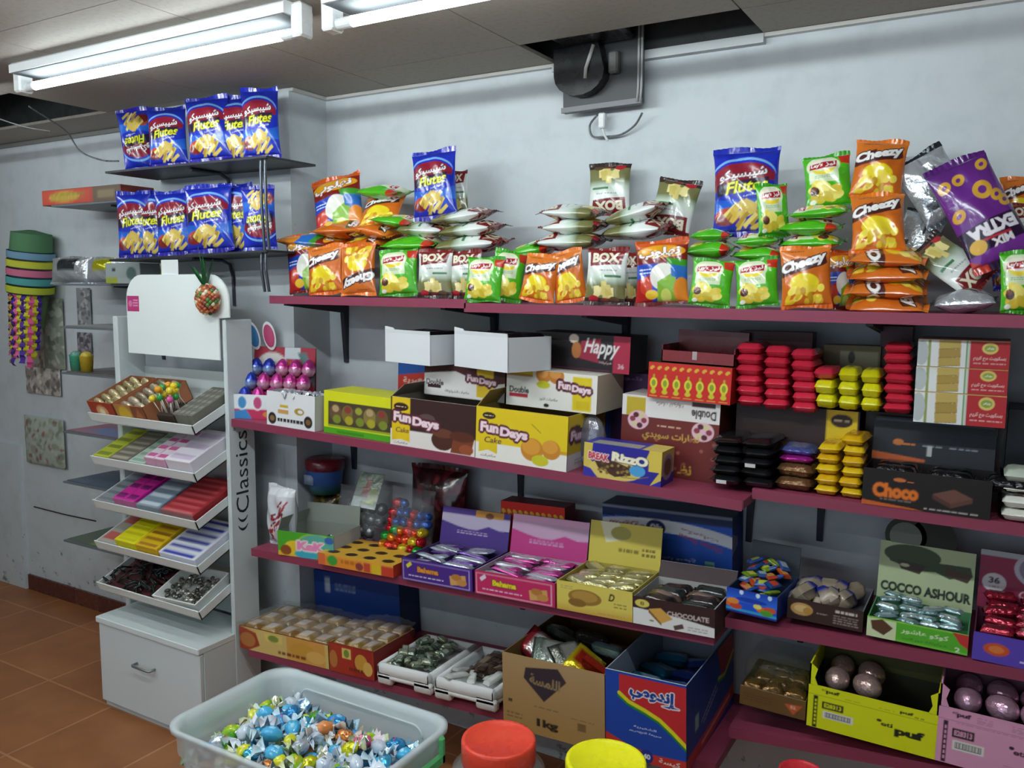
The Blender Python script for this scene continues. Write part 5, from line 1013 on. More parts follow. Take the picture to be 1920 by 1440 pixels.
def h_purp(w, h): a = Art(w, h, '#98244c', 80); a.rect(0, .9, 1, 1, '#b8bcc0'); a.ell(.85, .75, .42, .34, '#c9c2d2'); a.ell(.85, .75, .36, .28, '#8a86a0'); a.ell(.2, .45, .15, .16, '#d8d0d4'); a.text('36', .2, .49, .14, .11, '#4a3a42', bold=.04); a.lines(.14, .36, .26, .4, 1, '#6a5a62'); a.text('Choco', .72, .32, .42, .13, '#d8b8c4', shear=.3); return a
def f_puf(bg, fg, big):
    def f(w, h):
        a = Art(w, h, bg, 150); a.text('puf', .2, .9, .11, .1, fg, bold=.05); a.text('eti', .13, .93, .04, .05, fg); a.rect(.05, .02, .085, .76, fg); [a.rect(.06, .08+.09*i, .076, .14+.09*i, bg) for i in range(7)]; a.lines(.3, .82, .42, .94, 4, fg, .12); a.lines(.56, .82, .68, .94, 4, fg, .12); a.text('puf', .77, .86, .1, .08, fg, bold=.05); a.lines(.83, .8, .9, .84, 1, fg)
        a.rect(.12, .5, .29, .66, '#2b2a22'); a.text('E28313', .205, .58, .14, .1, bg, bold=.04); a.rect(.13, .28, .37, .45, '#e0dfd4'); a.rect(.15, .31, .35, .42, '#6a6a70')
        for i in range(16): a.rect(.155+.012*i, .325, .155+.012*i+.004*(1+i % 2), .41, '#e0dfd4')
        a.text('eti', .63, .5, .09, .09, fg, bold=.03); a.ell(.57, .56, .02, .03, fg); a.text('puf', .8, .4, .22, .23, fg, bold=.06); a.lines(.15, .74, .95, .78, 1, fg, .12); a.lines(.52, .1, .92, .24, 4, fg, .12); a.rect(0, .78, 1, .784, fg) if big else None; return a
    return f
def f_kraft(w, h): a = Art(w, h, '#ad8a58', 130); a.grad(0, 0, 1, 1, '#a8854e', '#b29268'); a.poly([(.24, .86), (.56, .93), (.64, .78), (.42, .46), (.22, .72)], '#3a3038'); a.text('اللمسة', .43, .72, .3, .14, '#94805c', rot=-4, bold=.03); a.text('1kg', .45, .16, .21, .13, '#2c2620', bold=.05); a.lines(.32, .36, .56, .39, 1, '#6a5230'); a.rect(.74, .2, .82, .3, '#7a6038'); a.lines(.68, .33, .9, .35, 1, '#6a5230'); a.rect(.06, .36, .1, .4, '#54442c'); a.lines(.04, .14, .2, .24, 2, '#7a6038'); return a
def f_maamoul(bg, c2, word):
    def f(w, h):
        a = Art(w, h, bg, 110); a.poly([(0, 0), (.1, 0), (.24, .3), (.2, .8), (0, 1)], '#8a4a2a' if bg[1] == 'c' else '#a03a24'); a.ell(.1, .45, .09, .3, '#b5763c'); a.rect(.3, .55, .5, .9, '#d8c26a'); a.ell(.4, .72, .06, .14, '#7a8a3a'); a.rect(.55, .0, .96, 1, c2); a.ell(.72, .5, .14, .3, '#c8963c'); a.ell(.86, .35, .1, .24, '#d8ae5c'); a.lines(.45, .14, .75, .3, 1, '#6a2a1c', .7); return a
    return f
def f_brownbox(w, h): a = Art(w, h, '#6a4c28', 70); a.poly([(.68, .62), (.95, .7), (.82, .15)], '#c05a30'); a.text('82', .81, .52, .08, .14, '#e0b8a0'); a.lines(.06, .3, .5, .7, 3, '#5a3e20'); return a
# ------------------------------------------------------------------ second shelf, left board
A_ = carton('egg_display_carton', 'pink display carton of foil eggs with rabbit ear header on the second shelf', 437, 556, 741, -.435, S2, .14, f_eggs, '#b02a54', None, 'open', 25, inner='#a83a60', fh=1.)
i_ = INFO[A_.name]; a_, d_ = i_['w']/2, i_['d']
q = MB(); hp = Art(.24, .14, '#a8283e', 60); hp.ell(.3, .6, .28, .3, '#d8d2cc'); hp.ell(.3, .4, .2, .2, '#8a5a4c'); hp.ell(.58, .45, .2, .3, '#d88a3a'); hp.rect(.5, .8, .75, 1, '#cfd6da'); hp.poly([(.7, .9), (.85, .9), (1, .5), (1, .3)], '#5a7a78'); hp.line([(.72, .16), (.92, .46)], .06, '#e8a8b4')
q.sheet((-a_+.02, d_-.004, .03), (.25, 0, 0), (0, .02, .235), hp.img()); q.box((-a_+.02, d_+.02, .03), (-a_+.27, d_+.024, .265), '#8a2438'); bpn = q.obj('back_panel', CARD, A_)
for ex, c, rt in ((.035, '#3f7fb8', .32), (.095, '#b8406c', -.22)):
    q = MB()
    for k_, (sx, cc, yy) in enumerate(((1., '#e2dfe4', 0), (.8, c, -.003))): q.ell((0, yy, .055), (.026*sx, .003, .058*sx), cc, 20, 10)
    e_ = q.obj('ear', CARD, bpn); e_.matrix_local = Matrix([[*r_, p_] for r_, p_ in zip((ry(-rt) if ex < .05 else ry(rt)), (-a_+ex, d_+.01, .255))]+[[0, 0, 0, 1]])
eg = {}
def egg(c, c2):
    if c not in eg:
        q = MB(); pr = [(.0001, 0), (.014, .004), (.021, .018), (.0205, .03), (.014, .046), (.006, .054), (.0001, .056)]; cc = [c2, c2, c2, c, c, c, c]; q.lathe(pr, cc, 16); eg[c] = q.mesh('foil_egg', FOIL, True)
    return eg[c]
for r_ in range(3):
    for k_ in range(5):
        c, c2, nm = (('#2f45b8', '#9ab0dc', 'blue') if k_ == (0 if r_ != 1 else 0) or (r_ == 2 and k_ == 1) else ('#d0409c', '#e8b4cc', 'pink'))
        drop(egg(c, c2), 'foil_egg', inside(A_, (-a_+.03+.053*k_+.006*r_, .026+.042*r_, .05+.052*r_)), i_['M']@rx(-.25)@np.diag([1.28]*3), '%s foil egg, %s in the %s row of the pink display carton' % (nm, ('first', 'second', 'third', 'fourth', 'fifth')[k_], ('front', 'middle', 'back')[r_]), 'egg')
for r_ in range(0, 3): MB().box((-a_+.004, .026+.042*r_-.02, .004), (a_-.004, .026+.042*r_+.02, .046+.052*r_), '#b8406a').obj('egg_step', CARD, A_)
wc = carton('white_carton', 'white open carton with black stamps between egg carton and yellow window carton', 499, 589, 738, -.447, S2, .085, f_white, '#cfd3d6', None, 'open', inner='#b9bcbe', edge='#e4e6e8')
for k_ in range(6): drop(piece('twist', .07, .035, .03, ['#c9cdd6', '#d8d8ea', '#b9bcc8'], FOIL, 'foil_sweet', k_), 'foil_sweet', inside(wc, (-.06+.03*(k_ % 5), .03+.03*(k_//3)+.002*k_, INFO[wc.name]['h']-.025)), rz(k_*1.3), 'silvery foil sweet in the white stamped carton', 'sweet', 'silvery sweets in the white carton')
carton('window_carton', 'yellow and green carton with dark window of small toys', 606, 734, 739, -.43, S2, .15, f_window, '#c2c52a', '#d2d43a')
fb = carton('cake_carton', 'open brown cake carton with pink lettering, left of the yellow one', 731, 890, 752, -.445, S2, .27, f_brown, '#3a2622', None, 'open', inner='#8f877c', edge='#a69c90', flap=[('L', .07, '#7d766c', -50), ('B', .08, '#6f675e', 30)])
fy = carton('cake_carton', 'open yellow cake carton with pink lettering and two muffins printed', 891, 1063, 771, -.45, S2, .27, f_yellow, f_yellow_side, None, 'open', inner='#8d7a4c', edge='#b8a24a', flap=[('L', .07, '#a8924a', -40)])
MB().ell((0, .0, .03), (.05, .035, .03), '#5a5450', 12, 8).obj('crumpled_wrapper', CLEAR, None, True); o = bpy.data.objects['crumpled_wrapper']; pose(o, inside(fb, (0, .09, INFO[fb.name]['h']-.07))); tag(o, 'crumpled clear wrapper inside the open brown cake carton', 'wrapper')
db = carton('double_cake_carton', 'closed white and brown cake carton on top of the open brown one', 795, 946, 686, -.33, fb, .2, f_dblbrown, '#4a2a26', '#3a2422')
dy = carton('double_cake_carton', 'closed white and yellow cake carton on top of the open yellow one', 949, 1119, 697, -.36, fy, .2, f_dblyel, '#cfc8b0', '#dcd9cc')
bk = carton('noodle_carton', 'blue carton with slanted red band behind the brown cake cartons', 744, 850, 667, -.15, S2, .13, f_bluered, '#1d3f80', '#1d3f80')
def whitetray(label, xl, xr, yt, Y, base, d, yaw, h):
    t_ = carton('white_tray_carton', label, xl, xr, yt, Y, base, d, '#dfe3e6', '#cdd2d6', None, 'open', yaw, h=h, inner='#c4c9cc', edge='#e8ebec', flap=[('F', .012, '#d9dde0', 4)])
    w_ = INFO[t_.name]['w']; MB().prism([(-w_/2, h), (-w_/2, h+.022), (-w_/2+.045, h+.018), (-w_/2+.07, h+.002), (w_/2, h)], 0, .003, '#dfe3e6', ax=1).obj('raised_corner', CARD, t_)
    for k_ in range(4): drop(piece('pack', w_*.42, .07, .022, ['#1c1c20', '#3a3a40'], FOIL, 'black_snack_pack', k_), 'black_snack_pack', inside(t_, ((-.22+.44*(k_ % 2))*w_, .05+.08*(k_//2), h-.012)), INFO[t_.name]['M'], 'black foil snack pack lying in the %s open white tray' % ('left' if xl < 800 else 'right'), 'snack pack', 'black packs in the %s white tray' % ('left' if xl < 800 else 'right'))
    return t_
zt = INFO[db.name]; z_db = zt['O'][2]+zt['h']
whitetray('white open tray carton of black packs, left of two under the upper shelf', 722, 806, 618, -.36, z_db+.003, .17, -16, None or .10)
whitetray('white open tray carton of black packs, right of two under the upper shelf', 852, 952, 622, -.385, z_db+.004, .17, -22, .105)
nb = carton('noodle_carton', 'tall blue carton standing behind the yellow cake cartons', 1000, 1140, 694, -.155, S2, .14, '#2a55ac', lambda w, h: (lambda a: (a.rect(.1, .1, .9, .6, '#3a60b0'), a.text('شعيرية', .5, .35, .7, .2, '#8a92ac', rot=60), a)[-1])(Art(w, h, '#2450a4', 40)), '#2a55ac')
carton('chocolate_carton', 'black and crimson chocolate carton with white script under the upper shelf', 1003, 1181, 626, -.26, dy, .14, f_happy, '#191417', '#231a1e')
lc_ = carton('biscuit_carton', 'brown carton with its white printed panel upside down below the bottle print box', 1164, 1347, 747, -.31, S2, .16, f_letters, '#5a2420', '#cfcac6')
bt = carton('bottle_print_carton', 'red carton with a row of yellow bottles printed, upper of two, on the brown carton', 1215, 1371, 684, -.33, lc_, .17, f_bottles, '#a8201c', lambda w, h: (lambda a: ([a.ell(.05+.1*i, .3+.3*(i % 2), .04, .2, '#4a5a2a') for i in range(10)], a)[-1])(Art(w, h, '#3f3a20', 40)))
q = MB(); wl = INFO[bt.name]['w']/2; q.box((-wl+.03, .02, 0), (wl, .16, .003), '#6a2024'); q.box((-wl+.03, .157, .0), (wl, .16, .09), '#7a2026'); q.box((-wl+.03, .02, .0), (wl, .023, .035), '#8a282c'); q.box((-wl+.03, .02, .0), (-wl+.033, .16, .05), '#6a2024'); q.box((wl-.003, .02, 0), (wl, .16, .05), '#6a2024'); q.box((-.0, .0185, .012), (.014, .0196, .036), '#b9a8a4')
o = q.obj('open_container', GLOSS); pose(o, inside(bt, (0, 0, INFO[bt.name]['h']+.001)), INFO[bt.name]['M']); tag(o, 'dark red open container lying on the upper bottle print carton', 'container')
carton('purple_carton', 'dark purple carton squeezed behind the upper bottle print carton', 1130, 1212, 698, -.13, S2, .11, lambda w, h: (lambda a: (a.text('شوكو', .5, .93, .7, .06, '#8a6a9c'), a)[-1])(Art(w, h, '#43284e', 50)), '#332040', '#3a2446')
rz_ = carton('biscuit_carton', 'blue and yellow biscuit carton at the shelf edge left of the black packs', 1094, 1240, 838, -.45, S2, .1, f_rizzo, lambda w, h: (lambda a: (a.rect(0, 0, 1, .3, '#2c2a98'), a.ell(.5, .5, .4, .36, '#8a7a9a'), a.ell(.5, .5, .28, .24, '#5a4030'), a)[-1])(Art(w, h, '#b9a860', 30)), lambda w, h: (lambda a: (a.rect(.75, 0, 1, 1, '#d0be62'), a.rect(.1, .1, .7, .6, '#9a9a94'), a)[-1])(Art(w, h, '#35309a', 50)))
# crumpled clear bag leaning between yellow carton and brown carton
o = MB().ell((0, 0, .06), (.05, .04, .065), '#8f8f98', 16, 12).ell((.01, 0, .02), (.045, .04, .03), '#cfd0d2', 12, 8).obj('crumpled_bag', FOIL, None, True); A = atY(1128, 815, -.30); pose(o, (A[0]-.02, -.33, S2(A[0])+.006), None, (1, .8, 1.25)); tag(o, 'crumpled grey and white bag beside the yellow cake carton', 'bag')
# right board
cA = carton('cake_carton', 'dark brown cake carton with wide yellow band under the red and yellow packs', 1380, 1611, 763, -.24, S2, .2, lambda w, h: (lambda a: (a.rect(.745, 0, .98, 1, '#dcc01e'), a.ell(.86, .86, .085, .085, '#33201a'), a.lines(.8, .84, .92, .88, 1, '#e8d8b0'), a.ell(.42, .3, .12, .2, '#5a3424'), a.ell(.6, .26, .12, .2, '#6a3a22'), a.ell(.42, .42, .12, .1, '#7a4a2c'), a.ell(.6, .4, .12, .1, '#84502e'), a)[-1])(Art(w, h, '#33201d', 100)), '#2e1e1c', '#38241f')
cB = carton('cake_carton', 'dark brown cake carton with small yellow patch under the wafer boxes', 1622, 1880, 781, -.20, S2, .17, lambda w, h: (lambda a: (a.rect(.7, .8, .95, .96, '#d8c022'), a)[-1])(Art(w, h, '#2c1e1e', 60)), '#261a1a', '#38241f')
def stackpack(n, xs_, ys_, slope, Y, d, cols, label, cat, name, mat, base_z=None, t=None, group=None, w_of=None, jit=.003):
    """neat stacks: xs_ = column edges in px, ys_ = row edges in px at the left column (top to bottom)"""
    for c in range(len(xs_)-1):
        for r_ in range(len(ys_)-1):
            if n and (r_, c) in n: continue
            dy = slope*((xs_[c]+xs_[c+1])/2-xs_[0]); P0, P1 = atY(xs_[c], ys_[r_+1]+dy, Y), atY(xs_[c+1], ys_[r_]+dy, Y)
            w_, h_ = P1[0]-P0[0], P1[2]-P0[2]
            me = piece('pack', .1, .08, .03, cols if isinstance(cols, list) else cols(r_, c), mat, name, (r_*3+c) % 4)
            o = put(me, name); pose(o, ((P0[0]+P1[0])/2, Y+d/2+random.uniform(0, jit), P0[2]), ry(random.uniform(-.03, .03))@rz(random.uniform(-.05, .05)), (w_/.1, d/.08, h_/.03*.98)); tag(o, label(r_, c), cat, group)
ORD = ('top', 'second', 'third', 'fourth', 'fifth', 'sixth', 'bottom')
COLN = ('left', 'middle', 'right')
def rown(r, n): return 'top' if r == 0 else 'bottom' if r == n-1 else ORD[r]
stackpack(None, [1378, 1429, 1480, 1530], [640, 661, 681, 701, 721, 740, 759], .12, -.31, .13, ['#cc2c44', '#d83c54'], lambda r, c: 'red wafer pack, %s row of the %s column in the three column stack' % (rown(r, 6), COLN[c]), 'wafer pack', 'wafer_pack', FILM, group='red wafer packs in three columns')
stackpack({(0, 0)}, [1526, 1568, 1610, 1652], [686, 711, 738, 764], .08, -.315, .13, ['#d6cf18', '#e2da22', '#cfc42a'], lambda r, c: 'yellow wafer pack, %s row of the %s column between the red stacks' % (rown(r, 3), COLN[c]), 'wafer pack', 'wafer_pack', FILM, group='yellow wafer packs')
stackpack(None, [1524, 1568], [690, 711], 0, -.312, .12, ['#cc2c44', '#d83c54'], lambda r, c: 'single red wafer pack lying on the left yellow column', 'wafer pack', 'wafer_pack', FILM)
stackpack(None, [1653, 1713], [642, 661, 681, 700, 719, 738, 756, 774], .05, -.315, .13, ['#c42a40', '#d03a50'], lambda r, c: 'red wafer pack, %s of the single column beside the wafer boxes' % ('top' if r == 0 else 'bottom' if r == 6 else ('second', 'third', 'fourth', 'fifth', 'sixth')[r-1]+' from top'), 'wafer pack', 'wafer_pack', FILM, group='red wafer packs in one column')
zA = INFO[cA.name]; zB = INFO[cB.name]
carton('flat_red_carton', 'dark red flat carton behind the top of the three column red stack', 1388, 1524, 622, -.15, zA['O'][2]+zA['h']+.002, .06, '#4a1a20', '#3a1418', '#54201f')
carton('olive_carton', 'olive brown carton with pale print behind the yellow packs', 1545, 1652, 648, -.155, zA['O'][2]+zA['h']+.002, .07, lambda w, h: (lambda a: (a.rect(.3, .55, .95, .9, '#8a8a6a'), a.ell(.5, .8, .06, .1, '#2a2a20'), a)[-1])(Art(w, h, '#5a5228', 50)), '#4a4424', '#6a6238')
carton('flat_red_carton', 'dark red carton behind the single column of red packs', 1652, 1712, 612, -.14, zB['O'][2]+zB['h']+.002, .06, '#461a22', '#38141a', '#4c1c22')
pv = None
for k_, (xl, xr, yt) in enumerate(((1715, 1888, 738), (1718, 1891, 690), (1722, 1895, 638))):
    pv = carton('wafer_box', '%s wafer box of three, red and white with wafers printed' % ('bottom', 'middle', 'top')[k_], xl, xr, yt, -.33, pv if pv else zB['O'][2]+zB['h']+.001, .15, f_wafer, '#6a1a20', '#c9cbc8', group='red and white wafer boxes', h=None)
# black packs, brown packs, gold packs standing on the board
def shelfstack(xl, xr, Y, d, fz, rows, cols, h1, colr, label, cat, name, mat, group, miss=(), tilt=.0, zoff=0.):
    X0, X1 = atY(xl, 880, Y)[0], atY(xr, 880, Y)[0]; w_ = (X1-X0)/cols
    for c in range(cols):
        for r_ in range(rows):
            if (r_, c) in miss: continue
            x = X0+w_*(c+.5); me = piece('pack', .1, .08, .03, colr(r_, c), mat, name, (r_+2*c) % 4)
            o = put(me, name); pose(o, (x, Y+d/2+random.uniform(0, .008)+.0*r_, fz(x)+.001+zoff+h1*r_), ry(random.uniform(-.04, .04)+tilt)@rz(random.uniform(-.08, .08)), (w_*1.02/.1, d/.08, h1*1.03/.03)); tag(o, label(r_, c), cat, group)
LV = ('bottom', 'second', 'third', 'fourth', 'fifth', 'sixth')
shelfstack(1329, 1449, -.385, .16, lambda x: max(S2(x), 1.2), 5, 2, .027, lambda r, c: ['#17171a', '#29292e'] if (r+c) % 2 else ['#141416', '#202024'], lambda r, c: 'black biscuit pack, %s layer of the %s pile' % (LV[r], COLN[2*c]), 'biscuit pack', 'biscuit_pack', FILM, 'black biscuit packs')
for k_, (px, py) in enumerate(((1408, 896), (1358, 907))): pass
for k_, (px, dz) in enumerate(((1352, .012), (1405, .066))):
    X0 = atY(px, 900, -.39)[0]; o = MB().box((-.014, -.001, -.005), (.014, .0, .005), '#c9c9c6').obj('barcode_sticker', CARD); pose(o, (X0, -.388, max(S2(X0), 1.2)+dz)); tag(o, '%s white barcode sticker on the black biscuit packs' % ('lower left', 'upper right')[k_], 'sticker')
shelfstack(1453, 1528, -.36, .12, S2, 2, 1, .036, lambda r, c: ['#7a5838', '#a0805a', '#5a3e28'], lambda r, c: 'brown foil biscuit pack, %s of two' % ('lower', 'upper')[r], 'biscuit pack', 'biscuit_pack', FOIL, 'brown foil packs')
shelfstack(1458, 1524, -.35, .11, S2, 2, 1, .022, lambda r, c: ['#b8289a', '#d060b8'] if r == 0 else ['#5a6ab0', '#9aa0cc'], lambda r, c: ('magenta foil pack on top of the brown foil packs', 'blue pack on top of the magenta foil pack')[r], 'biscuit pack', 'biscuit_pack', FOIL, None, zoff=.074)
shelfstack(1530, 1618, -.365, .13, S2, 6, 2, .0275, lambda r, c: ['#d8aa16', '#c08a18'] if r % 2 else ['#e0bc1c', '#b9801c'], lambda r, c: 'gold yellow biscuit pack, %s layer of the %s pile' % (LV[r], COLN[2*c]), 'biscuit pack', 'biscuit_pack', FILM, 'gold biscuit packs', miss=((5, 0),))
ch = carton('chocolate_carton', 'long open black chocolate carton with orange lettering on the second shelf', 1618, 1860, 890, -.385, S2, .14, f_choco, '#17110f', None, 'open', inner='#1a1618', edge='#2c2624', header=(.115, f_chocolid), hlean=10)
for k_ in range(6): drop(piece('pack', .11, .05, .035, ['#16161a', '#2e2e34'], FOIL, 'black_chocolate_pack', k_ % 4), 'black_chocolate_pack', inside(ch, (-INFO[ch.name]['w']/2+.07+.125*(k_ % 3), .035+.055*(k_//3), INFO[ch.name]['h']-.028)), INFO[ch.name]['M'], 'black foil bar in the open black chocolate carton', 'chocolate bar', 'black bars in the chocolate carton')
carton('chocolate_carton', 'black carton with orange stripe at the far right of the second shelf', 1890, 2010, 772, -.2, S2, .17, lambda w, h: (lambda a: (a.rect(0, .32, 1, .4, '#c25a2a'), a)[-1])(Art(w, h, '#15171e', 40)), '#121418', '#1c1e26')
for k_, (c, nm) in enumerate((( ['#d8d8ca', '#3a3a34', '#d8c822'], 'bottom'), (['#dcdcd4', '#b83a6c'], 'second'), (['#d0d2c4', '#4a4a3c', '#9aa24a'], 'third'), (['#b8c4b4', '#d8dcd0'], 'top'))):
    X0 = atY(1872, 940, -.385)[0]; drop(piece('pack', .12, .1, .032, c, FILM, 'cookie_pack', k_), 'cookie_pack', (X0+.06, -.325, S2(X0)+.001+.031*k_), rz(.02), '%s white cookie pack of the pile at the right edge of the second shelf' % nm, 'cookie pack', 'white cookie packs')
# ================================================================== third shelf, left board
def fill(o, n, mk, label, cat, name, group, nx, ny, z, jit=.008, yaw=.3, tiltx=0., mat=FILM, xin=.02, yin=.02, sc=1., dz=0., tilt=.15):
    i = INFO[o.name]; w_, d_ = i['w']-2*xin, i['d']-2*yin; k = 0
    for r_ in range(ny):
        for c in range(nx):
            if k >= n: return
            p = (-w_/2+w_*(c+.5)/nx+random.uniform(-jit, jit), yin+d_*(r_+.5)/ny+random.uniform(-jit, jit), z+dz*r_+random.uniform(0, .006)); R = i['M']@rx(tiltx+random.uniform(-tilt, tilt)*.5)@ry(random.uniform(-tilt, tilt))@rz(random.uniform(-yaw, yaw))
            drop(mk(k), name, inside(o, p), R, label, cat, group, sc); k += 1
# white bag of red sweets at the left end
A = atY(520, 1020, -.40); wbg = thing('sweet_bag', 'white bag with slanted red sweets at the left end of the third shelf', 'bag', (A[0], -.37, S3(A[0])+.001), rz(-.15))
im = Art(.17, .21, '#c5c9ce', 60); im.rect(0, .86, 1, 1, '#dfe3e6')
r_ = random.Random(6)
for i in range(70):
    t_ = r_.random(); im.bar(.28+.5*t_+r_.uniform(-.12, .12), .1+.6*t_+r_.uniform(-.06, .06), .12, .035, ['#8e2430', '#a8323c', '#d8c8c8', '#78202a'][i % 4], r_.uniform(20, 70))
for q, n in zip(pouch_grid(.17, .235, .09, im.img(), 4, .03), ('pouch', 'seal', 'seal')): q.obj(n, FILM, wbg, True)
A = atY(510, 905, -.25); cb_ = thing('clear_bag', 'empty clear crumpled bag leaning behind the bag of red sweets', 'bag', (A[0]-.01, -.26, S3(A[0])+.001), rz(-.1)@rx(-.06))
for q, n in zip(pouch_grid(.17, .36, .09, Art(.17, .36, '#9aa0a8', 30).img(), 9, .03), ('pouch', 'seal', 'seal')): q.obj(n, CLEAR, cb_, True)
A = atY(584, 905, -.2); cp = thing('ice_cream_cup', 'blue printed cup with dark red lid at the back of the third shelf', 'cup', (A[0], -.12, S3(A[0])+.16), None)
q = MB(); q.lathe([(.0, 0), (.06, 0), (.068, .05), (.074, .1)], ['#3f7a4a', '#3f7a4a', '#3a62a8', '#3a62a8'], 28); q.box((-.05, -.0705, .04), (-.0, -.069, .08), '#a8b8d8'); q.obj('cup', CARD, cp, True)
q = MB().lathe([(.078, .098), (.08, .104), (.08, .135), (.07, .142), (.0, .142)], '#6a1c28', 28).obj('cup_lid', GLOSS, cp, True)
# dark gold bag supporting it
A2 = atY(590, 945, -.14); gb = thing('gold_bag', 'dark gold sweet bag beneath the blue cup', 'bag', (A[0]+.01, -.12, S3(A[0])+.001))
for q, n in zip(pouch_grid(.15, .158, .11, speck('#4a4030', ['#6a5a30', '#2f3a2a', '#8a7838'], 60, .08, 11)(.15, .158), 6, .03), ('pouch', 'seal', 'seal')): q.obj(n, FOIL, gb, True)
# clear bag of silver balls with a header card
A = atY(672, 1000, -.22); sx0, sz0 = A[0], S3(A[0]); sb = thing('silver_ball_bag', 'clear bag with green card top holding dark silver chocolate balls', 'bag', (sx0, -.2, sz0+.001), rx(-.1))
q = MB(); ha = Art(.13, .16, '#46604a', 50); ha.rect(.3, .3, .6, .8, '#8a3024'); ha.ell(.75, .4, .2, .2, '#8a9a3a'); ha.ell(.2, .7, .2, .14, '#3f6a3a'); ha.lines(.4, .12, .85, .24, 1, '#a8b04a', .7); ha.rect(0, 0, .35, .3, '#9aa8a4')
q.sheet((-.05, -.02, .14), (.12, 0, 0), (0, .05, .13), ha.img()); q.sheet((.07, -.018, .14), (-.12, 0, 0), (0, .05, .13), '#33402f'); q.obj('header_card', FILM, sb)
ball = MB().ell((0, 0, 0), (.024,)*3, '#6f7476', 18, 12).mesh('chocolate_ball', FOIL, True)
k_ = 0
for r_ in range(4):
    for c in range(5-(r_ % 2)):
        o = put(ball, 'chocolate_ball'); pose(o, (sx0-.09+.045*c+.022*(r_ % 2), -.265+.035*r_+.0*c, sz0+.026+.036*r_), rz(k_)@rx(k_*.7)); tag(o, 'dark silver foil chocolate ball in the clear bag on the third shelf', 'chocolate ball', 'silver chocolate balls'); k_ += 1
q = MB(); V_ = pouch_grid(.25, .22, .15, Art(.25, .22, '#c8ccd0', 30).img(), 8, .02)[0]; o = V_.obj('pouch', CLEAR, sb, True)
# bag of coloured sweets with a dark red bag behind
A = atY(768, 1015, -.24); cx0, cz0 = A[0], S3(A[0]); cbg = thing('coloured_sweet_bag', 'clear bag of shiny red, orange and green sweets beside the silver balls', 'bag', (cx0, -.24, cz0+.001), rx(-.12))
pouch_grid(.2, .25, .12, Art(.2, .25, '#c8ccd0', 30).img(), 12, .02)[0].obj('pouch', CLEAR, cbg, True)
swm = [MB().ell((0, 0, 0), (.025, .019, .016), c, 14, 9).mesh('foil_sweet', FOIL, True) for c in ('#d8321e', '#e08a1e', '#1f9a3a', '#c01e2c', '#d8c02a', '#e0502a')]
bl = MB().ell((0, 0, 0), (.025, .019, .016), '#2f58a8', 14, 9).mesh('foil_sweet', FOIL, True)
for k_ in range(38):
    r_, c = k_//6, k_ % 6; m_ = swm[(k_*5+r_) % 6] if r_ < 4 else (bl if k_ % 3 else swm[3])
    o = put(m_, 'foil_sweet'); pose(o, (cx0-.08+.031*c+random.uniform(-.006, .006), -.315+.018*r_, cz0+.016+.027*r_+random.uniform(-.004, .004)), rz(random.uniform(0, 3))@rx(.9)); tag(o, '%s foil sweet in the clear bag beside the silver balls' % ('blue' if m_ == bl else ('red', 'orange', 'green', 'dark red', 'yellow', 'bright orange')[swm.index(m_)]), 'sweet', 'coloured sweets in the clear bag %s' % (m_.name.split('.')[-1]))
A = atY(820, 940, -.1); rbg = thing('red_sweet_bag', 'dark red sweet bag leaning on the wall behind the coloured sweets', 'bag', (A[0], -.11, S3(A[0])+.001), rx(-.08))
for q, n in zip(pouch_grid(.26, .31, .09, speck('#3c1c22', ['#6a2430', '#2a1216', '#8a3a44'], 70, .06, 13)(.26, .31), 14, .05), ('pouch', 'seal', 'seal')): q.obj(n, FILM, rbg, True)
kk = carton('gum_carton', 'green carton with pink lettering and torn grey flaps on the third shelf', 521, 626, 1001, -.46, S3, .17, f_kk, '#b9c0c2', None, 'open', 6, inner='#8a9088', edge='#5aa83a', flap=[('B', .07, '#8b9188', 8), ('L', .05, '#8f958c', -20)])
carton('gum_carton', 'flat orange and yellow carton with a grid of round holes', 597, 738, 1060, -.475, S3, .20, f_holes, lambda w, h: (lambda a: (a.rect(0, 0, .3, 1, '#c4402c'), a.rect(.5, .3, .7, .8, '#3f9a4a'), a)[-1])(Art(w, h, '#d9a83a', 30)), t_holes, h=.042)
bp_ = carton('wafer_finger_carton', 'purple wafer carton with raised purple header on the third shelf', 754, 886, 1057, -.47, S3, .22, f_bah('#4a2a84', '#b8a8d8', '#e0902c'), '#3f2474', None, 'open', inner='#5a4a84', edge='#4a2a84', header=(.125, h_bah('#4c3486', '#b9aec8')), hlean=14)
bk_ = carton('wafer_finger_carton', 'pink wafer carton with raised pink header on the third shelf', 891, 1041, 1082, -.47, S3, .22, f_bah('#c42a60', '#e0b8c8', '#e8d82a'), '#b8265a', None, 'open', inner='#b9a8b8', edge='#c42a60', header=(.13, h_bah('#c43a86', '#c9a2c0')), hlean=14)
bd = carton('date_bar_carton', 'yellow date bar carton with raised yellow header on the third shelf', 1045, 1187, 1100, -.47, S3, .22, f_date, '#cdb94c', None, 'open', inner='#c2b258', edge='#dcc85c', header=(.13, h_date), hlean=12)
bc_ = carton('wafer_carton', 'white and brown chocolate wafer carton at the right end of the third shelf', 1188, 1341, 1131, -.47, S3, .2, f_choc, '#4a3a34', None, 'open', inner='#b5b5b2', edge='#3a2422', header=(.05, Art(.2, .05, '#3a2326', 30).img()), hlean=35)
fill(bp_, 14, lambda k: piece('pack', .12, .026, .014, ['#b4bccb', '#dfe3ec'] if k % 3 else ['#6a4a9c', '#c8c8e0'], FOIL, 'wafer_finger', k % 4), 'silver wrapped wafer finger in the purple wafer carton', 'wafer finger', 'wafer_finger', 'wafer fingers in the purple carton', 2, 7, INFO[bp_.name]['h']-.022, dz=.002)
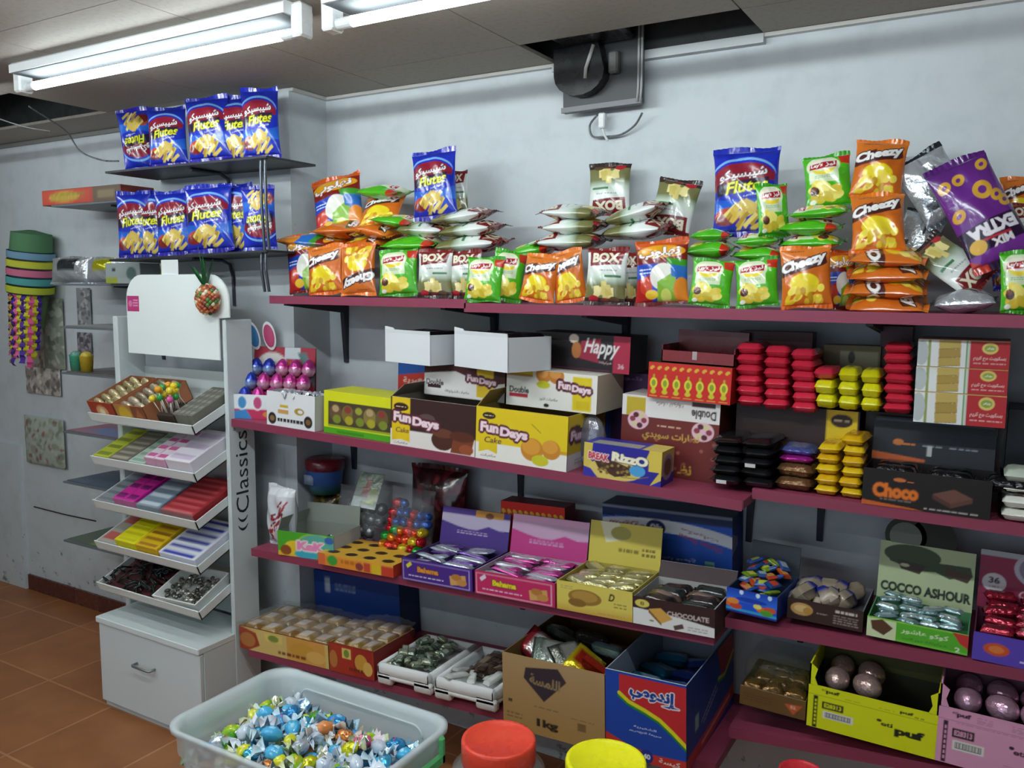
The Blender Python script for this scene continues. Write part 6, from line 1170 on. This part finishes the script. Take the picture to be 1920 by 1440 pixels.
fill(bk_, 14, lambda k: piece('pack', .13, .026, .014, ['#c84a9c', '#dcd8e4'] if k % 3 else ['#c9cbd6', '#e8e8f0'], FOIL, 'wafer_finger', k % 4), 'pink and silver wafer finger in the pink wafer carton', 'wafer finger', 'wafer_finger', 'wafer fingers in the pink carton', 2, 7, INFO[bk_.name]['h']-.022, dz=.002)
fill(bd, 12, lambda k: piece('pack', .1, .04, .03, ['#b9b27a', '#d6d2b0'], FOIL, 'date_bar', k % 4), 'pale gold wrapped bar in the yellow date bar carton', 'date bar', 'date_bar', 'date bars', 3, 4, INFO[bd.name]['h']-.03, yaw=.6)
fill(bc_, 8, lambda k: piece('pack', .1, .045, .03, [['#2a2422', '#4a3c38'], ['#2c302e', '#474c48'], ['#6a5244', '#9a8478']][k % 3], FILM, 'wafer_pack', k % 4), 'dark wrapped wafer pack in the white and brown carton', 'wafer pack', 'wafer_pack', 'wafer packs in the white and brown carton', 2, 4, INFO[bc_.name]['h']-.034)
carton('bottle_print_carton', 'red carton with a row of yellow bottles printed, lower of two, behind the pink header', 942, 1062, 946, -.2, S3, .08, f_bottles, '#7a1c1e', '#5a1618')
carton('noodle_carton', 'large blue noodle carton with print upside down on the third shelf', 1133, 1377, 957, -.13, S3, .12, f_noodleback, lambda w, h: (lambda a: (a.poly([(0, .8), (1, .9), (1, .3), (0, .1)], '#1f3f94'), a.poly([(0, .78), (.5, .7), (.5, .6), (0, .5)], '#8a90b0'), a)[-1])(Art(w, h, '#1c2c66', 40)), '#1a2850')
# third shelf, right board
jl = carton('jelly_carton', 'open blue jelly sweet carton tilted at the end of the right third shelf', 1362, 1457, 1111, -.40, S3, .2, f_jelly, '#1f3f9a', None, 'open', -4, inner='#33486a', edge='#1c3fb0', header=(.085, '#39424a'), hlean=4)
fill(jl, 24, lambda k: piece('pack', .05, .028, .012, [['#2f55a8', '#c8d84a'], ['#1f4a8a', '#d8502c'], ['#7a9a2c', '#e0e04a'], ['#3a5a9a', '#b8d0e0'], ['#b84a2c', '#e0a04a']][k % 5], FILM, 'jelly_sachet', k % 4), 'small coloured jelly sachet in the open blue carton', 'sachet', 'jelly_sachet', 'jelly sachets', 4, 6, INFO[jl.name]['h']-.03, yaw=1.2, dz=.012, tilt=.5)
ck = carton('cookie_carton', 'low black cookie carton with blue and white wrapped cookies', 1476, 1618, 1134, -.36, S3, .2, f_cookie, '#2a1c1a', None, 'open', inner='#7a7a80', edge='#38241f')
fill(ck, 8, lambda k: piece('pack', .085, .06, .05, ['#9a8c78', '#b8ac9a', '#23308a'], FILM, 'wrapped_cookie', k % 4), 'cookie in clear and blue wrapper in the low black carton', 'cookie', 'wrapped_cookie', 'wrapped cookies', 4, 2, INFO[ck.name]['h']-.03, yaw=.8, tilt=.8, xin=.03)
cc = carton('coconut_bar_carton', 'green coconut bar carton with tall printed coconut header', 1625, 1815, 1173, -.37, S3, .17, f_coco, '#3f8a3a', None, 'open', inner='#5a9a6a', edge='#8acb4a', header=(.155, h_coco), hlean=8)
i_ = INFO[cc.name]; q = MB(); hl = math.radians(8); zt_ = i_['h']+.155*math.cos(hl); yt_ = i_['d']+.155*math.sin(hl)
for x_, r1, c1 in ((-.055, .052, '#2a3324'), (.012, .058, '#20281c')): q.prism([(x_+r1*math.cos(t_), zt_+.02+r1*math.sin(t_)) for t_ in np.linspace(0, 2*math.pi, 28, endpoint=False)], yt_-.0, yt_+.003, c1, ax=1)
q.prism([(-.055+.04*math.cos(t_), zt_+.018+.04*math.sin(t_)) for t_ in np.linspace(0, 2*math.pi, 24, endpoint=False)], yt_-.0012, yt_, '#7a8078', ax=1); q.obj('coconut_cutout', CARD, next(c for c in cc.children if c.name.startswith('header_panel')))
fill(cc, 18, lambda k: piece('pack', .055, .022, .014, [['#9fc0c4', '#d4e4e6'], ['#8ab0b4', '#c0d8da'], ['#b8d0d2', '#e8f0f0']][k % 3], FOIL, 'coconut_bar', k % 4), 'pale silver blue coconut bar in the green carton', 'coconut bar', 'coconut_bar', 'coconut bars', 4, 5, i_['h']-.016, yaw=.5, dz=.007)
pu = carton('chocolate_carton', 'purple chocolate carton with crimson header at the right edge of the frame', 1824, 1990, 1200, -.38, S3, .2, f_purp, '#4a3690', None, 'open', inner='#5a2a44', edge='#5a44b0', header=(.15, h_purp), hlean=8)
fill(pu, 10, lambda k: piece('pack', .08, .035, .025, ['#8e1c34', '#c4b8b4'] if k % 2 else ['#a8243c', '#8a3a44'], FOIL, 'red_bar', k % 4), 'red and silver wrapped bar in the purple carton', 'bar', 'red_bar', 'red bars', 2, 5, INFO[pu.name]['h']-.012, dz=.01)
# ================================================================== lowest shelf
carton('navy_carton', 'navy blue carton lying at the back of the lowest shelf', 592, 752, 1082, -.13, S4, .125, f_navy, '#132c62', '#1a3674')
m1 = carton('biscuit_tray', 'tan paper tray of pale biscuits under clear film, left of two', 450, 617, 1192, -.455, S4, .24, f_maamoul('#d0b56c', '#cf9a4a', 'Karmash'), '#b08a4a', None, 'open', inner='#c8ae78', edge='#7a2a24')
m2 = carton('biscuit_tray', 'red paper tray of pale biscuits under clear film, right of two', 618, 702, 1214, -.458, S4, .24, f_maamoul('#a83424', '#9a2c24', 'مكعبات'), '#8a2a26', None, 'open', inner='#b88a5a', edge='#8a2a24')
for t_, nm, nx in ((m1, 'tan', 5), (m2, 'red', 3)):
    i_ = INFO[t_.name]; w_ = i_['w']-.016
    for r_ in range(3):
        for c in range(nx):
            q = piece('pack', .1, .08, .03, ['#a8854c', '#dcd0c4', '#8a6a3c'] if (r_+c) % 2 else ['#8f6f40', '#cbb8a8', '#b59660'], FILM, 'biscuit_block', (r_+c) % 4); o = put(q, 'biscuit_block'); pose(o, inside(t_, (-w_/2+w_*(c+.5)/nx, .047+.083*r_, i_['h']-.03)), i_['M']@rz(random.uniform(-.1, .1)), (w_/nx/.1*.96, .98, 1.3)); tag(o, 'pale wrapped biscuit block, %s row and %s from left in the %s paper tray' % (('front', 'middle', 'back')[r_], ('first', 'second', 'third', 'fourth', 'fifth')[c], nm), 'biscuit')
    U, Vv = np.meshgrid(np.linspace(0, 1, 30), np.linspace(0, 1, 30)); rs = np.random.RandomState(nx)
    G = np.stack([(U-.5)*(i_['w']+.01), Vv*(i_['d']+.005), i_['h']+.014+.012*np.sin(np.pi*U)+rs.uniform(0, .009, U.shape)], -1); f_ = MB().add(G.reshape(-1, 3), gridf(30, 30), '#d8dcdc').obj('film_wrap', CLEAR, t_, True)
def foamtray(label, xl, xr, yt, Y, yaw, goods):
    A, B = atY(xl, yt, Y), atY(xr, yt, Y); w_ = (B[0]-A[0]); d_ = .30; xc = (A[0]+B[0])/2; z = S4(xc)+.001; h_ = .075
    o = thing('foam_tray', label, 'tray', (xc, Y, z), ry(-.049)@rz(yaw)); a = w_/2; q = MB(); c = '#e3e6e6'
    q.bbox((-a, 0, .02), (a, d_, .04), c, .006)
    for lo, hi in (((-a, 0, .03), (a, .022, h_)), ((-a, d_-.022, .03), (a, d_, h_)), ((-a, 0, .03), (-a+.022, d_, h_)), ((a-.022, 0, .03), (a, d_, h_))): q.bbox(lo, hi, c, .009)
    q.bbox((-a, 0, 0), (-a+.28*w_, .03, .05), c, .008); q.bbox((a-.33*w_, 0, 0), (a, .03, .05), c, .008); q.bbox((-a, d_-.04, 0), (a, d_, .04), c, .006)
    q.obj('tray', MATTE, o, True)
    goods(o, a, d_, h_); return o
def g_green(o, a, d_, h_):
    M = np.array(o.matrix_world)
    for k_ in range(60):
        p = np.array([random.uniform(-a+.035, a-.035), random.uniform(.04, d_-.04), .052+random.uniform(0, .04)]); u = drop(piece('pack', .042, .024, .016, [['#8c9a88', '#b4beac'], ['#6a7c6e', '#c4ccc0'], ['#98a888', '#d0d6c8']][k_ % 3], FOIL, 'green_sweet', k_ % 4), 'green_sweet', M[:3, :3]@p+M[:3, 3], M[:3, :3]@rx(random.uniform(-.6, .6))@ry(random.uniform(-.5, .5))@rz(random.uniform(0, 3)), 'grey green foil wrapped sweet in the left foam tray', 'sweet', 'green sweets in the foam tray')
def g_brown(o, a, d_, h_):
    M = np.array(o.matrix_world)
    for k_ in range(26):
        p = np.array([random.uniform(-a+.04, a-.04), .04+(d_-.09)*random.random(), .05+random.uniform(0, .024)]); u = drop(piece('pack', .09, .03, .018, [['#4a3c32', '#6a5a4c'], ['#5a4c40', '#8a7c6c'], ['#3a302a', '#54483c']][k_ % 3] if p[1] > .1 else ['#c8cac6', '#e0e2e0'], FILM, 'brown_stick', k_ % 4), 'brown_stick' if p[1] > .1 else 'white_wrapper', M[:3, :3]@p+M[:3, 3], M[:3, :3]@rx(random.uniform(-.3, .3))@rz(random.uniform(.8, 2.2)), ('brown stick sweet' if p[1] > .1 else 'white crumpled wrapper')+' in the right foam tray', 'sweet' if p[1] > .1 else 'wrapper', 'brown sticks in the foam tray' if p[1] > .1 else 'white wrappers in the foam tray')
foamtray('white foam tray of grey green foil sweets, left of two', 706, 808, 1258, -.47, 0, g_green)
foamtray('white foam tray of brown stick sweets, right of two', 813, 930, 1288, -.475, 0, g_brown)
kr = carton('kraft_carton', 'open brown cardboard carton with black diamond print and weight', 945, 1137, 1245, -.53, S4, .46, f_kraft, '#84683c', None, 'open', inner='#7d6238', edge='#b08f5a', tilt=.03)
i_ = INFO[kr.name]
for k_, (x, y, c, nm) in enumerate(((-.13, .16, ['#a8323c', '#d8d8d4'], 'red and white'), (-.07, .12, ['#7a8a80', '#c4ccc8'], 'grey green'), (-.01, .13, ['#5a5c54', '#b8bab4'], 'dark silver'), (.05, .10, ['#d8c41e', '#b83424'], 'yellow and red'), (.10, .07, ['#c03a26', '#e0c02a'], 'orange red'), (-.10, .26, ['#6a7470', '#9aa49e'], 'dull grey'), (.1, .2, ['#7a9aa0', '#c8d8dc'], 'pale blue'), (.0, .26, ['#4a4a44', '#8a8a7a'], 'dark'))):
    u = put(piece('pack', .12, .1, .04, c, FOIL, 'snack_packet', k_ % 4), 'snack_packet'); pose(u, inside(kr, (x, y, i_['h']-.045)), i_['M']@rz(.5*k_)@ry(.5-.25*(k_ % 4))@rx(.6)); tag(u, '%s foil snack packet poking out of the brown cardboard carton' % nm, 'snack packet')
nd = carton('noodle_carton', 'large open blue noodle carton with red banner on the lowest shelf', 1139, 1291, 1271, -.53, S4, .46, f_noodle, s_noodle, None, 'open', inner='#9aa6b4', edge='#c9d4d8', tilt=.03)
i_ = INFO[nd.name]
for k_ in range(8):
    u = put(piece('pack', .12, .1, .035, ['#23408a', '#5a7ab8'] if k_ % 2 else ['#1f6a8a', '#8ab0c4'], FILM, 'noodle_packet', k_ % 4), 'noodle_packet'); pose(u, inside(nd, (-.055+.1*(k_ % 2), .07+.1*(k_//2), i_['h']-.12)), i_['M']@rz(.3*k_)@ry(.3)); tag(u, 'blue noodle packet inside the open blue noodle carton', 'noodle packet', 'noodle packets in the blue carton')
# lowest shelf, right board
bb = carton('biscuit_box', 'brown biscuit box with clear domed cover at the end of the right lowest shelf', 1387, 1510, 1300, -.38, S4, .2, f_brownbox, '#4a3620', None, 'open', inner='#4a3a22', edge='#8a7a5a')
i_ = INFO[bb.name]; a = i_['w']/2
q = MB(); 
for k_ in range(6): pass
fill(bb, 12, lambda k: piece('pack', .07, .05, .05, ['#6a4c22', '#8a6a30'], FOIL, 'brown_biscuit', k % 4), 'brown glossy biscuit block in the clear covered box', 'biscuit', 'brown_biscuit', 'biscuits in the clear covered box', 3, 4, i_['h']-.045)
q.bbox((-a+.004, .004, i_['h']), (a-.004, i_['d']-.004, i_['h']+.08), '#7a7a5a', .02); q.obj('clear_cover', CLEAR, bb, True)
for nm, xl, xr, yt, bg, fg, col in (('yellow', 1514, 1756, 1311, '#dbe018', '#22241a', ['#c2a49c', '#e0ccc4']), ('pink', 1757, 2010, 1352, '#dc9cba', '#3a2230', ['#d8a8c0', '#f0d0e0'])):
    t_ = carton('snack_cake_carton', '%s snack cake carton with torn open front on the lowest right shelf' % nm, xl, xr, yt, -.40, S4, .2, f_puf(bg, fg, True), bg, None, 'open', inner='#3a3a2c' if nm == 'yellow' else '#6a4a58', edge=bg); i_ = INFO[t_.name]; a = i_['w']/2; h_ = i_['h']
    q = MB()
    for s_ in (-1, 1): q.prism([(s_*a, h_), (s_*(a-.022), h_), (s_*(a-.014), h_+.02), (s_*(a-.02), h_+.045), (s_*a, h_+.06)], 0, .004, bg, ax=1); q.box((min(s_*a, s_*(a-.004)), .0, h_), (max(s_*a, s_*(a-.004)), .19, h_+.058), bg)
    q.box((-a, .192, h_), (a, .196, h_+.058), '#55552c' if nm == 'yellow' else '#7a5264'); q.obj('raised_side', CARD, t_)
    cake = MB().ell((0, 0, 0), (.032, .04, .032), col[0], 18, 12).mesh('wrapped_cake', FOIL, True)
    for k_ in range(6):
        if k_ % 3 == 2 and nm == 'yellow': continue
        o = put(cake, 'wrapped_cake'); pose(o, inside(t_, (-a+.06+.075*(k_ % 3), .07+.085*(k_//3), h_+.0)), rz(k_)); tag(o, 'round shiny wrapped cake, %s of the %s row in the %s snack cake carton' % (('left', 'middle', 'right')[k_ % 3], ('front', 'back')[k_//3], nm), 'cake')
# ================================================================== foreground table with tub and jars
TZ = .40
tb_ = thing('low_table', 'low wooden table under the sweet tub and jars', 'table', (-.95, -1.27, 0))
MB().bbox((-.63, -.28, TZ-.03), (1.1, .19, TZ), '#8a6a4a', .005).obj('table_top', MATTE, tb_)
for x in (-.58, 1.05):
    for y in (-.24, .15): MB().bbox((x-.025, y-.025, 0), (x+.025, y+.025, TZ-.03), '#7a5c40', .004).obj('leg', MATTE, tb_)
bx0, bx1, by0, by1, bz = -1.645, -1.062, -1.455, -1.075, .72
bn = thing('plastic_tub', 'large frosted plastic storage tub of wrapped sweets in the foreground', 'tub', ((bx0+bx1)/2, (by0+by1)/2, TZ+.001))
def rrect(hx_, hy_, r, n=6):
    P = []
    for cx_, cy_, a0 in ((hx_-r, hy_-r, 0), (-hx_+r, hy_-r, 90), (-hx_+r, -hy_+r, 180), (hx_-r, -hy_+r, 270)):
        for t_ in np.linspace(0, 90, n): P.append((cx_+r*math.cos(math.radians(a0+t_)), cy_+r*math.sin(math.radians(a0+t_))))
    return np.array(P)
hx_, hy_ = (bx1-bx0)/2, (by1-by0)/2; hh = bz-TZ
rings = [(.80, 0.0), (.82, .006), (.93, hh-.075), (.935, hh-.07), (.955, hh-.065), (.96, hh-.012), (1., hh-.012), (1.0, hh), (.955, hh), (.93, hh-.02), (.915, hh-.075), (.80, .012), (.78, .008)]
q = MB(); n_ = 24; V_ = np.concatenate([np.concatenate([rrect(hx_*s_, hy_*s_-(.0 if s_ > .9 else .0), .06), np.full((n_, 1), z_)], 1) for s_, z_ in rings])
f_ = [(i*n_+j, i*n_+(j+1) % n_, (i+1)*n_+(j+1) % n_, (i+1)*n_+j) for i in range(len(rings)-1) for j in range(n_)]+[tuple(range(n_))[::-1], tuple((len(rings)-1)*n_+j for j in range(n_))]
q.add(V_, f_, '#e2edf0'); q.obj('tub_body', TUB, bn, True)
q = MB(); pr_ = rrect(.2, .085, .03); q.tube(np.stack([pr_[:, 0], np.full(len(pr_), hy_*.915+.0), hh*.62+pr_[:, 1]], 1), .003, '#dfe8ea', 6); q.obj('embossed_line', TUB, bn, True)
for s_ in (-1, 1):
    q = MB(); x_ = s_*hx_*.985; q.bbox((min(x_, x_+s_*.014), -.13, hh-.075), (max(x_, x_+s_*.014), .13, hh-.045), '#63c27a', .006)
    for y_ in (-.13, .11): q.bbox((min(x_, x_+s_*.014), y_, hh-.075), (max(x_, x_+s_*.014), y_+.02, hh-.006), '#63c27a', .006)
    tag(q.obj('handle', GLOSS, bn), 'green clip handle', None)
cnd = [(['#4ab4e4', '#a0dcf4', '#cfeaf6'], 'bright blue'), (['#2f8ed0', '#7ac8ea', '#b4dcf2'], 'deep blue'), (['#9ac81e', '#d8c02a', '#c8dca8'], 'lime green'), (['#d84a86', '#e8a0bc', '#e8dce4'], 'pink'), (['#e08a4a', '#e8b890', '#ecdccc'], 'orange'), (['#4a9a2c', '#c84a2c', '#b8dc4a'], 'green and red'), (['#c8d4e4', '#e0e8f0', '#dce6f0'], 'clear white'), (['#3a9ad8', '#c85a9a', '#9ad0e8'], 'blue and pink'), (['#d8d81e', '#e8e87a', '#e8ecd0'], 'yellow')]
rc = random.Random(21); bw = [0, 1, 0, 2, 0, 6, 3, 4, 0, 5, 6, 1, 7, 8, 6, 0]
for k_ in range(190):
    lay_ = k_//64; kk_ = k_ % 64; gx, gy = kk_ % 10, kk_//10
    x = (gx-4.5)/4.5*hx_*.72+rc.uniform(-.018, .018); y = (gy-2.9)/3.0*hy_*.66+rc.uniform(-.018, .018); zz = .155+.04*lay_+.035*(1-(x/hx_)**2)*(1-(y/hy_)**2)+rc.uniform(-.008, .01)
    cs, nm = cnd[bw[rc.randrange(16)]]; sc = rc.uniform(1.0, 1.35)
    o = drop(piece('twist', .075, .032, .026, cs, FOIL if k_ % 3 == 0 else FILM, 'wrapped_candy', k_ % 5), 'wrapped_candy', ((bx0+bx1)/2+x, (by0+by1)/2+y, TZ+zz), rz(rc.uniform(0, 6.28))@rx(rc.uniform(-.6, .6))@ry(rc.uniform(-.5, .5)), '%s twist wrapped candy in the large frosted tub' % nm, 'candy', '%s candies in the tub' % nm, sc)
def jar(px, py, wp, z, c, label, lidh=.05):
    P = atZ(px, py, z); r_ = wp/2/ppm(P, RT); H_ = z-TZ; o = thing('sweet_jar', label, 'jar', (P[0], P[1], TZ+.001))
    B_ = r_*1.28; q = MB().lathe([(.0, .001), (B_*.92, .001), (B_, .012), (B_, H_-.09), (B_*.97, H_-.065), (r_*.98, H_-lidh), (r_*.96, H_-lidh+.01), (r_*.9, H_-lidh), (B_*.93, H_-.07), (B_*.96, .02), (.0, .012)], '#c8d2d4', 40); q.obj('jar_body', GLASS, o, True)
    q = MB().lathe([(r_*.97, H_-lidh), (r_, H_-lidh+.002), (r_, H_-.006), (r_*.985, H_-.002), (r_*.95, H_), (r_*.88, H_-.001), (r_*.85, H_-.003), (.0, H_-.003)], c, 56)
    q.obj('screw_lid', GLOSS, o, True); return o, P, r_
rj = random.Random(3)
for a_ in ((935, 1384, 140, .80, '#ec4a36', 'clear sweet jar with wide red lid in the foreground'), (1136, 1424, 152, .80, '#f4f01c', 'clear sweet jar with wide yellow lid in the foreground'), (1503, 1446, 84, .74, '#d0303a', 'clear sweet jar with smaller red lid at the lower edge')):
    o, P, r_ = jar(*a_)
    for k_ in range(14):
        t_ = k_*2.4; rr2 = r_*.85*math.sqrt((k_ % 7+.5)/7)
        drop(piece('twist', .06, .03, .024, cnd[k_ % 4][0], FILM, 'wrapped_candy', k_ % 5), 'wrapped_candy', (P[0]+rr2*math.cos(t_), P[1]+rr2*math.sin(t_), TZ+.02+.12*(k_//7)), rz(t_), 'wrapped candy inside the jar with the %s' % a_[5].split('with ')[1].split(' in the')[0].split(' at the')[0], 'candy', 'candies in the jar with the %s' % a_[5].split('with ')[1])
